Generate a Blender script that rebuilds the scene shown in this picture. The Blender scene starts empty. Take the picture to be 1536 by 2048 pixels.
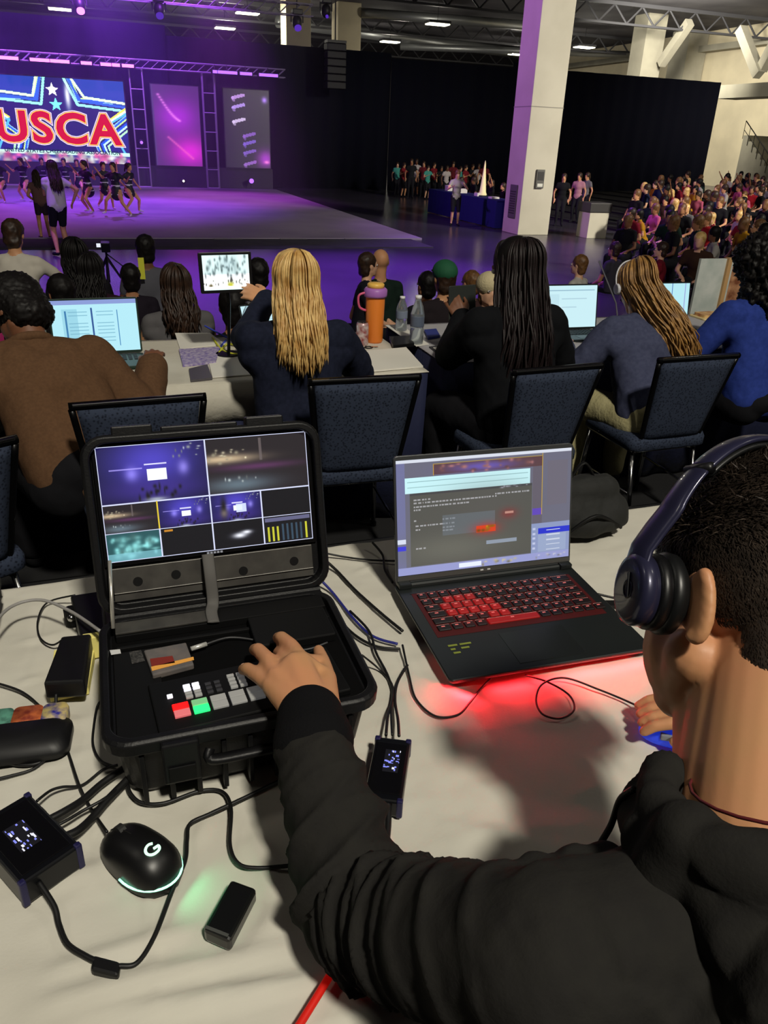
import bpy, math, random
import numpy as np
from mathutils import Vector, Matrix, noise as mnoise
random.seed(7); rng = np.random.default_rng(7)
sc = bpy.context.scene
COL = sc.collection
PI = math.pi

# ---------------------------------------------------------------- camera
FOC = 1538.0; CH = 2.2
YAW = math.radians(20); ROLL = math.atan(135/3176.0); PIT = math.atan(FOC/3179.0)
_F = np.array([math.sin(YAW)*math.cos(PIT), math.cos(YAW)*math.cos(PIT), -math.sin(PIT)])
_R0 = np.cross(_F, [0, 0, 1]); _R0 = _R0/np.linalg.norm(_R0); _U0 = np.cross(_R0, _F)
_R = math.cos(ROLL)*_R0 + math.sin(ROLL)*_U0
_U = -math.sin(ROLL)*_R0 + math.cos(ROLL)*_U0
_C = np.array([0, 0, CH])
cam = bpy.data.cameras.new('camera'); cam_o = bpy.data.objects.new('camera', cam); COL.objects.link(cam_o)
cam.sensor_fit = 'VERTICAL'; cam.sensor_height = 24.0; cam.lens = FOC/2048*24.0
cam.clip_start = 0.02; cam.clip_end = 300
M = Matrix.Identity(4)
for i in range(3):
    M[i][0] = _R[i]; M[i][1] = _U[i]; M[i][2] = -_F[i]; M[i][3] = _C[i]
cam_o.matrix_world = M
sc.camera = cam_o

def ray(px, py): return _F + _R*(px-768)/FOC - _U*(py-1024)/FOC
def oz(px, py, z):
    d = ray(px, py); return Vector(_C + d*((z-CH)/d[2]))
def oy(px, py, y):
    d = ray(px, py); return Vector(_C + d*(y/d[1]))
def ox(px, py, x):
    d = ray(px, py); return Vector(_C + d*(x/d[0]))
def dp(px, py, Z): return Vector(_C + ray(px, py)*Z)
def proj(p):
    v = np.array(p)-_C; z = v@_F
    return 768+FOC*(v@_R)/z, 1024-FOC*(v@_U)/z, z

TZ = 1.44      # our table top
OF = 0.70      # our tier
JF = 0.50      # judges' tier
JT = 1.24      # judges' table tops

# ---------------------------------------------------------------- world, exposure, big lights
w = bpy.data.worlds.new('world'); sc.world = w; w.use_nodes = True
w.node_tree.nodes['Background'].inputs[0].default_value = (0.62, 0.60, 0.58, 1)
w.node_tree.nodes['Background'].inputs[1].default_value = 0.018
sc.view_settings.view_transform = 'Standard'; sc.view_settings.look = 'None'
sc.view_settings.gamma = 1.0; sc.view_settings.exposure = 0.0; sc.view_settings.use_curve_mapping = False
sc.cycles.sample_clamp_indirect = 3.0
sc.cycles.max_bounces = 6

def light(name, kind, loc, target, power, col, size=1.0, size_y=None, spot=None, blend=0.6, spread=None):
    l = bpy.data.lights.new(name, kind); o = bpy.data.objects.new(name, l); COL.objects.link(o)
    l.energy = power; l.color = col
    if kind == 'AREA':
        l.size = size
        if size_y: l.shape = 'RECTANGLE'; l.size_y = size_y
        if spread: l.spread = math.radians(spread)
    elif kind == 'SPOT':
        l.spot_size = math.radians(spot); l.spot_blend = blend; l.shadow_soft_size = size
    else: l.shadow_soft_size = size
    o.location = loc
    o.rotation_euler = (Vector(target)-Vector(loc)).to_track_quat('-Z', 'Y').to_euler()
    return o
WARM = (1.0, 0.94, 0.80)
light('key_hall_lamp', 'AREA', (1.1, -4.3, 9.0), (0.6, 1.4, 1.4), 780, WARM, 0.7)
light('hall_lamp_left', 'AREA', (-5.5, 3.5, 9.3), (-5.5, 3.5, 0), 60, WARM, 1.2)
light('hall_lamp_right', 'AREA', (7.0, -1.0, 9.3), (7.0, -1.0, 0), 70, WARM, 1.2)
light('hall_lamp_column', 'AREA', (18, 4, 9.3), (14, 18, 3), 560, WARM, 1.5, spread=70)
light('hall_lamp_far_right', 'AREA', (30, 20, 9.2), (42, 36, 5), 1700, WARM, 1.5, spread=110)
light('hall_lamp_wall', 'AREA', (30, 41, 9.2), (44, 56, 6), 1500, WARM, 1.5, spread=110)
light('hall_lamp_crowd', 'AREA', (19, 22, 9.2), (19, 22, 0), 70, WARM, 1.5)
VIO = (0.33, 0.07, 1.0); MAG = (0.72, 0.12, 1.0)
for i, (x, y, tx, ty, p, c) in enumerate([(-5, 30, -3, 30, 2100, VIO), (1, 30, 1, 27, 2300, VIO), (5, 33, 4.5, 31, 1200, MAG), (-8, 26, -4, 24, 1500, MAG),
                                          (-2, 15, -1, 12.5, 5000, VIO), (4, 15, 4.0, 13, 5200, VIO), (9.5, 17, 8.8, 15.5, 1300, VIO)]):
    light('stage_wash_lamp', 'SPOT', (x, y, 8.3), (tx, ty, 0), p*2.6, c, 0.25, spot=62, blend=0.9)
for x, p in ((-4.5, 6500), (0.2, 6000), (4.0, 2300)):
    light('backdrop_wash_lamp', 'SPOT', (x, 33.5, 8.3), (x, 38.3, 4.6), p, (0.42, 0.10, 1.0), 0.3, spot=95, blend=1.0)
light('column_violet_lamp', 'SPOT', (1.5, 22, 8.0), (10.8, 20.3, 3.0), 2600, (0.62, 0.22, 1.0), 0.3, spot=70, blend=0.9)

# ---------------------------------------------------------------- materials
def lin(c):
    out = []
    for v in c[:3]:
        v = v/255.0
        out.append(v/12.92 if v <= 0.04045 else ((v+0.055)/1.055)**2.4)
    return (*out, 1.0)
MATS = {}
def mat(name, col, rough=0.6, metal=0.0, emit=None, es=0.0, nz=None, bump=None, spec=0.5, trans=0.0, ior=1.45, col2=None, sheen=0.0, coat=0.0, stretch=None, wave=None, alpha=1.0):
    if name in MATS: return MATS[name]
    m = bpy.data.materials.new(name); m.use_nodes = True; MATS[name] = m
    nt = m.node_tree; b = nt.nodes['Principled BSDF']
    b.inputs['Base Color'].default_value = lin(col); b.inputs['Roughness'].default_value = rough
    b.inputs['Metallic'].default_value = metal; b.inputs['Specular IOR Level'].default_value = spec
    b.inputs['IOR'].default_value = ior; b.inputs['Transmission Weight'].default_value = trans
    if sheen: b.inputs['Sheen Weight'].default_value = sheen
    if coat: b.inputs['Coat Weight'].default_value = coat
    if alpha < 1: b.inputs['Alpha'].default_value = alpha
    if emit: b.inputs['Emission Color'].default_value = lin(emit); b.inputs['Emission Strength'].default_value = es
    tc = nt.nodes.new('ShaderNodeTexCoord'); src = tc.outputs['Object']
    if stretch:
        mp = nt.nodes.new('ShaderNodeMapping'); mp.inputs['Scale'].default_value = stretch
        nt.links.new(src, mp.inputs[0]); src = mp.outputs[0]
    if nz or col2:
        n = nt.nodes.new('ShaderNodeTexNoise'); n.inputs['Scale'].default_value = nz or 8; n.inputs['Detail'].default_value = 4
        nt.links.new(src, n.inputs['Vector'])
        r = nt.nodes.new('ShaderNodeValToRGB'); r.color_ramp.elements[0].position = 0.35; r.color_ramp.elements[1].position = 0.65
        r.color_ramp.elements[0].color = lin(col); r.color_ramp.elements[1].color = lin(col2 or tuple(min(255, v*1.12+3) for v in col))
        nt.links.new(n.outputs['Fac'], r.inputs[0]); nt.links.new(r.outputs[0], b.inputs['Base Color'])
    if wave:   # wave = (scale, colour2) woven pattern
        v = nt.nodes.new('ShaderNodeTexVoronoi'); v.inputs['Scale'].default_value = wave[0]
        nt.links.new(src, v.inputs['Vector'])
        r = nt.nodes.new('ShaderNodeValToRGB'); r.color_ramp.elements[0].position = 0.15; r.color_ramp.elements[1].position = 0.5
        r.color_ramp.elements[0].color = lin(wave[1]); r.color_ramp.elements[1].color = lin(col)
        nt.links.new(v.outputs['Distance'], r.inputs[0]); nt.links.new(r.outputs[0], b.inputs['Base Color'])
    if bump:
        n = nt.nodes.new('ShaderNodeTexNoise'); n.inputs['Scale'].default_value = bump[0]; n.inputs['Detail'].default_value = 5
        nt.links.new(src, n.inputs['Vector'])
        bp = nt.nodes.new('ShaderNodeBump'); bp.inputs['Strength'].default_value = bump[1]; bp.inputs['Distance'].default_value = bump[2] if len(bump) > 2 else 0.01
        nt.links.new(n.outputs['Fac'], bp.inputs['Height']); nt.links.new(bp.outputs[0], b.inputs['Normal'])
    return m
def emat(name, col, s):
    if name in MATS: return MATS[name]
    m = bpy.data.materials.new(name); m.use_nodes = True; MATS[name] = m
    nt = m.node_tree; nt.nodes.remove(nt.nodes['Principled BSDF'])
    e = nt.nodes.new('ShaderNodeEmission'); e.inputs[0].default_value = lin(col); e.inputs[1].default_value = s
    nt.links.new(e.outputs[0], nt.nodes['Material Output'].inputs[0]); return m
def scrmat(name, s):
    m = bpy.data.materials.new(name); m.use_nodes = True; MATS[name] = m
    nt = m.node_tree; b = nt.nodes['Principled BSDF']
    b.inputs['Base Color'].default_value = (0.01, 0.01, 0.01, 1); b.inputs['Roughness'].default_value = 0.35
    a = nt.nodes.new('ShaderNodeAttribute'); a.attribute_name = 'Col'
    nt.links.new(a.outputs['Color'], b.inputs['Emission Color']); b.inputs['Emission Strength'].default_value = s
    return m

# ---------------------------------------------------------------- object helpers
def tag(o, label=None, cat=None, group=None, kind=None):
    if label: o['label'] = label
    if cat: o['category'] = cat
    if group: o['group'] = group
    if kind: o['kind'] = kind
    return o
def thing(name, label, cat, loc=(0, 0, 0), rz=0, group=None):
    o = bpy.data.objects.new(name, None); COL.objects.link(o); o.empty_display_size = 0.05
    o.location = loc; o.rotation_euler = (0, 0, rz); return tag(o, label, cat, group)
def dup(root, loc=None, rz=None, label=None, group=None, parent=None):
    r = root.copy(); COL.objects.link(r)
    if parent: r.parent = parent
    if loc is not None: r.location = loc
    if rz is not None: r.rotation_euler = (0, 0, rz)
    if label: r['label'] = label
    if group: r['group'] = group
    for ch in list(root.children): dup(ch, parent=r)
    return r

class MB:
    def __init__(s): s.v = []; s.f = []; s.m = []; s.cur = 0; s.X = Matrix.Identity(4)
    def mi(s, i): s.cur = i; return s
    def xf(s, X): s.X = X; return s
    def add(s, vs, fs):
        b = len(s.v); X = s.X
        s.v += [tuple(X @ Vector(p)) for p in vs]
        s.f += [tuple(b+i for i in f) for f in fs]; s.m += [s.cur]*len(fs); return s
    def box(s, x0, x1, y0, y1, z0, z1):
        return s.add([(x0, y0, z0), (x1, y0, z0), (x1, y1, z0), (x0, y1, z0), (x0, y0, z1), (x1, y0, z1), (x1, y1, z1), (x0, y1, z1)],
                     [(0, 3, 2, 1), (4, 5, 6, 7), (0, 1, 5, 4), (1, 2, 6, 5), (2, 3, 7, 6), (3, 0, 4, 7)])
    def prism(s, poly, z0, z1):
        n = len(poly)
        return s.add([(x, y, z0) for x, y in poly]+[(x, y, z1) for x, y in poly],
                     [tuple(range(n-1, -1, -1)), tuple(range(n, 2*n))]+[(i, (i+1) % n, n+(i+1) % n, n+i) for i in range(n)])
    def loft(s, polys, cap=True):   # polys: list of rings of 3d points
        n = len(polys[0]); vs = [p for r in polys for p in r]; fs = []
        for k in range(len(polys)-1):
            for i in range(n): fs.append((k*n+i, k*n+(i+1) % n, (k+1)*n+(i+1) % n, (k+1)*n+i))
        if cap: fs += [tuple(range(n-1, -1, -1)), tuple((len(polys)-1)*n+i for i in range(n))]
        return s.add(vs, fs)
    def tube(s, pts, r, n=8, closed=False, flat=1.0):
        pts = [Vector(p) for p in pts]; K = len(pts)
        rs = r if isinstance(r, (list, tuple)) else [r]*K
        rings = []; prev = None
        for i, p in enumerate(pts):
            a = pts[(i-1) % K] if (closed or i > 0) else p; b = pts[(i+1) % K] if (closed or i < K-1) else p
            t = (b-a); t = t.normalized() if t.length > 1e-9 else Vector((0, 0, 1))
            if prev is None:
                u = t.orthogonal().normalized()
                if abs(t.z) < 0.95: u = t.cross(Vector((0, 0, 1))).normalized()
            else:
                u = prev - t*prev.dot(t)
                u = u.normalized() if u.length > 1e-9 else t.orthogonal().normalized()
            prev = u; v = t.cross(u)
            rings.append([p+(u*math.cos(2*PI*j/n)+v*math.sin(2*PI*j/n)*flat)*rs[i] for j in range(n)])
        if closed:
            vs = [q for r_ in rings for q in r_]; fs = []
            for k in range(K):
                k2 = (k+1) % K
                for i in range(n): fs.append((k*n+i, k*n+(i+1) % n, k2*n+(i+1) % n, k2*n+i))
            return s.add(vs, fs)
        return s.loft(rings)
    def cyl(s, p0, p1, r0, r1=None, n=20): return s.tube([p0, p1], [r0, r0 if r1 is None else r1], n)
    def lathe(s, prof, c=(0, 0, 0), n=24):
        return s.loft([[(c[0]+r*math.cos(2*PI*j/n), c[1]+r*math.sin(2*PI*j/n), c[2]+z) for j in range(n)] for r, z in prof])
    def ell(s, c, r, n=16, m=10, X=None):
        r = (r, r, r) if not isinstance(r, (tuple, list)) else r; c = Vector(c); rings = []
        for i in range(1, m):
            th = PI*i/m; ring = []
            for j in range(n):
                p = Vector((r[0]*math.sin(th)*math.cos(2*PI*j/n), r[1]*math.sin(th)*math.sin(2*PI*j/n), -r[2]*math.cos(th)))
                ring.append(c+(X @ p if X else p))
            rings.append(ring)
        bot = c+(X @ Vector((0, 0, -r[2])) if X else Vector((0, 0, -r[2]))); top = c+(X @ Vector((0, 0, r[2])) if X else Vector((0, 0, r[2])))
        vs = [p for r_ in rings for p in r_]+[bot, top]; B = len(vs)-2; fs = []
        for k in range(m-2):
            for i in range(n): fs.append((k*n+i, k*n+(i+1) % n, (k+1)*n+(i+1) % n, (k+1)*n+i))
        for i in range(n):
            fs.append((B, (i+1) % n, i)); fs.append((B+1, (m-2)*n+i, (m-2)*n+(i+1) % n))
        return s.add(vs, fs)
    def quad(s, a, b, c, d): return s.add([a, b, c, d], [(0, 1, 2, 3)])
    def build(s, name, mats, parent=None, smooth=False, bevel=None, seg=2):
        me = bpy.data.meshes.new(name); me.from_pydata(s.v, [], s.f)
        mats = mats if isinstance(mats, (list, tuple)) else [mats]
        for m in mats: me.materials.append(m)
        if len(mats) > 1: me.polygons.foreach_set('material_index', s.m)
        if smooth: me.polygons.foreach_set('use_smooth', [True]*len(me.polygons))
        me.update(); o = bpy.data.objects.new(name, me); COL.objects.link(o)
        if parent: o.parent = parent
        if bevel:
            bm = o.modifiers.new('b', 'BEVEL'); bm.width = bevel; bm.segments = seg; bm.limit_method = 'ANGLE'; bm.angle_limit = math.radians(40)
            if not smooth: me.polygons.foreach_set('use_smooth', [False]*len(me.polygons))
        return o
def rr(w, h, r, n=5, cx=0, cy=0):
    out = []
    for sx, sy, a0 in ((1, -1, -90), (1, 1, 0), (-1, 1, 90), (-1, -1, 180)):
        for k in range(n+1):
            a = math.radians(a0+90*k/n); out.append((cx+sx*(w/2-r)+r*math.cos(a), cy+sy*(h/2-r)+r*math.sin(a)))
    return out
def sm(pts, k=8, closed=False):
    P = [Vector(p) for p in pts]; n = len(P); out = []
    rng_ = range(n if closed else n-1)
    for i in rng_:
        p0 = P[(i-1) % n] if (closed or i > 0) else P[i]; p1 = P[i]; p2 = P[(i+1) % n]
        p3 = P[(i+2) % n] if (closed or i+2 < n) else p2
        for j in range(k):
            t = j/k
            out.append(0.5*((2*p1)+(p2-p0)*t+(2*p0-5*p1+4*p2-p3)*t*t+(3*p1-p0-3*p2+p3)*t**3))
    if not closed: out.append(P[-1])
    return out
def S(name, mb, m, **k):   # setting structure
    o = mb.build(name, m, **k); o['kind'] = 'structure'; return o
def frame(o, xax, yax):    # 4x4 from origin + x axis + approx y axis
    x = Vector(xax).normalized(); z = x.cross(Vector(yax)).normalized(); y = z.cross(x)
    X = Matrix.Identity(4)
    for i in range(3): X[i][0] = x[i]; X[i][1] = y[i]; X[i][2] = z[i]; X[i][3] = o[i]
    return X

# ---- raster painter for lit screens
class Ras:
    def __init__(s, w, h, bg=(0, 0, 0)):
        s.w, s.h = w, h; s.a = np.zeros((h, w, 3)); s.a[:] = bg
        s.X, s.Y = np.meshgrid((np.arange(w)+.5)/w, (np.arange(h)+.5)/h)   # y down
    def put(s, m, c, al=1.0):
        c = np.array(c, float); m = (m*al)[..., None]; s.a = s.a*(1-m)+c*m; return s
    def rect(s, x0, y0, x1, y1, c, al=1): return s.put(((s.X >= x0) & (s.X < x1) & (s.Y >= y0) & (s.Y < y1)).astype(float), c, al)
    def blob(s, x, y, rx, ry, c, al=1): return s.put(np.exp(-((s.X-x)/rx)**2-((s.Y-y)/ry)**2), c, al)
    def line(s, x0, y0, x1, y1, t, c, al=1, asp=1.0):
        dx, dy = x1-x0, (y1-y0)*asp; L = dx*dx+dy*dy+1e-12
        u = np.clip(((s.X-x0)*dx+(s.Y-y0)*asp*dy)/L, 0, 1)
        d = np.hypot(s.X-x0-u*dx, (s.Y-y0)*asp-u*dy); return s.put((d < t).astype(float), c, al)
    def poly(s, pts, c, al=1):
        ins = np.zeros(s.X.shape, bool); n = len(pts)
        for i in range(n):
            x0, y0 = pts[i]; x1, y1 = pts[(i+1) % n]
            if y0 == y1: continue
            cr = ((s.Y >= min(y0, y1)) & (s.Y < max(y0, y1))) & (s.X < (x1-x0)*(s.Y-y0)/(y1-y0)+x0); ins ^= cr
        return s.put(ins.astype(float), c, al)
    def specks(s, x0, y0, x1, y1, n, c, w=.01, h=.01, seed=1):
        g = np.random.default_rng(seed)
        for _ in range(n):
            x = g.uniform(x0, x1); y = g.uniform(y0, y1); k = g.uniform(.4, 1)
            s.blob(x, y, w*g.uniform(.5, 1.5), h*g.uniform(.5, 1.5), np.array(c)*k, .9)
        return s
def screen(name, ras, X, W, H, m, parent=None):
    """lit panel: local x right 0..W, local y up 0..H"""
    w, h = ras.w, ras.h
    gx, gy = np.meshgrid(np.linspace(0, W, w+1), np.linspace(H, 0, h+1))
    P = np.stack([gx, gy, np.zeros_like(gx), np.ones_like(gx)], -1).reshape(-1, 4) @ np.array(X).T
    idx = np.arange((w+1)*(h+1)).reshape(h+1, w+1)
    f = np.stack([idx[1:, :-1], idx[1:, 1:], idx[:-1, 1:], idx[:-1, :-1]], -1).reshape(-1, 4)
    me = bpy.data.meshes.new(name); me.vertices.add(len(P)); me.vertices.foreach_set('co', P[:, :3].ravel())
    me.loops.add(f.size); me.loops.foreach_set('vertex_index', f.ravel().astype(np.int32))
    me.polygons.add(len(f)); me.polygons.foreach_set('loop_start', np.arange(0, f.size, 4, dtype=np.int32))
    me.update(calc_edges=True)
    at = me.color_attributes.new('Col', 'FLOAT_COLOR', 'CORNER')
    c = np.clip(ras.a, 0, 1); c = np.where(c <= .04045, c/12.92, ((c+.055)/1.055)**2.4)
    c4 = np.concatenate([c.reshape(-1, 3), np.ones((w*h, 1))], 1); at.data.foreach_set('color', np.repeat(c4, 4, 0).ravel())
    me.materials.append(m); o = bpy.data.objects.new(name, me); COL.objects.link(o)
    if parent: o.parent = parent
    return o
def text(name, body, X, size, m, offset=0.0, extrude=0.002, parent=None, align='CENTER', spacing=1.0, sx=1.0):
    cu = bpy.data.curves.new(name, 'FONT'); cu.body = body; cu.size = size; cu.offset = offset; cu.extrude = extrude
    cu.align_x = align; cu.align_y = 'CENTER'; cu.space_character = spacing; cu.resolution_u = 4
    t = bpy.data.objects.new(name, cu); COL.objects.link(t); bpy.context.view_layer.update()
    me = bpy.data.meshes.new_from_object(t.evaluated_get(bpy.context.evaluated_depsgraph_get()))
    me.transform(X @ Matrix.Diagonal((sx, 1, 1, 1))); bpy.data.objects.remove(t); me.materials.clear(); me.materials.append(m)
    o = bpy.data.objects.new(name, me); COL.objects.link(o)
    if parent: o.parent = parent
    return o

# ---- organic bodies: tapered capsules and ellipsoids fused into one surface
def cap_mesh(p0, p1, r0, r1, n=14, k=4):
    if max(r0, r1) > .035: n, k = 26, 6
    p0 = np.array(p0, float); p1 = np.array(p1, float); d = p1-p0; L = np.linalg.norm(d)
    d = d/L if L > 1e-6 else np.array([0, 0, 1.0])
    u = np.cross(d, [0, 0, 1.0] if abs(d[2]) < .9 else [1.0, 0, 0]); u /= np.linalg.norm(u); v = np.cross(d, u)
    prof = [(r0*math.sin(a), -r0*math.cos(a)) for a in [PI/2*(i+1)/k for i in range(k)]]
    prof += [(r1*math.cos(a), L+r1*math.sin(a)) for a in [PI/2*i/k for i in range(k)]]
    vs = []; fs = []
    for r, h in prof:
        for j in range(n):
            a = 2*PI*j/n; vs.append(p0+d*h+(u*math.cos(a)+v*math.sin(a))*r)
    K = len(prof)
    for i in range(K-1):
        for j in range(n): fs.append((i*n+j, i*n+(j+1) % n, (i+1)*n+(j+1) % n, (i+1)*n+j))
    b = len(vs); vs += [p0-d*r0, p1+d*r1]
    for j in range(n):
        fs.append((b, (j+1) % n, j)); fs.append((b+1, (K-1)*n+j, (K-1)*n+(j+1) % n))
    return vs, fs
# a shape is ('c', p0, p1, r0, r1, cat) or ('e', centre, radii, 3x3, cat)
def cp(a, b, r0, r1=None, cat=0): return ('c', Vector(a), Vector(b), r0, r0 if r1 is None else r1, cat)
def el(c, r, X=None, cat=0): return ('e', Vector(c), tuple(r), X or Matrix.Identity(3), cat)
def blob(name, shapes, mats, voxel=.01, smooth=4, parent=None, disp=None, grow=0.0):
    mb = MB()
    for s in shapes:
        if s[0] == 'c': mb.add(*cap_mesh(s[1], s[2], s[3]+grow, s[4]+grow))
        else: mb.ell(s[1], tuple(r+grow for r in s[2]), 20, 12, s[3])
    me = bpy.data.meshes.new('tmp'); me.from_pydata(mb.v, [], mb.f); me.update()
    t = bpy.data.objects.new('tmp', me); COL.objects.link(t)
    r = t.modifiers.new('r', 'REMESH'); r.mode = 'VOXEL'; r.voxel_size = voxel; r.use_smooth_shade = True
    if smooth:
        q = t.modifiers.new('s', 'SMOOTH'); q.iterations = smooth; q.factor = .5
    bpy.context.view_layer.update()
    out = bpy.data.meshes.new_from_object(t.evaluated_get(bpy.context.evaluated_depsgraph_get()))
    bpy.data.objects.remove(t); bpy.data.meshes.remove(me); out.name = name
    n = len(out.vertices); P = np.empty(n*3); out.vertices.foreach_get('co', P); P = P.reshape(-1, 3)
    if disp is not None:
        N = np.empty(n*3); out.vertex_normals.foreach_get('vector', N); N = N.reshape(-1, 3)
        P = P+N*disp(P)[:, None]; out.vertices.foreach_set('co', P.ravel())
    mats = mats if isinstance(mats, (list, tuple)) else [mats]
    out.materials.clear()
    for m in mats: out.materials.append(m)
    nf = len(out.polygons)
    if len(mats) > 1:
        C = np.empty(nf*3); out.polygons.foreach_get('center', C); C = C.reshape(-1, 3)
        best = np.full(nf, 1e9); idx = np.zeros(nf, int)
        for s in shapes:
            if s[0] == 'c':
                a = np.array(s[1]); d = np.array(s[2])-a; L = d@d+1e-12
                u = np.clip(((C-a)@d)/L, 0, 1); D = np.linalg.norm(C-a-u[:, None]*d, axis=1)-(s[3]*(1-u)+s[4]*u); c = s[5]
            else:
                q = (C-np.array(s[1]))@np.array(s[3]); rr_ = np.array(s[2])
                D = (np.linalg.norm(q/rr_, axis=1)-1)*min(s[2]); c = s[4]
            k = D < best; best[k] = D[k]; idx[k] = c
        out.polygons.foreach_set('material_index', idx.astype(np.int32))
    out.polygons.foreach_set('use_smooth', np.ones(nf, bool)); out.update()
    o = bpy.data.objects.new(name, out); COL.objects.link(o)
    if parent: o.parent = parent
    return o
def fbm(P, sc_, seed=0, stretch=(1, 1, 1)):
    Q = P*np.array(stretch)*sc_+seed*7.31; out = np.zeros(len(P))
    for k in range(3):
        f = 2.0**k
        out += (np.sin(Q[:, 0]*f*1.7+np.cos(Q[:, 1]*f*1.3+k)*2+seed)+np.sin(Q[:, 1]*f*1.9+np.cos(Q[:, 2]*f*1.1)*2+1.3*k)+np.sin(Q[:, 2]*f*1.5+np.cos(Q[:, 0]*f*1.6)*2))/3/f
    return out
def folds(amp, scale, seed=0, stretch=(1, 1, 1)):
    return lambda P: amp*fbm(P, scale, seed, stretch)
# ---------------------------------------------------------------- people
def rotz(a): return Matrix.Rotation(a, 3, 'Z')
def axes(f, u):
    f = Vector(f).normalized(); l = f.cross(Vector(u)).normalized(); u2 = l.cross(f)   # l points to the figure's right
    X = Matrix.Identity(3)
    for i in range(3): X[i][0] = l[i]; X[i][1] = f[i]; X[i][2] = u2[i]
    return X
def head_shapes(c, X, s=1.0, cat=0, ears=True):
    c = Vector(c); L = lambda x, y, z: c+X @ (Vector((x, y, z))*s)
    o = [el(L(0, -.012, .030), (.076*s, .095*s, .088*s), X, cat), el(L(0, .028, -.035), (.060*s, .062*s, .072*s), X, cat),
         cp(L(-.045, .0, -.058), L(-.012, .068, -.098), .026*s, .018*s, cat), cp(L(.045, .0, -.058), L(.012, .068, -.098), .026*s, .018*s, cat),
         cp(L(0, .088, .005), L(0, .108, -.032), .008*s, .012*s, cat), cp(L(-.014, .096, -.036), L(.014, .096, -.036), .009*s, .009*s, cat),
         cp(L(-.035, .080, .020), L(.035, .080, .020), .012*s, .012*s, cat),
         cp(L(-.02, .086, -.062), L(.02, .086, -.062), .009*s, .009*s, cat), el(L(0, .078, -.096), (.020*s, .018*s, .016*s), X, cat)]
    if ears:
        for k in (-1, 1):
            o += [el(L(k*.081, -.008, -.005), (.007*s, .018*s, .030*s), X, cat)]
    return o
def hand_shapes(w, d, pn, side, s=1.0, curl=.5, cat=0, spread=.18):
    """w wrist, d towards fingers, pn palm normal (out of the palm), side: unit towards the thumb"""
    w = Vector(w); d = Vector(d).normalized(); pn = Vector(pn); pn = (pn-d*pn.dot(d)).normalized(); t = Vector(side); t = (t-d*t.dot(d)-pn*t.dot(pn)).normalized()
    o = []
    for k, (off, ln) in enumerate([(.030, .068), (.010, .074), (-.010, .069), (-.029, .056)]):
        kn = w+d*.085*s+t*off*s-(d*.006*abs(k-1)*s)
        o.append(cp(w+t*off*.55*s, kn, .014*s, .0115*s, cat))
        dd = (d+t*(off*spread/.03)).normalized(); p = kn; a = 0; r = .0098
        for j, fr in enumerate((.44, .31, .25)):
            a += curl*(.55, .75, .5)[j]
            q = p+(dd*math.cos(a)+pn*math.sin(a))*ln*fr*s
            o.append(cp(p, q, r*s, (r-.0010)*s, cat)); p = q; r -= .0010
    b = w+d*.025*s+t*.024*s; m_ = b+(d*.6+t*.65+pn*.25)*.042*s; e = m_+(d*.9+t*.2+pn*.35)*.030*s; e2 = e+(d*.95+pn*.4)*.022*s
    o += [cp(w+d*.01*s, b, .017*s, .015*s, cat), cp(b, m_, .015*s, .0115*s, cat), cp(m_, e, .0112*s, .010*s, cat), cp(e, e2, .010*s, .008*s, cat)]
    return o
def ik(a, b, l1, l2, pole):
    a = Vector(a); b = Vector(b); d = b-a; L = min(d.length, (l1+l2)*.995); dn = d.normalized(); b = a+dn*L
    x = (l1*l1-l2*l2+L*L)/(2*L); h = math.sqrt(max(l1*l1-x*x, 0)); pole = Vector(pole); pole = (pole-dn*pole.dot(dn)).normalized()
    return a+dn*x+pole*h, b
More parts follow.
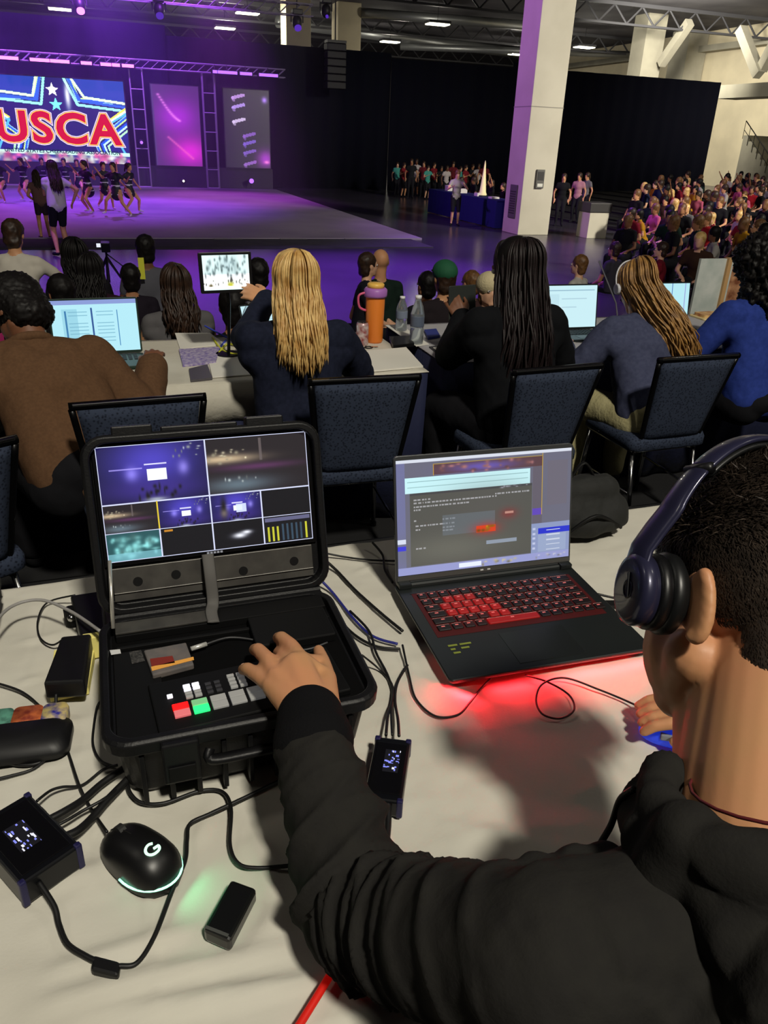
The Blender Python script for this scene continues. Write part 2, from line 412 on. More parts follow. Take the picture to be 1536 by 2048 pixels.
def skel(x, y, zf, yaw, s=1.0, pose='sit', lean=10, seat=.45, hp=10, hy=0, hl=None, hr=None, ht=0, legs=None, side=0, drop=0):
    """yaw: facing direction, 0 = +y, positive turns to -x. hl, hr wrists in world space."""
    R = rotz(yaw); O = Vector((x, y, zf)); T = lambda p: O+R @ Vector(p)
    K = {'s': s, 'R': R}
    ph = seat+.09*s if pose == 'sit' else .92*s-drop
    la = math.radians(lean); sa = math.radians(side)
    up = Vector((math.sin(sa), math.sin(la)*math.cos(sa), math.cos(la)*math.cos(sa)))
    P = Vector((0, 0, ph)); W = P+up*.20*s; Cc = P+up*.36*s; N = P+up*.50*s
    K['P'], K['W'], K['C'], K['N'] = T(P), T(W), T(Cc), T(N); K['up'] = R @ up
    fw = Vector((0, 1, 0)); fwd = (fw-up*fw.dot(up)).normalized(); K['fwd'] = R @ fwd; K['rt'] = R @ Vector((1, 0, 0))
    shl, shr = N+Vector((-.175*s, 0, 0))-up*.06*s, N+Vector((.175*s, 0, 0))-up*.06*s
    hb = math.radians(hp); hz = math.radians(hy)
    f = Vector((-math.sin(hz)*math.cos(hb), math.cos(hz)*math.cos(hb), -math.sin(hb)))
    uh = Vector((math.sin(math.radians(ht)), math.sin(hb)*math.cos(hz), math.cos(hb)))
    H = N+(up*.55+uh*.45)*.165*s+f*.01*s
    K['H'] = T(H); K['HX'] = axes(R @ f, R @ uh)
    for nm, sh, tgt, sg in (('L', shl, hl, -1), ('R', shr, hr, 1)):
        if tgt is None: tg = Vector((sg*.13*s, .30*s, seat+.16*s)) if pose == 'sit' else Vector((sg*.26*s, .03*s, ph-.07*s))
        else: tg = R.transposed() @ (Vector(tgt)-O)
        e, wv = ik(sh, tg, .285*s, .25*s, Vector((sg*.6, -.35, -.7)))
        K['S'+nm], K['E'+nm], K['W'+nm] = T(sh), T(e), T(wv)
        hip = P+Vector((sg*.085*s, .0, -.02*s))
        if pose == 'sit':
            kn = hip+Vector((sg*.07*s, .42*s, -.01)); an = kn+Vector((0, -.03*s, -(kn.z-.08*s)))
        else:
            lg = (legs or {}).get(nm, (sg*.02, .0, 0.0))
            an = Vector((hip.x+lg[0]*s, lg[1]*s, .08*s+lg[2]*s)); kn, an = ik(hip, an, .43*s, .42*s, Vector((0, 1, 0)))
        K['HP'+nm], K['K'+nm], K['A'+nm] = T(hip), T(kn), T(an); K['T'+nm] = T(an+Vector((sg*.03, .15*s, -.045*s)))
    return K
def torso(K, cat, g=0.0):
    s = K['s']; X = axes(K['fwd'], K['up']); q = lambda a, b=0, c=0: K['P']+K['up']*a*s+K['rt']*b*s+K['fwd']*c*s
    return [el(q(0), ((.160+g)*s, (.115+g)*s, .11*s), X, cat), el(q(.16), ((.135+g)*s, (.100+g)*s, .14*s), X, cat), el(q(.33), ((.155+g)*s, (.110+g)*s, .16*s), X, cat),
            cp(K['SL'], K['N']-K['up']*.035*s, (.052+g)*s, (.055+g)*s, cat), cp(K['SR'], K['N']-K['up']*.035*s, (.052+g)*s, (.055+g)*s, cat),
            cp(K['SL']-K['up']*.06*s, q(.30, -.06), (.055+g)*s, (.08+g)*s, cat), cp(K['SR']-K['up']*.06*s, q(.30, .06), (.055+g)*s, (.08+g)*s, cat)]
def loose(K, cat, g=0.0):
    """straight-cut garment: fills the waist and the hollows beside the spine"""
    s = K['s']; q = lambda a, b=0, c=0: K['P']+K['up']*a*s+K['rt']*b*s+K['fwd']*c*s
    o = torso(K, cat, g)
    for b in (-1, 1):
        o += [cp(q(.02, b*.07), q(.36, b*.085), (.105+g)*s, (.085+g)*s, cat), cp(q(.05, b*.06, -.02), q(.42, b*.07, -.015), (.09+g)*s, (.07+g)*s, cat)]
    return o
def arm(K, n, cat, g=0.0, t0=0.0, t1=2.0):
    """t in 0..1 upper arm, 1..2 forearm"""
    s = K['s']; o = []; A, E_, W_ = K['S'+n], K['E'+n], K['W'+n]
    if t1 > 0: o.append(cp(A, A.lerp(E_, min(t1, 1)), (.047+g)*s, (.047-.009*min(t1, 1)+g)*s, cat))
    if t1 > 1: o.append(cp(E_, E_.lerp(W_, t1-1), (.039+g)*s, (.039-.013*(t1-1)+g)*s, cat))
    return o
def leg(K, n, cat, g=0.0, t1=2.0):
    s = K['s']; A, E_, W_ = K['HP'+n], K['K'+n], K['A'+n]; o = [cp(A, A.lerp(E_, min(t1, 1)), (.085+g)*s, (.085-.030*min(t1, 1)+g)*s, cat)]
    if t1 > 1:
        m_ = E_.lerp(W_, .35); o += [cp(E_, m_, (.052+g)*s, (.054+g)*s, cat), cp(m_, E_.lerp(W_, t1-1), (.054+g)*s, (.034+g)*s, cat)]
    return o
def foot(K, n, cat, g=0.0):
    s = K['s']; return [cp(K['A'+n]-Vector((0, 0, .03*s)), K['T'+n], (.034+g)*s, (.028+g)*s, cat)]
def neck(K, cat): s = K['s']; return [cp(K['N']-K['up']*.02*s, K['H']-K['HX'] @ Vector((0, .02, .04))*s, .055*s, .052*s, cat)]
def hand_of(K, n, cat=0, d=None, pn=(0, 0, -1), curl=.5, side=None):
    s = K['s']; w_ = K['W'+n]; dd = Vector(d) if d else (w_-K['E'+n]); sd = side or (K['rt']*(1 if n == 'L' else -1))
    pn = Vector(pn)
    if abs(dd.normalized().dot(pn.normalized())) > .9: pn = K['fwd']
    return hand_shapes(w_, dd, pn, sd, s*.98, curl, cat)
def hair_cap(K, cat=0, g=.012, low=0.0):
    s = K['s']; X = K['HX']; c = K['H']; L = lambda x, y, z: c+X @ (Vector((x, y, z))*s)
    o = [el(L(0, -.022, .040), ((.078+g)*s, (.090+g)*s, (.086+g)*s), X, cat), el(L(0, -.045, -.01), ((.068+g)*s, (.055+g)*s, (.075+g)*s), X, cat)]
    if low: o.append(el(L(0, -.05, -.04-low/2), ((.066+g)*s, (.045+g)*s, (.05+low/2)*s), X, cat))
    return o
def simple_strands(name, m, paths, r0, parent, seed=1, n=5):
    mb = MB()
    for p in paths: mb.tube(p, [r0*(.9 if i < len(p)-2 else .5 if i < len(p)-1 else .12) for i in range(len(p))], n, flat=.6)
    return mb.build(name, m, parent, smooth=True)
def long_hair(name, K, m, parent, n=160, length=.40, back=.10, seed=3, r=.006, width=.10, wave=.01, side=0.0, part_x=0.0, tip_spread=.5, front=False):
    """locks that run over the skull from the parting and hang down the back; K gives the head"""
    g = random.Random(seed); s = K['s']; X = K['HX']; c = K['H']; paths = []
    dn = Vector((0, 0, -1)); bk = -(K['R'] @ Vector((0, 1, 0))); rt = K['rt']
    for i in range(n):
        az = g.uniform(-1, 1); sgn = 1 if az > 0 else -1
        lat = abs(az)**.8
        # over the skull: from the top (parting) sideways/back down to ear level
        pts = []
        yb = .05-.11*g.random() if lat > .55 else .03-.12*g.random()
        for t in (0, .3, .6, .85, 1.0):
            th = t*1.75
            x_ = sgn*(.006+lat*.083*math.sin(min(th, 1.6)))*(1+.05*g.random())+part_x*(1-t); z_ = .030+.098*math.cos(th)-(.02 if t == 1 else 0)
            y_ = yb*(1-t*.3)-(.100*math.sin(min(th, 1.57))*math.sqrt(max(0, 1-lat*lat*.95)))
            pts.append(c+X @ (Vector((x_, y_, z_))*s))
        st = pts[-1]; ln = length*(.75+.3*g.random())*(1-.15*lat)
        wv = g.uniform(0, 6); off = g.uniform(-1, 1)
        for k in range(1, 8):
            t = k/7
            tx = (st-c).dot(rt)
            q = st+dn*ln*t+bk*(back*min(1, t*1.6)*(.9+.2*g.random()))*1.0+rt*((width*az*tip_spread*.6-tx*.35)*t+side*t)+rt*wave*math.sin(wv+t*7)+bk*wave*.6*math.cos(wv*1.7+t*6)
            pts.append(q)
        paths.append(sm(pts, 2))
    return simple_strands(name, m, paths, r*s, parent)
def eyes(K, parent):
    s = K['s']; X = K['HX']; c = K['H']
    for k in (-1, 1):
        mb = MB(); e = c+X @ (Vector((k*.031, .083, .004))*s)
        mb.ell(e, .0125*s, 12, 8); mb.mi(1).ell(e+X @ Vector((0, .009*s, 0)), .0062*s, 10, 6)
        mb.build('eye', [mat('eye_white', (205, 200, 195), .25), mat('iris_dark', (30, 20, 15), .2)], parent, smooth=True)

def skin_m(n, c): return mat('skin_'+n, c, .55, nz=14, col2=tuple(min(255, int(v*1.07)) for v in c), bump=(300, .05, .001))
SK = {'tan': (200, 146, 106), 'light': (222, 172, 140), 'brown': (112, 72, 50), 'mid': (170, 118, 84)}
def cloth_m(n, c, b=(180, .25, .002), **k): return mat(n, c, .9, bump=b, sheen=.0, spec=.2, **k)
HAIRM = {'black': mat('hair_black', (16, 13, 13), .55, spec=.3), 'dark': mat('hair_dark_brown', (38, 26, 20), .5, nz=30, col2=(60, 40, 28)),
         'brown': mat('hair_brown', (92, 62, 36), .5, nz=30, col2=(125, 88, 50)), 'blonde': mat('hair_blonde', (188, 142, 78), .42, nz=22, col2=(232, 196, 128)),
         'bald': mat('stubble_scalp', (150, 100, 74), .5)}

def person_fine(label, K, skin, top_m, bot_m, sleeve=2.0, voxel=.0065, hand_kw=None, shoes=True, tight=.014, loc=None, disp=None, legs_long=2.0, collar=True, group=None, eyes_on=True, name='person'):
    """near figure: one body surface; clothing, hair, shoes as children"""
    sm_ = skin_m(skin, SK[skin]); hk = hand_kw or {}
    sh = head_shapes(K['H'], K['HX'], K['s'])+neck(K, 0)+torso(K, 0, -.012)
    for n in 'LR': sh += arm(K, n, 0)+hand_of(K, n, 0, **hk.get(n, {}))+leg(K, n, 0)+foot(K, n, 0)
    body = blob(name, sh, sm_, voxel, 3)
    tag(body, label, 'person', group)
    g = tight
    sh = loose(K, 0, g*.7)
    for n in 'LR': sh += arm(K, n, 0, g, 0, sleeve)+arm(K, n, 0, g+.006, 0, min(sleeve, .8))
    blob('top', sh, top_m, voxel*1.3, 5, body, disp or folds(.0045, 16, len(label) % 7))
    sh = [el(K['P'], ((.165+g)*K['s'], (.12+g)*K['s'], .10*K['s']), axes(K['fwd'], K['up']))]
    for n in 'LR': sh += leg(K, n, 0, g, legs_long*.97)
    blob('trousers', sh, bot_m, voxel*1.6, 5, body, folds(.004, 14, 3))
    if shoes:
        for n in 'LR': blob('shoe', foot(K, n, 0, .012), mat('shoe_dark', (25, 25, 28), .5), voxel*1.6, 3, body)
    if eyes_on: eyes(K, body)
    return body
def person_mid(label, K, skin, top, bot, hair='dark', sleeve=.45, voxel=.016, group=None, cap=None, hairlen=0.0, shoe=(30, 30, 34), legs_long=1.95, hand=True, name='person'):
    """mid-distance figure: one body surface with clothes, hair as a child"""
    g = .010; sh = head_shapes(K['H'], K['HX'], K['s'], 0)+neck(K, 0)+loose(K, 1, g*.5)
    for n in 'LR':
        sh += arm(K, n, 0)+arm(K, n, 1, g, 0, sleeve)+leg(K, n, 2, g, legs_long)+foot(K, n, 3, .006)
        if legs_long < 1.5: sh += leg(K, n, 0)
        if hand: sh += hand_of(K, n, 0)
    tm = cloth_m('cloth_%d_%d_%d' % top, top); bm_ = cloth_m('cloth_%d_%d_%d' % bot, bot)
    b = blob(name, sh, [skin_m(skin, SK[skin]), tm, bm_, cloth_m('shoe_%d_%d_%d' % shoe, shoe)], voxel, 3)
    tag(b, label, 'person', group)
    if hair and hair != 'bald':
        hs = hair_cap(K, low=.03 if not hairlen else .05)
        if hairlen: long_hair('hair', K, HAIRM[hair], b, n=170, length=hairlen*1.25, back=.09, seed=len(label), r=.0085, width=.15, wave=.012, tip_spread=.5)
        blob('hair' if not hairlen else 'hair_underlayer', hs, HAIRM[hair], voxel*.8, 2, b, folds(.004, 60, 2))
    return b
# ================================================================ THE HALL
concrete = mat('hall_floor_concrete', (66, 62, 74), .24, nz=.6, col2=(58, 56, 64), spec=.6)
S('floor', MB().box(-45, 60, -14, 95, -.1, 0), concrete)
S('ceiling', MB().box(-45, 60, -14, 95, 10.3, 10.5), mat('ceiling_dark', (74, 72, 78), .9, nz=.4, col2=(96, 94, 98)))
S('wall_back', MB().box(-45, 60, 94.8, 95, 0, 10.3), mat('wall_grey', (88, 86, 90), .9))
wallm = mat('wall_concrete_cream', (205, 194, 165), .85, nz=.5, col2=(188, 178, 152))
S('wall_right', MB().box(44, 44.3, -14, 75, 0, 10.3), wallm)
S('wall_left', MB().box(-45.3, -45, -14, 95, 0, 10.3), mat('wall_grey', (88, 86, 90), .9))
carpet = mat('riser_carpet_black', (20, 20, 22), .95, bump=(120, .3, .004))
alum = mat('edge_aluminium', (120, 120, 122), .35, 1.0)
def riser(nm, x0, x1, y0, y1, z0, z1, lab):
    t = thing(nm, None, None, (0, 0, 0)); t['kind'] = 'structure'
    MB().box(x0, x1, y0, y1, z0, z1-.012).build('riser_body', carpet, t)
    MB().box(x0, x1, y1-.006, y1+.004, z1-.04, z1).build('edge_strip', alum, t)
    MB().box(x0, x1, y0, y1-.006, z1-.012, z1).build('riser_top', carpet, t)
riser('trim_1', -6, 9, -6, 2.68, 0, OF, '')
riser('trim_2', -6, 9, 2.69, 4.62, 0, JF, '')
# ceiling steel, ducts
stl = mat('steel_dark', (70, 70, 74), .6, .3)
for i, y in enumerate((20, 34, 48, 62, 78)):
    mb = MB(); mb.box(-45, 44, y-.12, y+.12, 10.1, 10.3).box(-45, 44, y-.12, y+.12, 9.1, 9.22)
    for k in range(44):
        x = -44+k*2; mb.tube([(x, y, 9.2), (x+1, y, 10.15)], .06, 5).tube([(x+1, y, 10.15), (x+2, y, 9.2)], .06, 5)
    o = mb.build('trim_%d' % (3+i), stl); o['kind'] = 'structure'
duct = mat('duct_galvanised', (140, 142, 142), .4, .7)
for j, (x0, y0, x1, y1, r) in enumerate([(14, 66, 41, 74, .4), (18, 58, 30, 56.5, .3), (25, 69.5, 42, 62, .25)]):
    o = MB().cyl((x0, y0, 9.75-.6*(j == 2)), (x1, y1, 9.75-.6*(j == 2)), r, n=14).build('air_duct', duct, smooth=True)
    tag(o, ['long pale ventilation duct farthest back under the dark ceiling', 'short pale ventilation duct under the ceiling left of the big column', 'pale ventilation duct under the ceiling nearest the cream wall'][j], 'duct')
# concrete columns beyond the drape
def column(nm, x0, x1, y0, y1, z1, m): return S(nm, MB().box(x0, x1, y0, y1, 0, z1), m, bevel=.03)
for i, (px0, px1, y) in enumerate([(572, 622, 56), (676, 722, 58)]):
    a = oy(px0, 60, y); b = oy(px1, 60, y); column('trim_%d' % (10+i), a.x, b.x, y, y+1.6, 10.3, wallm)
# pale column close to the mat, with its plates
col = thing('trim_12', None, None, (0, 0, 0)); col['kind'] = 'structure'
colm = mat('column_paint_white', (206, 200, 182), .7, nz=1.2, col2=(196, 190, 172))
MB().box(10.72, 11.66, 19.76, 20.7, 0, 10.3).build('column_shaft', colm, col, bevel=.015)
for z in (3.1, 6.2): MB().box(10.715, 11.665, 19.755, 20.705, z, z+.02).build('column_joint', mat('joint_grey', (150, 146, 135), .8), col)
pm = mat('plate_grey', (98, 96, 92), .5)
t = thing('control_box', 'grey control box with white card on the front of the pale column', 'box', oy(1079, 358, 19.75))
MB().box(-.12, .12, -.05, .01, -.23, .23).build('housing', pm, t, bevel=.01); MB().box(-.08, .08, -.06, -.05, -.19, -.11).build('card', mat('card_white', (220, 220, 210), .6), t)
MB().box(-.09, .09, -.058, -.05, -.03, .18).build('lid', mat('plate_dark', (62, 60, 60), .4), t, bevel=.004)
t = thing('vent_panel', 'grey slotted panel on the violet lit side of the pale column', 'panel', (10.71, 20.2, .82))
mb = MB().box(-.02, .01, -.2, .2, -.42, .42); mb.build('frame', pm, t, bevel=.01)
mb = MB()
for k in range(10): mb.box(-.03, -.02, -.15, .15, -.3+k*.06, -.275+k*.06)
mb.build('slats', mat('plate_dark', (62, 60, 60), .4), t)
# right-hand frame of the hall: piers with slanted braces
def bar(mb, a, b, w_, d): 
    a = Vector(a); b = Vector(b); X = frame(a, (b-a), (1, 0, 0) if abs((b-a).normalized().x) < .9 else (0, 1, 0)); mb.xf(X).box(0, (b-a).length, -w_/2, w_/2, -d/2, d/2); mb.xf(Matrix.Identity(4))
greyc = mat('pier_grey_concrete', (150, 146, 130), .85, nz=1, col2=(138, 134, 120))
mb = MB().box(35.3, 36.8, 50.5, 52.0, 0, 10.3); bar(mb, ox(1322, 128, 36.4), ox(1380, 44, 36.4), .5, .5); S('trim_13', mb, greyc)
S('trim_14', MB().box(42.2, 43.9, 55, 57, 0, 10.3), greyc)
mb = MB().box(36.2, 37.6, 36.2, 38.0, 0, 6.2); bar(mb, ox(1518, 150, 36.6), ox(1482, 58, 36.6), .5, .5); bar(mb, ox(1522, 140, 36.8), ox(1575, 40, 36.8), .5, .5)
mb.box(36.0, 37.6, 38, 43.5, 5.2, 5.9); S('trim_15', mb, greyc)
S('trim_16', MB().box(43.2, 43.95, 40, 75, 8.9, 9.3), greyc)
t = thing('staircase', 'grey stair flight with black railing by the cream wall', 'staircase', (38.5, 40, 0))
mb = MB()
for k in range(9): mb.box(0, 1.8, 3.2-k*.45-.45, 3.2-k*.45, 0, 3.3-k*.33)
mb.build('steps', greyc, t)
mb = MB(); pts = [(-.05, 3.2, 4.1), (-.05, 0, 1.75), (-.05, -5, 1.75)]; mb.tube(pts, .03, 6); mb.tube([(p[0], p[1], p[2]-.5) for p in pts], .02, 6)
for k in range(17): y = 3.2-k*.5; z = 4.1-max(0, 3.2-max(y, 0))*.735 if y > 0 else 1.75; mb.tube([(-.05, y, z), (-.05, y, z-1.0)], .018, 5)
mb.build('railing', mat('rail_black', (18, 18, 18), .5, .5), t)
# drape
drp = mat('drape_navy_black', (16, 17, 30), .9, spec=.15, bump=(3, .3, .05))
def drape(nm, x0, x1, y, z0, z1, lab, m, amp=.07, step=.16, group=None):
    mb = MB(); n = int((x1-x0)/step); vs = []
    for i in range(n+1):
        x = x0+(x1-x0)*i/n; d = amp*math.sin(i*1.25)+amp*.5*math.sin(i*.53+1)
        vs += [(x, y+d*1.3, z0), (x, y+d, (z0+z1)/2), (x, y+d*.5, z1)]
    fs = []
    for i in range(n):
        for k in range(2): fs.append((i*3+k, i*3+3+k, i*3+4+k, i*3+1+k))
    mb.add(vs, fs); o = mb.build(nm, m, smooth=True); sd = o.modifiers.new('s', 'SOLIDIFY'); sd.thickness = .02; return tag(o, lab, 'curtain', group)
drape('stage_drape', -24, 3.4, 38.3, 0, 6.1, 'tall black drape behind the big lit screen, washed violet', drp)
drape('stage_drape', 3.4, 13.4, 38.35, 0, 5.75, 'tall black drape behind the two narrow side screens', drp)
drape('stage_drape', 13.4, 19.6, 38.3, 0, 5.55, 'long dark drape left of the pale column behind the waiting children', drp)
drape('stage_drape', 19.6, 22.4, 38.3, 0, 5.8, 'narrow dark drape panel hidden partly by the pale column', drp)
drape('stage_drape', 22.4, 31.9, 38.3, 0, 5.6, 'dark drape right of the pale column behind the seated crowd', drp)
mb = MB()
# performance mat
matm = mat('performance_mat_lilac', (150, 138, 160), .62, nz=.7, col2=(135, 124, 148))
o = MB().box(-22, 7.5, 18.7, 36.3, 0, .04).build('performance_mat', matm); tag(o, 'wide pale lilac performance floor mat in front of the lit screen', 'mat')
o = MB().box(-22, 7.2, 17.2, 18.69, 0, .02).build('walkway_carpet', mat('walkway_grey', (52, 50, 60), .9, nz=3, col2=(62, 60, 70))); tag(o, 'dark grey carpet strip along the near edge of the performance mat', 'carpet')
for i, px in enumerate((455, 585, 712)):
    p = oz(px, 476, .03); o = MB().box(p.x-.32, p.x+.32, p.y-.16, p.y+.16, .02, .032).build('floor_sign', mat('floor_sign_grey', (122, 118, 126), .7), bevel=.004)
    tag(o, ['pale grey floor panel on the carpet strip, nearest the tablet', 'pale grey floor panel on the carpet strip, middle one', 'pale grey floor panel on the carpet strip, nearest the column'][i], 'panel', 'floor panels on the carpet strip')
# ---------------- stage wall: plinth, big screen, side screens
mb = MB().box(-20, 7.6, 37.45, 37.9, 0, .8)
o = mb.build('screen_plinth', mat('plinth_black', (30, 27, 40), .6)); tag(o, 'long low black plinth under the lit screens', 'plinth')
r = Ras(230, 138, (.02, .05, .30))
A = 138/230
Wd, Y_, CY, RD, OR = (1, 1, 1), (1, .93, .25), (.45, .95, 1), (.85, .03, .08), (1, .55, .1)
cx = .50
def star(cx, cy, R_, rr_=.42, rot=0.0, asp=A):
    return [(cx+(R_ if k % 2 == 0 else R_*rr_)*math.sin(rot+k*PI/5), cy-(R_ if k % 2 == 0 else R_*rr_)*math.cos(rot+k*PI/5)/asp) for k in range(10)]
r.blob(.5, .5, .6, .5, (.03, .15, .75), .8)
for k, (R_, c) in enumerate([(.92, (.7, 1, .75)), (.88, (.02, .08, .42)), (.84, (.75, .95, 1)), (.80, (.0, .3, .85)), (.75, (.03, .08, .4)), (.71, (.8, 1, .5)), (.685, (.1, .35, .95)), (.64, (.55, .8, 1)), (.62, (.02, .05, .35))]):
    r.poly(star(cx, .60, R_, .40), c)
r.poly([(0, 0), (.36, 0), (.33, .28), (0, .22)], (.02, .22, .62)); r.poly([(1, 0), (.62, 0), (.68, .2), (1, .3)], (.02, .22, .62))
for (a, b) in (((0, .10), (.30, .155)), ((.30, .155), (.315, 0))):
    pass
for k, c in enumerate([(.85, 1, .8), (.1, .35, .8), (.6, 1, .9)]):
    o_ = k*.045
    r.line(0, .17+o_, .33+o_*.6, .22+o_, .009, c, asp=A); r.line(.33+o_*.6, .22+o_, .37+o_*.6, 0, .009, c, asp=A)
    r.line(1, .26+o_, .70-o_*.6, .21+o_, .009, c, asp=A); r.line(.70-o_*.6, .21+o_, .62-o_*.6, 0, .009, c, asp=A)
r.poly(star(.475, .14, .05), Wd); r.poly(star(.49, .31, .05), CY); r.blob(.58, .2, .02, .16, Wd, .9)
for sgn in (-1, 1):
    for k, c in enumerate([Y_, Wd, (.3, .7, 1)]): r.line(.5+sgn*.5, .32+k*.03, .5+sgn*.36, .48+k*.02, .007, c, asp=A); r.line(.5+sgn*.36, .5, .5+sgn*.49, .95, .008, c, asp=A)
r.rect(0, .86, 1, .905, (.75, 1, .9)); r.rect(0, .905, 1, 1, (.1, .15, .5)); r.specks(0, .9, 1, 1, 60, (1, .4, .7), .02, .03, 4); r.specks(0, .9, 1, 1, 40, (1, 1, 1), .02, .03, 5)
t = thing('stage_screen', 'large bright stage screen with big red letters over a neon star', 'screen', (0, 0, 0))
x0, x1, z0, z1 = -3.72, 1.5, .84, 3.92
MB().box(x0-.05, x1+.05, 37.5, 37.62, z0-.05, z1+.05).build('screen_frame', mat('plinth_black', (30, 27, 40), .6), t)
screen('screen_picture', r, frame((x0, 37.49, z0), (1, 0, 0), (0, 0, 1)), x1-x0, z1-z0, scrmat('stage_screen_glow', 1.5), t)
XT = frame((-1.18, 37.45, 2.06), (1, 0, 0), (0, 0, 1))
for k, (off, c, s_) in enumerate([(.19, 'white', 1.3), (.155, 'violet', 1.0), (.12, 'yellow', 1.4), (.07, 'red', 1.0)]):
    X2 = XT.copy(); X2[1][3] -= .008*k
    text('lettering', 'USCA', X2, 1.55, emat('sign_'+c, {'white': (255, 250, 255), 'violet': (190, 60, 210), 'yellow': (255, 215, 60), 'red': (225, 15, 30)}[c], s_), off*.62, .003, t, spacing=1.12, sx=1.12)
text('caption', 'UNITED STATES CHEERLEADING ASSOCIATION', frame((-1.1, 37.42, 1.25), (1, 0, 0), (0, 0, 1)), .19, emat('sign_navy', (20, 60, 90), .6), .006, .002, t, spacing=1.05, sx=1.05)
for nm, xa, xb, sd, lab in (('a', 2.57, 4.5, 0, 'left narrow side screen with pink streaks, between two ladder trusses'), ('b', 5.54, 7.49, 1, 'right narrow side screen with violet lettering blurs, at the stage end')):
    r = Ras(60, 90, (.30, .15, .42) if sd == 0 else (.12, .10, .17))
    if sd == 0:
        r.blob(.5, .38, .45, .22, (.68, .15, .85), .9); r.blob(.75, .82, .45, .2, (.92, .14, .88), .9)
        for k in range(14):
            u = k/13; r.blob(.14+.42*u, .12+.22*u+.1*math.sin(u*2), .035, .014, (1, .55, 1), .75)
            r.blob(.30+.5*u, .64+.26*u, .03, .014, (1, .45, .8), .6)
        r.rect(0, .0, .03, 1, (.3, .2, .45))
    else:
        for k, (y, c) in enumerate([(.08, (.8, .6, .95)), (.20, (.75, .6, 1)), (.38, (.9, .8, 1)), (.56, (.55, .35, .8)), (.66, (.5, .35, .85)), (.78, (.5, .35, .8)), (.93, (.6, .4, .8))]):
            x = .30 if k < 3 else .52
            r.line(x-.1, y+.03, x+.14, y-.01, .03, c, .85, 1.5); r.line(x-.1, y+.03, x-.08, y+.06, .03, c, .6, 1.5)
        r.blob(.9, .12, .06, .04, (.7, .5, 1)); r.blob(.9, .88, .2, .12, (.75, .2, .9), .8); r.blob(.92, .92, .06, .02, (1, .5, .9))
    t = thing('side_screen', lab, 'screen', (0, 0, 0))
    MB().box(xa-.04, xb+.04, 37.4, 37.5, .80, 3.94).build('screen_frame', mat('plinth_black', (30, 27, 40), .6), t)
    screen('screen_picture', r, frame((xa, 37.39, .84), (1, 0, 0), (0, 0, 1)), xb-xa, 3.06, scrmat('side_glow_'+nm, 1.15), t)
# ---------------- trusses and ladders
trm = mat('truss_aluminium', (150, 146, 160), .45, .3)
def truss(nm, lab, a, b, sz=.3, n=20, r=.025, group=None, side=(0, 1, 0), up=(0, 0, 1)):
    a = Vector(a); b = Vector(b); s1 = Vector(side)*sz; u1 = Vector(up)*sz; mb = MB(); cs = [Vector((0, 0, 0)), s1, u1, s1+u1]
    for c in cs: mb.tube([a+c, b+c], r, 6)
    for k in range(n):
        p = a.lerp(b, k/n); q = a.lerp(b, (k+1)/n)
        mb.tube([p, q+u1], r*.5, 4).tube([p+s1, q+s1+u1], r*.5, 4).tube([p+u1, q+s1+u1], r*.5, 4)
    o = mb.build(nm, trm); return tag(o, lab, 'truss', group)
truss('lighting_truss', 'long horizontal lighting truss above the stage screens', (-14, 37.0, 4.42), (8.15, 37.0, 4.42), .30, 60)
truss('ceiling_truss', 'high horizontal rigging truss above the drape', (-14, 35.5, 6.6), (9, 35.5, 6.55), .4, 50)
def ladder(x, z0, z1, lab):
    mb = MB()
    for dx in (0, .5): mb.tube([(x+dx, 37.1, z0), (x+dx, 37.1, z1)], .028, 6); mb.tube([(x+dx, 37.4, z0), (x+dx, 37.4, z1)], .02, 6)
    n = 6
    for k in range(n+1): z = z0+(z1-z0)*k/n; mb.tube([(x, 37.1, z), (x+.5, 37.1, z)], .022, 6)
    tag(mb.build('ladder_truss', trm), lab, 'truss', 'upright ladder trusses on the stage')
ladder(1.76, .0, 4.4, 'upright ladder truss right beside the big lit screen'); ladder(4.66, .0, 4.4, 'upright ladder truss between the two narrow side screens')
hk = mat('fixture_black', (20, 20, 24), .5)
mg = emat('lamp_magenta', (255, 120, 255), 3.0); vg = emat('lamp_violet', (150, 90, 255), 2.5); wg = emat('lamp_white', (255, 250, 215), 9.0)
_lb = [0]
def lampbar(x, w_, c, lab, z=4.38):
    _lb[0] += 1; lab = lab+', '+['first', 'second', 'third', 'fourth', 'fifth', 'sixth', 'seventh', 'eighth', 'ninth', 'tenth', 'eleventh'][_lb[0]-1]+' from the left'
    t = thing('stage_light_bar', lab, 'stage light', (x, 36.85, z), 0, 'light bars hanging on the stage truss')
    MB().box(-w_/2-.05, w_/2+.05, -.05, .15, .0, .16).build('housing', hk, t, bevel=.02); MB().box(-w_/2, w_/2, -.07, -.05, .02, .13).build('lens', c, t)
    mb = MB().tube([(0, .05, .16), (0, .1, .34)], .02, 6); mb.build('clamp', hk, t)
for px, w_, c in ((16, .75, mg), (80, .7, mg), (120, .7, mg), (173, .4, mg), (212, .4, mg), (232, .3, mg), (256, .45, mg), (430, .18, vg), (455, .8, vg), (492, .5, vg), (537, .8, vg)):
    p = oy(px, 120+px*.055, 36.8); lampbar(p.x, w_, c, 'small magenta light bar on the stage truss above the big screen' if px < 300 else 'small violet light bar on the stage truss above the side screens')
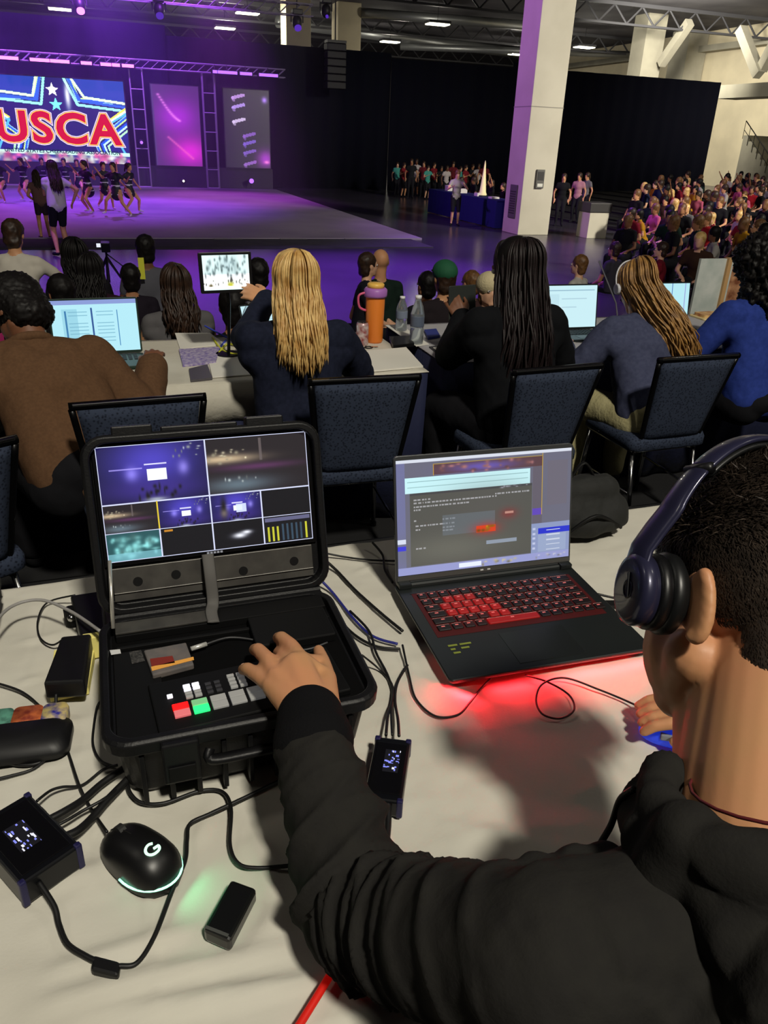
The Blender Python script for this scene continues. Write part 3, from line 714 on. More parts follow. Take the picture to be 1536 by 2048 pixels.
for i, (px, py) in enumerate(((283, 285), (367, 362), (503, 362))):
    p = oy(px, py, 36.9)
    t = thing('floor_spotlight', ['small violet spotlight low on the ladder truss beside the big screen', 'tiny white spotlight standing below the left side screen', 'bright violet spotlight standing below the right side screen'][i], 'spotlight', p)
    MB().cyl((0, .18, 0), (0, 0, 0), .10, .12, 14).build('housing', hk, t, smooth=True); rr_ = (.06, .04, .10)[i]
    MB().cyl((0, -.005, 0), (0, -.03, 0), rr_, rr_, 14).build('lens', vg if i != 1 else wg, t)
    if i != 0: MB().tube([(0, .1, -.1), (0, .1, -p.z+.04)], .02, 6).build('stand', hk, t)
    else: MB().tube([(0, .15, 0), (0, .3, .06)], .02, 6).build('stand', hk, t)
# moving heads on the high truss
for i, (px, py) in enumerate(((160, 10), (318, 20), (594, 45), (652, 22))):
    p = oy(px, py, 35.6)
    t = thing('moving_head_light', ['moving stage light glowing magenta, leftmost on the high truss', 'dark moving stage light on the high truss above the ladder truss', 'dark moving stage light in front of the left far column', 'small dark moving stage light above the hanging speaker'][i], 'stage light', p, 0, 'moving heads on the high truss')
    MB().box(-.2, .2, -.2, .2, .25, .45).build('base', hk, t, bevel=.03); MB().ell((0, 0, 0), (.2, .24, .25), 16, 10).build('head', hk, t, smooth=True)
    mb = MB().tube([(-.24, 0, .3), (-.24, 0, 0)], .03, 6).tube([(.24, 0, .3), (.24, 0, 0)], .03, 6); mb.build('yoke', hk, t)
    MB().cyl((0, -.15, -.18), (0, -.19, -.23), .14 if i != 3 else .06, n=16).build('lens', mg if i == 0 else emat('lamp_dim_violet', (90, 50, 190), .9), t)
    MB().tube([(0, 0, .45), (0, 0, 1.2)], .02, 6).build('hanger', hk, t)
# hanging line array
a = oy(655, 85, 36.5); b = oy(692, 180, 36.5)
t = thing('hanging_speaker', 'black hanging loudspeaker column in front of the dark drape', 'loudspeaker', (0, 0, 0))
hh = (a.z-b.z)/6
for k in range(6): MB().box(a.x, b.x, 36.5, 37.1, a.z-(k+1)*hh+.02, a.z-k*hh).build('cabinet', mat('speaker_black', (22, 22, 28), .6), t, bevel=.03)
MB().tube([((a.x+b.x)/2, 36.8, a.z), ((a.x+b.x)/2, 36.8, 9.2)], .03, 6).build('hanger', hk, t); MB().box(a.x, b.x, 36.5, 37, a.z+.02, a.z+.12).build('top_frame', hk, t)
# high-bay ceiling lights
for i, (px, py, lab) in enumerate([(120, 20, 'bright ceiling light above the big stage screen'), (450, 58, 'bright ceiling light left of the far columns, lower one'), (495, 28, 'bright ceiling light left of the far columns, upper one'),
        (780, 85, 'bright ceiling light just above the drape right of the far columns'), (875, 50, 'largest bright ceiling light, in the open dark ceiling'), (1168, 96, 'bright ceiling light right of the pale column'), (1035, 110, 'bright ceiling light touching the left edge of the pale column')]):
    p = oz(px, py, 8.9); t = thing('ceiling_light', lab, 'light', p, 0, 'high ceiling lights')
    MB().box(-.75, .75, -.5, .5, .06, .22).build('housing', stl, t, bevel=.04); MB().box(-.68, .68, -.42, .42, 0, .06).build('diffuser', wg, t)
    MB().tube([(0, 0, .22), (0, 0, 1.3)], .015, 5).build('cable', hk, t)
    light('ceiling_light_lamp', 'POINT', (p.x, p.y, 8.7), (p.x, p.y, 0), 350 if i > 2 else 1500, WARM, .4)

# ================================================================ far people
def recolour(o, mats):
    for i, m in enumerate(mats): o.material_slots[i].link = 'OBJECT'; o.material_slots[i].material = m
def proto(nm, K, sleeve=.5, legs_long=2.0, hairlen=.0, voxel=.030, skirt=False):
    g = .012; sh = head_shapes(K['H'], K['HX'], K['s']*1.05, 0, False)+neck(K, 0)+torso(K, 1, g)
    for n in 'LR':
        sh += arm(K, n, 0)+arm(K, n, 1, g, 0, sleeve)+leg(K, n, 2, g, legs_long)+foot(K, n, 2, .01)+[cp(K['W'+n], K['W'+n]+(K['W'+n]-K['E'+n]).normalized()*.12, .028, .022, 0)]
        if legs_long < 1.5: sh += leg(K, n, 0)
    hs = hair_cap(K, 3, .02, .05)
    if hairlen:
        q = K['H']+K['HX'] @ Vector((0, -.08, -.04)); hs.append(cp(q, q+Vector((0, 0, -hairlen)), .06, .04, 3))
    sh += hs
    if skirt: sh += [cp(K['P']+Vector((0, 0, .02)), K['P']-Vector((0, 0, .14)), .14, .20, 2)]
    return blob(nm, sh, [skin_m('mid', SK['mid']), cloth_m('c0', (40, 40, 44)), cloth_m('c1', (30, 30, 34)), HAIRM['dark']], voxel, 2)
P_SIT = [proto('person', skel(0, 0, 0, 0, 1, 'sit', 8, hp=5)), proto('person', skel(0, 0, 0, 0, .97, 'sit', 22, hp=-5, hy=15), hairlen=.28), proto('person', skel(0, 0, 0, 0, .95, 'sit', 0, hp=0, hl=(-.3, .25, 1.5), hr=(.3, .3, 1.4)), hairlen=.2)]
P_STD = [proto('person', skel(0, 0, 0, 0, .92, 'stand', 3), .4, hairlen=.2), proto('person', skel(0, 0, 0, 0, .9, 'stand', 0, hl=(-.2, .25, 1.15), hr=(.15, .28, 1.1)), .4, 1.0, hairlen=.25)]
used = set()
def place(pr, x, y, z, rz, s, label, group, mats):
    if id(pr) in used: o = pr.copy(); COL.objects.link(o)
    else: o = pr; used.add(id(pr))
    o.location = (x, y, z); o.rotation_euler = (0, 0, rz); o.scale = (s, s, s); recolour(o, mats); tag(o, label, 'person', group); return o
TOPS = [('maroon', (110, 20, 38)), ('black', (22, 22, 26)), ('black', (22, 22, 26)), ('white', (170, 166, 160)), ('red', (150, 25, 35)), ('navy', (28, 34, 64)), ('black', (18, 18, 20)), ('grey', (96, 94, 96)), ('pink', (190, 90, 120)), ('maroon', (120, 24, 40)), ('mustard', (180, 130, 30)), ('dark green', (24, 44, 38)), ('dark brown', (60, 40, 30)), ('black', (20, 20, 24))]
HN = [('dark', 'dark'), ('dark', 'black'), ('brown', 'brown'), ('dark', 'black'), ('brown', 'brown'), ('blonde', 'blonde'), ('dark', 'dark')]
SN = ['light', 'tan', 'mid', 'brown', 'tan']
KEEP = [tuple(oy(a, b, c)[:2]) for a, b, c in ((1167, 518, 7.6), (1440, 545, 5.6), (1330, 490, 10.5), (1525, 445, 10.5), (1235, 490, 11.5))]
g = random.Random(11); cnt = 0; seen_lab = {}
stepm = mat('bleacher_dark', (24, 24, 28), .8)
for k in range(8):
    S('trim_%d' % (20+k), MB().box(14.6+k*1.6, 14.6+(k+1)*1.6 if k < 7 else 30, 13.5, 35.5, 0, .05*(k+1)), stepm)
for i in range(22):
    for j in range(27):
        x = 8.3+i*.86+g.uniform(-.18, .18); y = 7.6+j*.98+g.uniform(-.2, .2)
        z = .05*(int((x-14.6)/1.6)+1) if (x > 14.6 and 13.5 < y < 35.5) else 0
        hx, hy_, dz = proj((x, y, z+1.2))
        if hx < 1215+max(0, (hy_-470))*.5 or hx > 1560 or hy_ > 560 or g.random() < .07 or (hx < 1262 and hy_ < 470): continue
        if any(math.hypot(x-a, y-b) < .75 for a, b in KEEP): continue
        if hy_ < 352-(hx-1240)*.03+max(0, 1330-hx)*.35: continue
        if x > 29: continue
        tn, tc = g.choice(TOPS); hn, hk_ = g.choice(HN); sk = g.choice(SN)
        where = 'farthest' if y > 29 else 'rear' if y > 25 else 'middle' if y > 20.5 else 'near' if y > 16 else 'nearest'
        row = ['lowest', 'second', 'third', 'fourth', 'fifth', 'upper', 'upper', 'top', 'top'][min(8, int((x-8.3)/2.1))]
        lab = 'spectator in %s top with %s hair, %s row, %s part of the crowd' % (tn, hn, row, where)
        place(g.choice(P_SIT if g.random() < .16 else P_SIT[:2]), x, y, z, PI/2+g.uniform(-.5, .6), g.uniform(.86, 1.0), lab, 'spectators in the right-hand crowd',
              [skin_m(sk, SK[sk]), cloth_m('crowd_'+tn.replace(' ', '_'), tc), cloth_m('crowd_bottom', (26, 26, 32)), HAIRM[hk_]]); cnt += 1
print('CROWD', cnt)
# bleacher seats are hidden below the crowd; people standing at the podium
for i, (px, py, tn, tc) in enumerate([(1165, 462, 'black', (22, 22, 26)), (1196, 455, 'pale pink', (180, 130, 140)), (1212, 452, 'grey', (110, 108, 110))]):
    p = oz(px, py, 0); place(P_STD[0], p.x, p.y+1.4, 0, 2.6-i*.4, .95, ['standing person in black behind the white box by the column', 'standing person in pale pink behind the white box', 'standing person in grey right behind the white box'][i], 'people standing by the white box', [skin_m('tan', SK['tan']), cloth_m('std_'+tn.replace(' ', '_'), tc), cloth_m('crowd_bottom', (26, 26, 32)), HAIRM['dark']])
p = oz(1188, 476, 0); t = thing('block_podium', 'pale box with dark top standing right of the pale column', 'podium', p)
MB().box(-.30, .30, -.1, .45, 0, .66).build('body', colm, t, bevel=.01); MB().box(-.34, .34, -.14, .49, .66, .90).build('dark_top', mat('plate_dark', (62, 60, 60), .4), t, bevel=.02)
# waiting children before the drape
for i in range(15):
    px = 793+i*12.2+g.uniform(-3, 3); p = oz(px, 391+(i % 3)*3+i*.4, 0)
    tn, tc = [('teal', (70, 150, 140)), ('red', (120, 30, 40)), ('black', (30, 30, 34)), ('white', (190, 180, 180)), ('maroon', (100, 30, 40))][i % 5]
    place(P_STD[i % 2], p.x, min(p.y, 36.8), 0, PI+g.uniform(-.6, .6), g.uniform(.82, .98), 'child in %s top waiting before the dark drape, %s of the group' % (tn, 'left part' if i < 5 else 'middle part' if i < 10 else 'right part'), 'children waiting before the drape',
          [skin_m(SN[i % 5], SK[SN[i % 5]]), cloth_m('wait_'+tn, tc), cloth_m('crowd_bottom', (26, 26, 32)), HAIRM['dark']])
# organisers' table by the column
t = thing('organiser_table', 'long table with blue cloth left of the pale column', 'table', (0, 0, 0))
bluec = cloth_m('cloth_royal_navy', (30, 38, 92))
MB().box(10.75, 11.5, 21.2, 26.4, .72, .75).build('tabletop', bluec, t)
mb = MB(); vs = []; n = 70
ring = [(10.74, 26.4)]+[(10.74, 26.4-5.2*k/n) for k in range(1, n)]+[(10.74, 21.2), (11.5, 21.2)]
for k, (x, y) in enumerate(ring): d = .02*math.sin(k*1.4); vs += [(x-d, y, .02), (x, y, .75)]
mb.add(vs, [(2*k, 2*k+2, 2*k+3, 2*k+1) for k in range(len(ring)-1)]); mb.build('skirt', bluec, t, smooth=True)
for i, yy in enumerate((22.2, 23.2, 24.5, 25.5)):
    o = MB().box(11.0, 11.25, yy-.12, yy+.12, .75, .80+.04*i).build('paper_stack', mat('paper_white', (225, 222, 212), .8)); tag(o, 'small white stack of papers on the blue organiser table, %s from the column' % ['first', 'second', 'third', 'fourth'][i], 'papers', 'paper stacks on the blue table')
for i, yy in enumerate((21.8, 23.4, 24.6, 25.8, 26.6)):
    place(P_SIT[i % 3], 12.2, yy, 0, PI/2, .9, 'person in dark clothes seated behind the blue organiser table, %s from the column' % ['first', 'second', 'third', 'fourth', 'fifth'][i], 'people behind the blue organiser table', [skin_m(SN[i], SK[SN[i]]), cloth_m('crowd_black', (22, 22, 26)), cloth_m('crowd_bottom', (26, 26, 32)), HAIRM['dark']])
p = oz(908, 452, 0); place(P_STD[1], p.x, p.y, 0, PI*.9, .98, 'woman in white top standing before the blue organiser table', None, [skin_m('light', SK['light']), cloth_m('crowd_white', (200, 196, 190)), cloth_m('crowd_bottom', (26, 26, 32)), HAIRM['brown']])
p = ox(966, 378, 11.2); t = thing('pennant_cone', 'pale yellow cone shaped ornament standing on the blue table', 'ornament', (11.2, p.y, .75))
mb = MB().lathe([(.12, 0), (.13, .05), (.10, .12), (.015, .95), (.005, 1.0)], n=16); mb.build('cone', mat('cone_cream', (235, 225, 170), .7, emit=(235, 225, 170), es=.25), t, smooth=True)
MB().lathe([(.16, 0), (.16, .03)], n=16).build('foot', hk, t)

# ---------------- performers
uni = mat('uniform_navy', (28, 26, 46), .6); unis = mat('uniform_white_stripe', (210, 205, 220), .6)
def performer(px, py, yaw, s, legs, arms, lab, zf=.04, side=0, lean=8):
    p = oz(px, py, zf); K0 = skel(p.x, p.y, zf, yaw, s, 'stand', lean, legs=legs, drop=.12, side=side)
    c = K0['P']; R = K0['R']; K = skel(p.x, p.y, zf, yaw, s, 'stand', lean, legs=legs, drop=.12, side=side, hl=c+R @ Vector(arms[0]), hr=c+R @ Vector(arms[1]), hp=0)
    sh = head_shapes(K['H'], K['HX'], s*1.05, 0, False)+neck(K, 0)+torso(K, 1, .006)
    for n in 'LR': sh += arm(K, n, 0)+arm(K, n, 1, .008, 0, .5)+leg(K, n, 0)+foot(K, n, 2, .0)+[cp(K['W'+n], K['W'+n]+(K['W'+n]-K['E'+n]).normalized()*.12, .026, .02, 0)]
    sh += [cp(K['P']+K['up']*.05, K['P']-Vector((0, 0, .12)), .13*s, .19*s, 1)]
    X = axes(K['fwd'], K['up'])
    for a in (.12, .30): sh.append(el(K['P']+K['up']*a*s, (.158*s, .122*s, .022), X, 2))
    sh.append(el(K['P']-Vector((0, 0, .1)), (.192*s, .19*s, .02), X, 2))
    b = blob('person', sh, [skin_m('tan', SK['tan']), uni, unis], .022, 2); tag(b, lab, 'person', 'cheer performers on the mat')
    hs = hair_cap(K, 0, .02); q = K['H']+K['HX'] @ Vector((0, -.10, .06)); hs += [cp(q, q+K['HX'] @ Vector((0, -.06, -.18)), .035, .02)]
    blob('hair', hs, HAIRM['dark'], .022, 1, b)
LA = {'L': (-.22, .12, 0), 'R': (.22, -.15, 0)}; LB = {'L': (-.35, .0, 0), 'R': (.30, .1, .05)}; LC = {'L': (-.08, .25, 0), 'R': (.12, -.3, .05)}
AU = ((-.35, .2, .55), (.35, .2, .35)); AD = ((-.30, .1, .05), (.32, .1, .1)); AX = ((-.45, .1, .30), (.45, .1, .45))
for (px, py, yaw, s, lg, ar, lab) in [
    (8, 405, 2.8, .80, LC, AD, 'performer in navy uniform at the left edge of the picture'), (55, 402, 2.5, .80, LA, AU, 'performer in navy striped uniform, second from the left picture edge'),
    (92, 395, 3.4, .78, LC, AD, 'performer in navy uniform farther back under the letter S'), (138, 400, 2.9, .8, LB, AD, 'performer in navy uniform right of the standing coach'),
    (162, 398, 3.1, .78, LC, AU, 'performer in navy uniform bending near the group of dancers'), (182, 425, 2.2, .86, LA, AX, 'performer with arms wide, left of the tight dancing group'),
    (214, 418, 3.4, .82, LC, AU, 'performer half hidden in the middle of the tight dancing group'), (238, 432, 2.6, .86, LB, AX, 'performer stepping wide in the tight dancing group'),
    (262, 426, 4.0, .84, LB, AD, 'rightmost performer lunging to the right on the mat')]:
    performer(px, py, yaw, s, lg, ar, lab)
# coach and girl standing at the near edge of the mat
p = oz(128, 512, 0); K = skel(p.x, p.y, 0, .4, .96, 'stand', 2, hr=(p.x+.28, p.y+.1, .95), hl=(p.x-.1, p.y+.3, 1.1), hp=5)
person_mid('standing coach with long dark hair in white t-shirt and black patterned shorts', K, 'tan', (205, 200, 196), (26, 26, 30), 'dark', .45, hairlen=.34, legs_long=.75)
p = oz(92, 478, 0); K = skel(p.x, p.y, 0, .2, .80, 'stand', 18, hl=(p.x-.12, p.y+.15, .75), hr=(p.x+.12, p.y+.15, .75), hp=40)
person_mid('girl with long hair bending forward beside the standing coach', K, 'tan', (110, 80, 76), (60, 46, 60), 'dark', .3, hairlen=.30, legs_long=.6)

# thin stage haze that the violet beams light up
hz_m = bpy.data.materials.new('stage_haze'); hz_m.use_nodes = True; nt = hz_m.node_tree; nt.nodes.remove(nt.nodes['Principled BSDF'])
vs_ = nt.nodes.new('ShaderNodeVolumeScatter'); vs_.inputs['Density'].default_value = .013; vs_.inputs['Anisotropy'].default_value = .0; vs_.inputs['Color'].default_value = (.72, .60, 1, 1)
nt.links.new(vs_.outputs[0], nt.nodes['Material Output'].inputs['Volume'])
o = MB().box(-22, 7.6, 26, 38.1, .06, 9.0).build('haze', hz_m); tag(o, 'thin violet haze hanging over the performance mat before the screens', 'haze', kind='stuff')
# ================================================================ JUDGES' ROW
fab = mat('chair_fabric_blue', (50, 58, 76), .9, wave=(95, (22, 27, 40)), spec=.2)
blkf = mat('chair_frame_black', (14, 14, 16), .32, .5); chrome = mat('chrome', (190, 190, 190), .18, 1.0)
def banquet_chair(label, x, y, z, rz):
    t = thing('banquet_chair', label, 'chair', (x, y, z), rz, 'blue banquet chairs behind the judges')
    ring = rr(.44, .42, .05); mb = MB(); L = []
    for zz, s in ((.42, .94), (.43, 1.0), (.465, 1.0), (.485, .96), (.492, .80)): L.append([(px*s, py*s, zz) for px, py in ring])
    mb.loft(L); mb.build('seat', fab, t, smooth=True)
    def bp(u, h): return (u*(.165+.050*h), -.185-.085*h, .46+.42*h)          # back plane
    mb = MB(); P = []; us = np.linspace(-1, 1, 13); hs = np.linspace(0.03, .97, 11)
    fr = [[Vector(bp(u*.93, h))+Vector((0, .010+.018*(1-u*u)**.5*(1-(2*h-1)**4), 0)) for u in us] for h in hs]
    bk = [[Vector(bp(u*.93, h))+Vector((0, -.012-.016*(1-u*u)**.5*(1-(2*h-1)**4), 0)) for u in us] for h in hs]
    n = 13; vs = [p for r_ in fr for p in r_]+[p for r_ in bk for p in r_]; B = n*len(hs); fs = []
    for k in range(len(hs)-1):
        for i in range(n-1):
            a = k*n+i; fs.append((a, a+1, a+n+1, a+n)); fs.append((B+a+n, B+a+n+1, B+a+1, B+a))
        fs.append((k*n, k*n+n, B+k*n+n, B+k*n)); fs.append((k*n+n-1, B+k*n+n-1, B+k*n+2*n-1, k*n+2*n-1))
    m_ = (len(hs)-1)*n
    for i in range(n-1): fs.append((i, B+i, B+i+1, i+1)); fs.append((m_+i, m_+i+1, B+m_+i+1, B+m_+i))
    mb.add(vs, fs); mb.build('backrest', fab, t, smooth=True)
    mb = MB(); path = [(-.175, -.16, .40), bp(-1, .0), bp(-1, .5), bp(-1.0, .97)]; mb.tube(sm(path, 4), .012, 8)
    mb.tube(sm([(-q[0], q[1], q[2]) for q in path], 4), .012, 8); a, b = Vector(bp(-1.03, 1)), Vector(bp(1.03, 1)); mb.tube([a, b], .014, 10)
    mb.tube([bp(-.95, .03), bp(.95, .03)], .010, 8); mb.build('back_frame', blkf, t, smooth=True)
    MB().box(a.x+.01, b.x-.01, a.y-.016, a.y-.002, a.z+.002, a.z+.012).build('top_rail_highlight', chrome, t, bevel=.003)  # added chrome sliver draws the highlight along the black top bar
    mb = MB().tube([(.19, .18, .415), (-.19, .18, .415)], .011, 8).tube([(-.19, .18, .415), (-.18, -.17, .415)], .011, 8).tube([(.19, .18, .415), (.18, -.17, .415)], .011, 8).tube([(.18, -.17, .415), (-.18, -.17, .415)], .011, 8)
    mb.build('seat_frame', chrome, t, smooth=True)
    for sx in (-1, 1):
        l = MB().tube([(sx*.185, .17, .42), (sx*.20, .21, .012)], .0115, 8).build('leg', chrome, t, smooth=True); MB().cyl((sx*.20, .21, 0), (sx*.20, .21, .02), .015, n=10).build('foot_cap', blkf, l)
        l = MB().tube([(sx*.178, -.16, .42), (sx*.19, -.25, .012)], .0115, 8).build('leg', chrome, t, smooth=True); MB().cyl((sx*.19, -.25, 0), (sx*.19, -.25, .02), .015, n=10).build('foot_cap', blkf, l)
        MB().tube([(sx*.19, .19, .22), (sx*.184, -.21, .20)], .007, 6).build('stretcher', chrome, t, smooth=True)
    return t
banquet_chair('blue patterned banquet chair behind the person in the brown jacket', .045, 2.87, JF, .05)
banquet_chair('blue patterned banquet chair behind the blonde judge, tucked between case and laptop', .895, 2.97, JF, -.03)
banquet_chair('blue patterned banquet chair behind the judge with long black braids', 1.70, 2.96, JF, .06)
banquet_chair('blue patterned banquet chair behind the judge in khaki trousers', 2.45, 3.0, JF, .02)
banquet_chair('blue banquet chair cut by the left picture edge beside our table', -.62, 2.45, JF, .5)

white = mat('tablecloth_white', (205, 200, 186), .85, nz=6, col2=(198, 193, 178), bump=(35, .25, .01))
navy = mat('table_skirt_navy', (24, 30, 62), .85, bump=(30, .2, .01))
def cloth_table(label, x0, x1, y0, y1, zt, zf, top_m, skirt_m, over=None, name='judges_table', group=None):
    t = thing(name, label, 'table', (0, 0, 0)); 
    MB().box(x0+.01, x1-.01, y0+.01, y1-.01, zt-.03, zt-.004).build('tabletop', mat('table_board', (90, 80, 70), .7), t)
    def skirt(nm, z0, z1, xa, xb, m, d0, amp, allround=True):
        pts = []; st = .03
        path = [((xa, y1), (xa, y0)), ((xa, y0), (xb, y0)), ((xb, y0), (xb, y1))] if allround else [((xa, y0), (xb, y0))]
        for (a, b) in path:
            L = math.dist(a, b); n = max(2, int(L/st)); nx, ny = (b[1]-a[1])/L, -(b[0]-a[0])/L
            if not allround: nx, ny = 0, -1
            for k in range(n):
                s = k/n; pts.append((a[0]+(b[0]-a[0])*s, a[1]+(b[1]-a[1])*s, nx, ny))
        if not allround: pts.append((xb, y0, 0, -1))
        vs = []
        for i, (x, y, nx, ny) in enumerate(pts):
            w_ = amp*(math.sin(i*.9)+.5*math.sin(i*.37+2)); 
            if not allround: nx, ny = 0, -1
            else:
                if abs(nx) > .5: nx = -1 if x < (x0+x1)/2 else 1
                else: ny = -1
            vs += [(x+nx*(d0+w_*1.4), y+ny*(d0+w_*1.4), z0), (x+nx*(d0+w_*.8), y+ny*(d0+w_*.8), (z0+z1)/2), (x+nx*d0, y+ny*d0, z1)]
        mb = MB(); mb.add(vs, [q for i in range(len(pts)-1) for q in ((i*3, i*3+3, i*3+4, i*3+1), (i*3+1, i*3+4, i*3+5, i*3+2))])
        o = mb.build(nm, m, t, smooth=True); sd = o.modifiers.new('s', 'SOLIDIFY'); sd.thickness = .002
    skirt('skirt', zf+.02, zt-.004, x0, x1, skirt_m, .004, .008)
    n = 60; m_ = 20; mb = MB(); vs = []
    for j in range(m_+1):
        for i in range(n+1):
            x = x0-.006+(x1-x0+.012)*i/n; y = y0-.006+(y1-y0+.012)*j/m_; vs.append((x, y, zt+.0015*math.sin(x*9+y*5)*math.sin(y*11)))
    mb.add(vs, [(j*(n+1)+i, j*(n+1)+i+1, (j+1)*(n+1)+i+1, (j+1)*(n+1)+i) for j in range(m_) for i in range(n)])
    o = mb.build('cloth_top', top_m, t, smooth=True); sd = o.modifiers.new('s', 'SOLIDIFY'); sd.thickness = .003
    if over: skirt('cloth_overhang', over[2], zt+.001, over[0], over[1], top_m, .010, .004, False)
    for lx in (x0+.08, x1-.08):
        for ly in (y0+.08, y1-.08): MB().cyl((lx, ly, zf), (lx, ly, zt-.03), .014, n=8).build('leg', blkf, t)
    return t
zo = oy(470, 842, 3.21).z
cloth_table('judges\' table under a white cloth, between the brown jacket and the blonde judge', -1.6, 1.36, 3.23, 4.05, JT, JF, white, navy, (-1.6, 1.0, zo))
cloth_table('judges\' table with pale top and navy skirt, in front of the three right-hand judges', 1.50, 4.9, 3.36, 4.2, JT, JF, mat('tablecloth_greyish', (170, 168, 172), .85, bump=(35, .2, .01)), navy)

# ---- judges
brown_m = mat('jacket_brown_wool', (88, 64, 46), .95, nz=90, col2=(96, 70, 50), bump=(220, .3, .002), spec=.1)
K = skel(-.14, 2.82, JF, .28, 1.06, 'sit', 42, hp=52, hy=52, hl=(-.50, 3.30, 1.30), hr=(.14, 3.30, 1.30), side=-6)
b1 = person_fine('person in brown jacket hunched over the white table at the left', K, 'brown', brown_m, cloth_m('trousers_black', (20, 20, 24)), tight=.034, disp=folds(.006, 12, 3), eyes_on=True,
                 hand_kw={'L': {'curl': .5, 'pn': (0, 0, -1)}, 'R': {'curl': .7, 'pn': (0, 0, -1)}})
KB = K; blob('hair', hair_cap(K, g=.022, low=.02), HAIRM['black'], .008, 2, b1, lambda P: .005*fbm(P, 160, 1))
er = KB['H']+KB['HX'] @ Vector((.088, -.01, -.045)); pts = [er+Vector((0, .011*math.cos(a), -.016+.016*math.sin(a))) for a in np.linspace(0, 2*PI, 16, endpoint=False)]
tag(MB().tube(pts, .0022, 6, closed=True).build('hoop_earring', mat('gold', (220, 180, 110), .2, 1.0), smooth=True), 'gold hoop earring on the ear of the person in brown', 'earring')
# collar of the jacket
c_ = KB['N']; mb = MB()
blob('collar', [cp(c_+KB['rt']*(.075*math.cos(a))+KB['fwd']*(.07*math.sin(a))+KB['up']*.02, c_+KB['rt']*(.075*math.cos(a+.5))+KB['fwd']*(.07*math.sin(a+.5))+KB['up']*.02, .020) for a in np.arange(PI*.75, PI*2.3, .45)], brown_m, .008, 4, b1)

blazer = mat('blazer_navy', (24, 28, 44), .9, nz=60, col2=(30, 34, 52), bump=(200, .2, .002), spec=.15)
hw = oy(533, 600, 3.50)
K = skel(.70, 2.99, JF, -.02, .97, 'sit', 9, hp=8, hy=8, hl=hw, hr=(.98, 3.42, 1.29))
b2 = person_fine('blonde woman in navy blazer with her back to us, raising her left hand', K, 'tan', blazer, cloth_m('trousers_navy', (22, 26, 40)), tight=.026,
                 hand_kw={'L': {'d': (-.6, .5, .25), 'pn': (-.2, .9, -.3), 'side': Vector((0.1, .2, 1)), 'curl': .35}, 'R': {'curl': .6}})
long_hair('hair', K, HAIRM['blonde'], b2, n=620, length=.335, back=.085, seed=5, r=.0048, width=.19, wave=.007, tip_spread=.42)
blob('hair_underlayer', hair_cap(K, g=.010, low=.10), HAIRM['blonde'], .01, 2, b2)
blob('blazer_skirt', [cp(K['P']+K['up']*.12+K['rt']*k*.05, K['P']-Vector((0, 0, .02))+K['rt']*k*.10-K['fwd']*.03, .11, .10) for k in (-1, 1)], blazer, .012, 4, b2, folds(.004, 12, 2))

blk = mat('coat_black', (18, 19, 22), .92, bump=(200, .2, .002), spec=.12)
K = skel(1.71, 2.98, JF, .10, 1.02, 'sit', 12, hp=12, hy=10, hl=oy(925, 640, 3.46), hr=(1.95, 3.42, 1.30))
b3 = person_fine('woman in black coat with very long black braids holding a dark tablet', K, 'brown', blk, cloth_m('trousers_black', (20, 20, 24)), tight=.03,
                 hand_kw={'L': {'d': (-.25, .4, .6), 'pn': (.2, .8, 0), 'curl': .4}})
long_hair('hair', K, mat('hair_braid_black', (15, 11, 11), .5, nz=200, col2=(34, 22, 24), spec=.4), b3, n=330, length=.56, back=.10, seed=9, r=.0062, width=.17, wave=.008, tip_spread=.9)
blob('hair_underlayer', hair_cap(K, g=.016, low=.12), HAIRM['black'], .01, 2, b3)

sw = mat('sweater_slate_blue', (62, 66, 90), .95, nz=60, col2=(70, 74, 98), bump=(220, .25, .002), spec=.1)
khaki = mat('trousers_khaki', (186, 178, 136), .9, bump=(60, .4, .01), nz=8, col2=(170, 162, 120), spec=.15)
K = skel(2.44, 2.95, JF, .06, .97, 'sit', 30, hp=28, hy=-12, hl=oy(1128, 690, 3.42), hr=(2.78, 3.42, 1.30), side=4)
b4 = person_fine('woman in slate blue sweater and khaki trousers leaning over the right-hand table', K, 'light', sw, khaki, tight=.026, hand_kw={'L': {'curl': .4}})
long_hair('hair', K, mat('hair_light_brown', (120, 86, 48), .45, nz=25, col2=(176, 132, 72)), b4, n=520, length=.46, back=.19, seed=12, r=.0054, width=.15, wave=.014, side=.16, tip_spread=.3)
blob('hair_underlayer', hair_cap(K, g=.010, low=.08), HAIRM['brown'], .01, 2, b4)
H4 = K
t = thing('headset', 'thin white headset on the woman in the slate blue sweater', 'headset', (0, 0, 0)); X = K['HX']; c = K['H']
MB().tube([c+X @ Vector((.094*math.cos(a), .005, .025+.112*math.sin(a))) for a in np.linspace(-.15, PI+.15, 20)], .004, 8).build('headband', mat('headset_white', (200, 200, 205), .3), t, smooth=True)
for k in (-1, 1): MB().cyl(c+X @ Vector((k*.083, 0, 0)), c+X @ Vector((k*.104, 0, 0)), .026, n=18).build('ear_cup', mat('headset_white', (200, 200, 205), .3), t, bevel=.004)

polo = mat('polo_royal_blue', (38, 56, 128), .9, nz=50, col2=(44, 62, 140), bump=(220, .25, .002), spec=.15)
K = skel(3.16, 3.05, JF, .05, 1.0, 'sit', 15, hp=10, hy=-10, hl=(2.93, 3.45, 1.31), hr=(3.5, 3.5, 1.32))
b5 = person_fine('person in royal blue polo shirt with curly black hair at the right picture edge', K, 'brown', polo, cloth_m('trousers_black', (20, 20, 24)), sleeve=.75, tight=.026)
hs = hair_cap(K, g=.05, low=.16); q = K['H']; hs += [cp(q+Vector((0, -.10, 0)), q+Vector((.02, -.14, -.22)), .10, .07)]
blob('hair', hs, HAIRM['black'], .009, 1, b5, lambda P: .016*fbm(P, 70, 2)+.006*fbm(P, 200, 5))

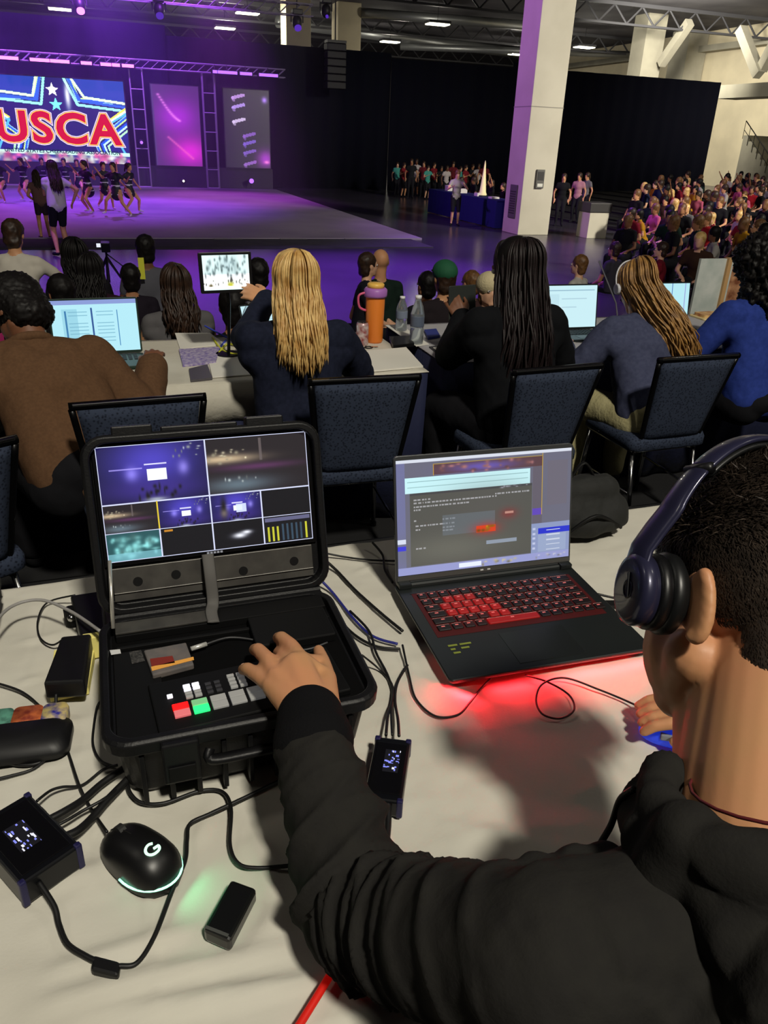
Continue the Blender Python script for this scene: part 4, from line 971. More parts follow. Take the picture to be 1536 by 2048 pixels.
# ---- laptops and table things
cyan = Ras(96, 60, (.72, .93, .98)); cyan.rect(0, 0, 1, .08, (.55, .62, .85)).rect(.12, .16, .30, .8, (.62, .85, .92)).rect(.16, .2, .175, .85, (.25, .5, .7)).rect(.46, .15, .475, .95, (.2, .35, .6)).rect(.76, .2, .77, .9, (.3, .55, .75))
for k in range(9): cyan.rect(.2, .22+k*.07, .42, .235+k*.07, (.45, .68, .78), .7).rect(.52, .22+k*.07, .72, .235+k*.07, (.45, .68, .78), .7)
cyan.rect(.24, .78, .45, .83, (.75, .95, .45)).blob(.1, .9, .1, .1, (1, 1, 1), .6)
cm = scrmat('laptop_glow_pale', 1.0)
def small_laptop(label, x, y, z, rz, ras, w_=.33, h_=.21, lid=100, body=(30, 36, 38)):
    t = thing('laptop', label, 'laptop', (x, y, z), rz)
    bm_ = mat('laptop_shell_%d' % body[0], body, .45, .3)
    MB().prism(rr(w_, .23, .012), .004, .018).build('base', bm_, t, bevel=.002)
    mb = MB()
    for j in range(5):
        for i in range(14): mb.box(-w_*.44+i*w_*.063, -w_*.44+i*w_*.063+.016, .085-j*.022, .101-j*.022, .018, .0205)
    mb.build('keyboard', mat('keys_dark', (24, 24, 26), .6), t); MB().box(-.05, .05, -.09, -.03, .018, .0188).build('touchpad', mat('touchpad', (55, 58, 60), .4), t)
    a = math.radians(lid-90); X = frame((0, .115, .02), (1, 0, 0), (0, math.sin(a), math.cos(a)))
    mb = MB().xf(X); mb.prism(rr(w_, h_, .01, cx=0, cy=h_/2), -.006, 0); mb.build('lid', bm_, t, bevel=.001)
    X2 = X @ Matrix.Translation((-w_/2+.008, .012, .0012)); screen('screen_picture', ras, X2, w_-.016, h_-.02, cm, t); return t
a = oy(95, 592, 3.74); b = oy(275, 592, 3.74)
small_laptop('laptop with pale cyan page on its screen in front of the brown jacket', (a.x+b.x)/2, 3.62, JT, .04, cyan, .385, .25, 97, (38, 56, 48))
lp2 = Ras(60, 40, (.80, .94, .97)); lp2.rect(.05, .1, .95, .13, (.6, .75, .82)).rect(.05, .2, .25, .9, (.76, .9, .94)).rect(.3, .3, .8, .33, (.7, .83, .88)).rect(.3, .5, .6, .53, (.7, .83, .88)).blob(.2, .6, .1, .1, (.95, .98, 1))
a = oy(1118, 568, 3.80); b = oy(1207, 566, 3.80)
small_laptop('laptop with pale screen between the braids and the slate blue sweater', (a.x+b.x)/2-.01, 3.72, JT, -.02, lp2, .34, .25, 100)
lp3 = Ras(60, 40, (.72, .92, .96)); lp3.rect(.62, 0, .64, 1, (.35, .5, .75)).rect(.9, 0, .92, 1, (.6, .6, .85)).rect(0, .85, 1, 1, (.75, .85, 1))
a = oy(1400, 560, 3.80); small_laptop('laptop with pale screen partly hidden by the leaning light brown hair', a.x-.17, 3.72, JT, -.02, lp3, .34, .25, 100)
a = oy(535, 632, 3.95); small_laptop('laptop with bright screen half hidden by the blonde hair', a.x+.06, 3.86, JT, .35, lp2, .30, .17, 112)
# tablet on a stand
r = Ras(90, 66, (.86, .95, .94)); r.rect(0, .55, 1, .9, (1, 1, 1)).blob(.5, .3, .15, .3, (.65, .75, .78), .5).blob(.7, .35, .05, .3, (.5, .6, .62), .5)
r.specks(.05, .05, .95, .6, 45, (.6, .72, .74), .02, .06, 3).specks(0, .72, 1, .85, 26, (.35, .38, .3), .008, .03, 6).blob(.6, .7, .02, .10, (.15, .15, .15)).blob(.58, .85, .06, .07, (.75, .75, .2)).blob(.15, .88, .04, .05, (.3, .25, .1)).rect(0, .9, 1, .97, (.95, .98, .95))
t = thing('tablet', 'black framed tablet on a stand showing a bright live picture', 'tablet', (0, 0, 0))
a = oy(397, 506, 3.62); b = oy(507, 588, 3.62); c = oy(403, 588, 3.62); w_ = (b.x-a.x); hh = a.z-c.z
X = frame((a.x, 3.62, c.z), (1, 0, .02), (0, .05, 1)); MB().xf(X).prism(rr(w_, hh, .008, cx=w_/2, cy=hh/2), -.010, 0).build('case', mat('tablet_black', (14, 14, 16), .4), t, bevel=.002)
screen('screen_picture', r, X @ Matrix.Translation((.016, .014, .0012)), w_-.030, hh-.026, scrmat('tablet_glow', 1.25), t)
mb = MB().tube([(a.x+w_/2, 3.64, c.z+.06), (a.x+w_/2+.01, 3.66, c.z-.05), (a.x+w_/2, 3.68, JT+.01)], .008, 8).cyl((a.x+w_/2, 3.68, JT), (a.x+w_/2, 3.68, JT+.012), .06, n=24); mb.build('stand', blkf, t)
# dark tablet held by the woman with braids
a = oy(903, 584, 3.50); b = oy(954, 642, 3.50); w_ = b.x-a.x
t = thing('tablet', 'dark tablet seen from behind, held up by the woman with braids', 'tablet', (0, 0, 0)); X = frame((a.x, 3.50, b.z-.02), (1, .1, .02), (0, .1, 1))
MB().xf(X).prism(rr(w_, .19, .008, cx=w_/2, cy=.095), -.008, 0).build('case', mat('tablet_grey', (42, 46, 44), .5), t, bevel=.002); MB().xf(X).prism(rr(w_-.01, .18, .006, cx=w_/2, cy=.095), -.010, -.0081).build('screen', mat('tablet_black', (14, 14, 16), .4), t)
# drinks
def bottle(label, x, y, z, h=.21, r_=.032, capc=(230, 230, 230), labc=(150, 160, 190), name='water_bottle'):
    t = thing(name, label, 'bottle', (x, y, z)); gl = mat('bottle_plastic', (220, 230, 235), .08, trans=.85, ior=1.3)
    MB().lathe([(r_*.9, 0), (r_, .008), (r_, h*.30), (r_*.93, h*.33), (r_, h*.37), (r_, h*.62), (r_*.75, h*.78), (r_*.42, h*.90), (r_*.40, h*.93)], n=24).build('body', gl, t, smooth=True)
    MB().lathe([(r_*1.01, h*.38), (r_*1.015, h*.39), (r_*1.015, h*.58), (r_*1.01, h*.59)], n=24).build('label', mat('bottle_label_%d' % labc[0], labc, .5), t, smooth=True)
    MB().lathe([(r_*.46, h*.93), (r_*.46, h*1.0), (r_*.3, h*1.005)], n=18).build('cap', mat('cap_%d' % capc[0], capc, .4), t, smooth=True); return t
p = oz(495, 668, JT); bottle('small drink bottle with pale pink label beside the blonde judge\'s elbow', p.x-.02, p.y-.18, JT, .20, .036, (30, 30, 30), (206, 170, 176))
p = oz(832, 688, JT); bottle('clear water bottle standing left of the woman in the black coat', p.x, p.y, JT, .25, .036, (235, 235, 235), (90, 100, 120))
p = oz(818, 670, JT); bottle('shorter clear water bottle just behind the other clear bottle', p.x-.01, p.y+.10, JT, .19, .032, (235, 235, 235), (120, 130, 150))
p = oz(748, 684, JT); t = thing('insulated_tumbler', 'tall orange tumbler with violet lid on the judges\' table', 'tumbler', (p.x, p.y, JT))
og = mat('tumbler_orange', (232, 130, 48), .4); h = .285
MB().lathe([(.040, 0), (.045, .01), (.047, .12), (.050, h-.045), (.048, h-.04)], n=28).build('body', og, t, smooth=True)
MB().lathe([(.058, h-.05), (.060, h-.04), (.060, h-.015), (.050, h-.005)], n=28).build('lid_ring', mat('lid_violet', (170, 110, 190), .4), t, smooth=True)
MB().lathe([(.044, h-.006), (.044, h+.012), (.036, h+.018)], n=24).build('lid', mat('lid_yellow_orange', (240, 190, 90), .4), t, smooth=True)
mb = MB().tube(sm([(-.055, 0, h-.03), (-.09, 0, h-.045), (-.085, 0, h-.10), (-.05, 0, h-.12)], 5), .006, 8); mb.build('handle', mat('lid_pink', (214, 90, 130), .4), t, smooth=True)
p = oz(724, 690, JT); t = thing('soda_can', 'red and white drink can beside the orange tumbler', 'can', (p.x, p.y, JT))
MB().lathe([(.026, 0), (.032, .008), (.032, .105), (.027, .118)], n=24).build('body', mat('can_red', (150, 30, 36), .3, .3, nz=35, col2=(220, 205, 205)), t, smooth=True); MB().lathe([(.028, .118), (.028, .121)], n=24).build('lid', chrome, t)
p = oz(497, 712, JT); t = thing('plastic_cup', 'clear plastic cup next to the blonde judge\'s arm', 'cup', (p.x, p.y, JT))
MB().lathe([(.026, 0), (.036, .10), (.038, .102), (.0365, .10), (.026, .003)], n=24).build('body', mat('bottle_plastic', (220, 230, 235), .08), t, smooth=True); MB().lathe([(.04, .10), (.04, .108), (.01, .112)], n=24).build('lid', blkf, t)
paper = mat('paper_white', (225, 222, 212), .8)
def flat(name, label, cat, quad, z, th, m, group=None):   # flat thing from 4 picture corners on a table top
    P = [oz(x, y, z) for x, y in quad]; mb = MB(); mb.prism([(q.x, q.y) for q in reversed(P)], z+.002, z+.002+th); o = mb.build(name, m); return tag(o, label, cat, group)
flat('paper_sheets', 'stack of white score sheets at the table corner below the orange tumbler', 'papers', [(733, 705), (812, 698), (846, 736), (744, 745)], JT, .008, paper)
flat('paper_sheets', 'white sheets spread beside the right elbow of the brown jacket', 'papers', [(350, 668), (420, 668), (450, 690), (360, 700)], JT, .004, paper)
flat('paper_sheets', 'white sheet lying in front of the blonde judge\'s left arm', 'papers', [(415, 715), (500, 705), (520, 750), (425, 757)], JT, .004, paper)
flat('notebook', 'notebook with violet outlined cover beside the brown jacket', 'notebook', [(358, 703), (440, 698), (432, 728), (366, 735)], JT, .010, mat('notebook_violet', (120, 105, 170), .6, nz=60, col2=(190, 180, 200)))
flat('tablet_flat', 'grey tablet lying at the near edge of the white judges\' table', 'tablet', [(378, 742), (415, 733), (425, 760), (382, 765)], JT, .009, mat('tablet_silver', (95, 92, 98), .35, .4))
flat('clipboard', 'dark clipboard with papers at the near edge of the right-hand table', 'clipboard', [(858, 696), (905, 690), (932, 713), (890, 722)], JT, .006, mat('clipboard_dark', (50, 50, 56), .5))
flat('paper_sheets', 'white sheets on the dark clipboard at the right-hand table', 'papers', [(866, 697), (900, 692), (922, 708), (890, 714)], JT+.007, .003, paper)
flat('paper_sheets', 'long white sheets along the left end of the right-hand table', 'papers', [(770, 652), (800, 650), (858, 690), (832, 694)], JT, .003, paper)
flat('notebook', 'blue notebook beside the clear water bottles', 'notebook', [(848, 664), (872, 662), (880, 676), (856, 680)], JT, .012, mat('notebook_blue', (40, 54, 130), .6))
flat('paper_sheets', 'white sheets beneath the pale laptop at the right-hand table', 'papers', [(1135, 668), (1180, 662), (1172, 684), (1128, 688)], JT, .004, paper)
flat('tablet_flat', 'small black pouch behind the white score sheets', 'pouch', [(778, 680), (822, 678), (828, 694), (786, 698)], JT, .018, mat('tablet_black', (14, 14, 16), .4))
mb = MB(); g2 = random.Random(4)
lan = [oz(412+g2.uniform(0, 1)*0+12*k+g2.uniform(-8, 8), 655+7*k+g2.uniform(-10, 10), JT+.006) for k in range(7)]
o = MB().tube(sm([oz(410, 652, JT+.005), oz(440, 668, JT+.005), oz(478, 690, JT+.005), oz(470, 708, JT+.008), oz(440, 700, JT+.005), oz(452, 680, JT+.005)], 6), .0045, 6).build('lanyard', mat('lanyard_blue', (60, 80, 210), .6)); tag(o, 'blue lanyard curled on the white table near the blonde judge', 'lanyard')
o = MB().tube(sm([oz(425, 675, JT+.01), oz(445, 700, JT+.01), oz(475, 708, JT+.012), oz(480, 695, JT+.012), oz(455, 688, JT+.01), oz(438, 705, JT+.01)], 6), .005, 6).build('lanyard', mat('lanyard_yellow', (210, 210, 60), .6)); tag(o, 'yellow green lanyard curled over the blue lanyard', 'lanyard')
p = oz(737, 696, JT); t = thing('key_ring', 'small black key ring beside the soda can', 'keys', (p.x, p.y, JT)); MB().tube([(.02*math.cos(a), .02*math.sin(a), .004) for a in np.linspace(0, 2*PI, 18, endpoint=False)], .003, 6, closed=True).build('ring', blkf, t); MB().box(.015, .05, -.006, .006, .002, .006).build('key', chrome, t)
# mic stand rod and display boards in front of the right-hand judges
a = oy(1198, 522, 4.3); b = oy(1232, 606, 4.15); o = MB().tube([a, b, (b.x+.03, b.y, JT+.004)], .005, 6).build('microphone_stand', mat('stand_silver', (150, 150, 160), .3, .8)); tag(o, 'thin silver microphone boom behind the slate blue sweater', 'microphone stand')
t = thing('display_board', 'white display board behind the right-hand laptops', 'display board', (0, 0, 0)); a = oy(1403, 518, 4.35); b = oy(1450, 602, 4.35)
MB().box(a.x, b.x, 4.35, 4.37, b.z-.12, a.z).build('panel', mat('board_white', (205, 210, 205), .6, nz=9, col2=(180, 190, 185)), t); MB().box(a.x, b.x, 4.33, 4.40, b.z-.14, b.z-.12).build('foot', blkf, t)
MB().tube([((a.x+b.x)/2, 4.38, b.z-.14), ((a.x+b.x)/2, 4.38, 0)], .015, 6).build('post', blkf, t)
t = thing('display_board', 'brown framed photo board beside the white display board', 'display board', (0, 0, 0)); a = oy(1455, 516, 4.35); b = oy(1530, 605, 4.35)
MB().box(a.x, b.x, 4.36, 4.38, b.z-.12, a.z).build('panel', mat('board_photo', (120, 70, 44), .6, nz=14, col2=(200, 150, 110)), t); MB().box(a.x, a.x+.03, 4.33, 4.36, b.z-.12, a.z).build('frame', mat('wood_pale', (190, 150, 100), .6), t)
MB().tube([((a.x+b.x)/2, 4.39, b.z-.12), ((a.x+b.x)/2, 4.39, 0)], .015, 6).build('post', blkf, t)
a = oz(1405, 640, JT); t = thing('tray', 'pale yellow lit tray beside the right-hand laptop', 'tray', (a.x+.1, a.y+.05, JT)); MB().prism(rr(.22, .16, .02), .001, .012).build('base', mat('tray_cream', (225, 205, 150), .5), t, bevel=.003); MB().prism(rr(.18, .12, .02), .012, .03).build('contents', mat('tray_content', (225, 190, 130), .6, nz=30, col2=(180, 120, 80)), t)

# ================================================================ people in front of the judges (arena floor)
def seated(label, px, py, Y, skin, top, hair='dark', s=1.0, yaw=0.0, lean=6, hp=0, hy=0, hl=None, hr=None, hairlen=0.0, sleeve=.5, cap=None, zoff=0.0, bot=(26, 26, 34)):
    q = oy(px, py, Y); topz = q.z; zf = 0
    seat = topz-.83*s; 
    K = skel(q.x, q.y-.03, zf, yaw, s, 'sit', lean, seat=seat, hp=hp, hy=hy, hl=hl, hr=hr)
    b = person_mid(label, K, skin, top, bot, hair, sleeve, .014, None, None, hairlen); eyes(K, b)
    t = thing('stool', 'dark stool under the %s' % ' '.join(label.split()[:11]), 'stool', (q.x, q.y-.03, 0)); zs = seat-.09
    MB().prism([(.17*math.cos(a), .17*math.sin(a)) for a in np.linspace(0, 2*PI, 20, endpoint=False)], zs-.04, zs).build('seat', blkf, t)
    for k in range(4): a = PI/4+k*PI/2; MB().tube([(.12*math.cos(a), .12*math.sin(a), zs-.04), (.17*math.cos(a), .17*math.sin(a), .0)], .01, 6).build('leg', chrome, t)
    return K, b
seated('bald man in dark green shirt watching the stage, seen from behind', 765, 508, 7.0, 'tan', (24, 40, 34), 'bald', 1.0, .1, hy=-10)
Kk, _ = seated('smiling child with short dark hair and black top facing right', 724, 514, 6.9, 'light', (26, 26, 34), 'dark', .86, -1.9, 5, hy=30)
mb = MB()
_, man_ = seated('man in grey shirt with yellow strap watching the stage', 290, 482, 7.4, 'brown', (84, 84, 92), 'black', .98, .0)
q = oy(280, 530, 7.37); o = MB().box(q.x-.02, q.x+.03, q.y-.135, q.y-.125, q.z-.10, q.z+.08).build('strap', mat('lanyard_yellow', (210, 210, 60), .6), man_)
seated('woman with long brown hair in grey sleeveless top in front of the table', 352, 545, 5.0, 'tan', (92, 90, 92), 'dark', .98, .15, hairlen=.24, sleeve=.1)
seated('person in black with dark hair near the tripod', 150, 490, 6.3, 'mid', (22, 20, 26), 'black', 1.0, .2, hairlen=.16)
seated('person in dark clothes with pink sleeve near the tripod', 175, 520, 5.6, 'mid', (40, 18, 32), 'black', .92, -.3, hairlen=.2)
seated('person in black low beside the cyan laptop', 128, 565, 5.2, 'mid', (18, 18, 20), 'black', .9, .5)
seated('person in dark clothes right of the tripod', 262, 540, 6.4, 'mid', (30, 24, 34), 'black', .85, .2)
seated('person in black seated just below the live picture tablet', 468, 592, 4.6, 'mid', (16, 16, 19), 'black', .95, .1)
seated('person with black hair right behind the live picture tablet', 518, 530, 6.0, 'tan', (24, 24, 30), 'black', .92, .1)
K, _ = seated('person in green cap with arms raised toward a dark tablet', 895, 538, 5.6, 'tan', (36, 30, 34), 'dark', .98, .1)
gc = mat('cap_green', (30, 92, 62), .8)
def cap_on(K, m, label, g_=.020, peak=True):
    X = K['HX']; c = K['H']; t = tag(blob('cap', [el(c+X @ Vector((0, -.012, .055)), (.076+g_, .094+g_, .070+g_), X)], m, .01, 2), label, 'cap')
    if peak: blob('peak', [cp(c+X @ Vector((x, .085, .05)), c+X @ Vector((x*.7, .165-abs(x)*.6, .04)), .009, .006) for x in (-.06, -.03, 0, .03, .06)], m, .007, 2, t)
    return t
cap_on(K, gc, 'green cap on the person left of the dark tablet')
K, _ = seated('person in cream knitted hat looking up beside the braids', 973, 560, 5.3, 'light', (30, 30, 34), 'brown', .92, 3.0, hp=-10)
cap_on(K, mat('hat_cream', (214, 200, 160), .9, bump=(90, .5, .01)), 'cream knitted hat on the person beside the braids', .024, False)
seated('child with light brown hair and white collar above the pale laptop', 1167, 518, 7.6, 'light', (190, 186, 180), 'brown', .86, .6)
seated('person in dark top left of the braids, hair only', 860, 555, 6.2, 'mid', (24, 24, 30), 'black', .9, .3)
seated('person with brown hair left of the cream hat', 948, 552, 6.6, 'tan', (60, 40, 40), 'brown', .9, .3)
seated('girl in red top with brown hair behind the display board', 1440, 545, 5.6, 'light', (150, 34, 44), 'brown', .9, .8, hairlen=.15)
seated('person in maroon top behind the light brown hair', 1330, 490, 10.5, 'light', (120, 24, 40), 'dark', .95, .9)
seated('person in lilac cap and top at the right picture edge', 1525, 445, 10.5, 'tan', (130, 120, 190), 'brown', 1.0, .9)
seated('person in dark grey top sitting on the floor left of the crowd', 1235, 490, 11.5, 'mid', (60, 58, 66), 'dark', 1.0, .4)
# standing man in white t-shirt at the left edge
p = oy(12, 440, 6.8); K = skel(p.x, p.y, 0, -.25, .90, 'stand', 10, hr=(p.x+.52, p.y+.25, 1.02), hl=(p.x-.2, p.y+.3, .95), hp=12)
dz_ = p.z-(K['H'].z+.12); K = skel(p.x, p.y, 0, -.25, .90*(1+dz_/1.55), 'stand', 10, hr=(p.x+.50, p.y+.28, 1.00), hl=(p.x-.2, p.y+.3, .95), hp=12)
person_mid('person in white t-shirt standing at the left picture edge, arm reaching right', K, 'tan', (196, 190, 178), (16, 16, 20), 'dark', .55, .012)
o = oy(10, 575, 5.6); K = skel(o.x-.1, o.y, 0, .1, .85, 'sit', 8, seat=o.z-.72); b_ = person_mid('person in magenta top low at the left picture edge', K, 'tan', (150, 36, 92), (20, 20, 26), 'dark', .5, .016)
# camera on tripod
p = oz(222, 590, 0); q = oy(205, 500, p.y); t = thing('camera_tripod', 'black tripod standing before the seated audience', 'tripod', (p.x, p.y, 0)); hz = q.z-.1
for k in range(3): a = k*2*PI/3+.4; MB().tube([(0, 0, hz), (.16*math.cos(a), .16*math.sin(a), hz*.5), (.34*math.cos(a), .34*math.sin(a), 0)], [.022, .016, .010], 8).build('leg', blkf, t)
MB().cyl((0, 0, hz-.35), (0, 0, hz+.08), .016, n=10).build('centre_column', blkf, t); MB().tube([(0, 0, hz+.05), (.22, -.1, hz-.12)], .009, 6).build('pan_handle', blkf, t)
t = thing('video_camera', 'small black camera with bright display on the tripod', 'camera', (p.x, p.y, hz+.08)); MB().box(-.06, .06, -.12, .12, 0, .13).build('body', blkf, t, bevel=.01); MB().cyl((0, .12, .065), (0, .22, .065), .04, n=16).build('lens', blkf, t)
MB().box(-.12, -.065, -.1, -.09, .07, .12).build('display', emat('display_white', (235, 240, 255), 1.0), t)
# ================================================================ OUR TABLE
def settle(t, base):
    base = Vector(base); t.location = base
    def rec(o):
        for c in o.children:
            if c.type == 'MESH': c.data.transform(Matrix.Translation(-base))
            rec(c)
    rec(t)
def cable(name, label, pts, r=.0022, m=None, z=None, group=None, n=8, k=8, cat='cable'):
    """pts: (px, py[, height above table])"""
    P = [oz(p[0], p[1], TZ+(p[2] if len(p) > 2 else 0)+.0065+r) for p in pts]
    o = MB().tube(sm(P, k), r, n).build(name, m or cab, smooth=True); return tag(o, label, cat, group)
cab = mat('cable_black', (14, 14, 15), .5)
clothw = mat('tablecloth_linen', (196, 193, 182), .88, nz=5, col2=(190, 186, 174), bump=(260, .12, .002), spec=.2)
TX0, TX1, TY0, TY1 = -1.5, 2.4, .43, 1.345
t = thing('production_table', 'long table under a creased white cloth carrying the video case and laptop', 'table', (0, 0, 0))
MB().box(TX0+.02, TX1-.02, TY0+.02, TY1-.02, TZ-.035, TZ-.006).build('tabletop', mat('table_board', (90, 80, 70), .7), t)
for lx in (TX0+.12, TX1-.12):
    for ly in (TY0+.08, TY1-.08): MB().cyl((lx, ly, OF), (lx, ly, TZ-.035), .016, n=10).build('leg', blkf, t)
nx, ny = 520, 190; xs = np.linspace(TX0, TX1, nx+1)
vpar = np.concatenate([np.linspace(-.30, 0, 34, endpoint=False), np.linspace(0, TY1-TY0, ny-70, endpoint=False), np.linspace(TY1-TY0, TY1-TY0+.24, 37)])
VX, VV = np.meshgrid(xs, vpar); D = TY1-TY0
Yg = np.where(VV < 0, TY0-.012-.02*np.clip(-VV*6, 0, 1), np.where(VV > D, TY1+.012, TY0+VV)); Zg = np.where(VV < 0, TZ+VV, np.where(VV > D, TZ-(VV-D), TZ))
wav = np.sin(VX*26+np.sin(VX*7)*2)*.012; Yg = Yg-np.where(VV < 0, wav*np.clip(-VV*8, 0, 1), 0)+np.where(VV > D, wav*np.clip((VV-D)*8, 0, 1), 0)
Pq = np.stack([VX, VV, VX*0], -1).reshape(-1, 3)
def crease(x0, y0, x1, y1, wd, amp):   # world-space ridge line
    dx, dy = x1-x0, y1-y0; L = dx*dx+dy*dy; Yt = TY0+VV
    u = np.clip(((VX-x0)*dx+(Yt-y0)*dy)/L, 0, 1); d = np.hypot(VX-x0-u*dx, Yt-y0-u*dy); return amp*np.exp(-(d/wd)**2)*np.sin(PI*np.clip(u, .02, .98))
hgt = .0026*fbm(Pq, 9, 2).reshape(VX.shape)+.0011*fbm(Pq, 22, 5, (1, 1.6, 1)).reshape(VX.shape)
gg = random.Random(3)
for a, b, w_, am in [((0, 1800), (330, 1690), .012, .004), ((60, 1960), (420, 1850), .010, .005), ((0, 2030), (640, 1880), .012, .007), ((120, 2048), (600, 1960), .010, .006), ((250, 2048), (700, 1940), .008, .006), ((290, 1700), (315, 2048), .005, .003),
                     ((0, 1480), (190, 1440), .008, .003), ((20, 1560), (200, 1500), .008, .003), ((20, 1290), (120, 1270), .008, .003), ((20, 1370), (90, 1350), .008, .003), ((520, 1600), (560, 1900), .012, .005), ((400, 1700), (420, 1600), .010, .004),
                     ((480, 1900), (600, 1800), .012, .004), ((700, 1150), (760, 1130), .008, .003), ((830, 1700), (1150, 1640), .016, .003), ((860, 1640), (1180, 1720), .012, .003)]:
    A, B = oz(*a, TZ), oz(*b, TZ); hgt = hgt+crease(A.x, A.y, B.x, B.y, w_, am)
top_ = (VV >= 0) & (VV <= D); Zg = Zg+np.where(top_, np.clip(hgt*1.35, -.002, .0095), 0); Yg = Yg+np.where(VV < 0, -hgt*2, 0)
mb = MB(); W1 = nx+1; Pl = np.stack([VX, Yg, Zg], -1).reshape(-1, 3); mb.v = [tuple(p) for p in Pl]
mb.f = [(j*W1+i, j*W1+i+1, (j+1)*W1+i+1, (j+1)*W1+i) for j in range(len(vpar)-1) for i in range(nx)]; mb.m = [0]*len(mb.f)
mb.build('tablecloth', clothw, t, smooth=True)

# ---------------- the video production case
blkp = mat('case_black_plastic', (12, 12, 14), .45, nz=20, col2=(16, 16, 18), bump=(350, .25, .001), spec=.3)
blkm = mat('panel_black_matte', (8, 8, 9), .6, spec=.25); greyp = mat('panel_grey_metal', (74, 72, 70), .45, .6, nz=30, col2=(90, 88, 84)); foam = mat('foam_black', (6, 6, 7), .95, bump=(300, .4, .002), spec=.1)
CX, CY = .107, .876
t = thing('video_case', 'open black hard case with a built-in multiview monitor and switcher buttons', 'equipment case', (0, 0, 0)); case = t
def ring3(w_, h_, r, z, X=None, n=6):
    q = [Vector((x, y, z)) for x, y in rr(w_, h_, r, n)]; return [X @ p if X else p for p in q]
B = Matrix.Translation((CX, CY, TZ+.004))
mb = MB(); mb.loft([ring3(.295, .205, .03, 0, B), ring3(.305, .222, .03, .012, B), ring3(.322, .248, .03, .085, B), ring3(.326, .252, .03, .088, B), ring3(.344, .276, .034, .092, B), ring3(.346, .278, .034, .108, B), ring3(.338, .270, .032, .112, B), ring3(.322, .254, .028, .112, B), ring3(.318, .250, .026, .098, B)])
mb.build('case_base', blkp, t, smooth=False, bevel=.0015)
mb = MB()
for k in range(9):
    x = CX-.13+k*.0325; mb.box(x-.003, x+.003, CY-.132, CY-.112, TZ+.012, TZ+.088)
mb.build('front_ribs', blkp, t, bevel=.001)
for x in (CX-.085, CX+.085):
    l = MB().box(x-.022, x+.022, CY-.150, CY-.136, TZ+.052, TZ+.112).build('latch', blkp, t, bevel=.003); MB().box(x-.016, x+.016, CY-.153, CY-.1505, TZ+.058, TZ+.080).build('latch_tab', blkm, l, bevel=.001)
mb = MB().tube(sm([(CX-.05, CY-.137, TZ+.085), (CX-.05, CY-.146, TZ+.076), (CX, CY-.147, TZ+.075), (CX+.05, CY-.146, TZ+.076), (CX+.05, CY-.137, TZ+.085)], 6), .006, 8, flat=1.5); mb.build('handle', blkp, t, smooth=True)
DZ = TZ+.1035
MB().box(CX-.156, CX+.156, CY-.122, CY+.122, DZ-.004, DZ).build('inner_deck', foam, t, bevel=.001)
# raised back bar and side modules
mb = MB().box(CX-.15, CX+.155, CY+.088, CY+.121, DZ, DZ+.012).box(CX-.15, CX+.155, CY+.066, CY+.072, DZ, DZ+.006); mb.build('rear_ledge', blkm, t, bevel=.001)
MB().box(CX-.15, CX-.02, CY+.090, CY+.118, DZ+.0125, DZ+.016).build('rear_plate', greyp, t, bevel=.001)
MB().box(CX+.035, CX+.150, CY+.010, CY+.084, DZ, DZ+.014).build('power_module', blkm, t, bevel=.002)
MB().box(CX-.155, CX-.096, CY-.12, CY+.06, DZ, DZ+.004).build('side_plate', blkm, t, bevel=.001)
# switcher panel, built along the photographed button rows
pz = DZ+.010
o_ = oz(347, 1425, pz); e_ = oz(520, 1385, pz); ux = (e_-o_).normalized(); XS = frame((o_.x, o_.y, pz), ux, (0, 0, 1)) ; XS = frame((o_.x, o_.y, pz), ux, Vector((0, 0, 1)).cross(ux))
mb = MB().xf(XS); mb.box(-.022, .222, -.034, .066, -.010, 0); sw_ = mb.build('switcher_panel', blkm, t, bevel=.002)
lw = mat('button_grey', (150, 150, 148), .5, emit=(160, 160, 160), es=.15); lr_ = mat('button_red', (255, 20, 20), .5, emit=(255, 8, 8), es=2.2); lg_ = mat('button_green', (40, 230, 120), .5, emit=(40, 240, 120), es=1.1); lpk = mat('button_pink', (210, 120, 125), .5, emit=(230, 90, 100), es=.35); lwh = mat('button_white', (225, 225, 235), .5, emit=(225, 225, 240), es=.8); lgg = mat('button_grey_green', (120, 190, 140), .5, emit=(120, 170, 110), es=.35)
def btn(x, y, w_, h_, m, nm='button'):
    MB().xf(XS).box(x, x+w_, y, y+h_, .0, .0035).build(nm, m, sw_, bevel=.0007)
for c in range(9):
    x = c*.0235
    btn(x, .000, .0195, .0115, [lr_, lgg][c] if c < 2 else lw); btn(x, -.0135, .0195, .0125, [lpk, lg_][c] if c < 2 else lw)
btn(-.003, .027, .007, .006, lwh)
for c in range(2):
    for r_ in range(4): btn(.019+c*.0115, .018+r_*.0075, .009, .005, lwh if r_ > 1 else lw)
for c in range(2):
    for r_ in range(3): btn(.046+c*.0115, .018+r_*.0085, .008, .005, mat('button_dim', (48, 48, 52), .5))
for c in range(4):
    for r_ in range(4): btn(.076+c*.0125+(.01 if c > 1 else 0), .018+r_*.008, .0095, .0048, lw)
for c in range(4): btn(.140+c*.016, .020, .010, .010, mat('button_dim', (48, 48, 52), .5))
for k in range(4): MB().xf(XS).cyl((.145+k*.018, .048, 0), (.145+k*.018, .048, .010), .0055, n=14).build('knob', blkm, sw_)
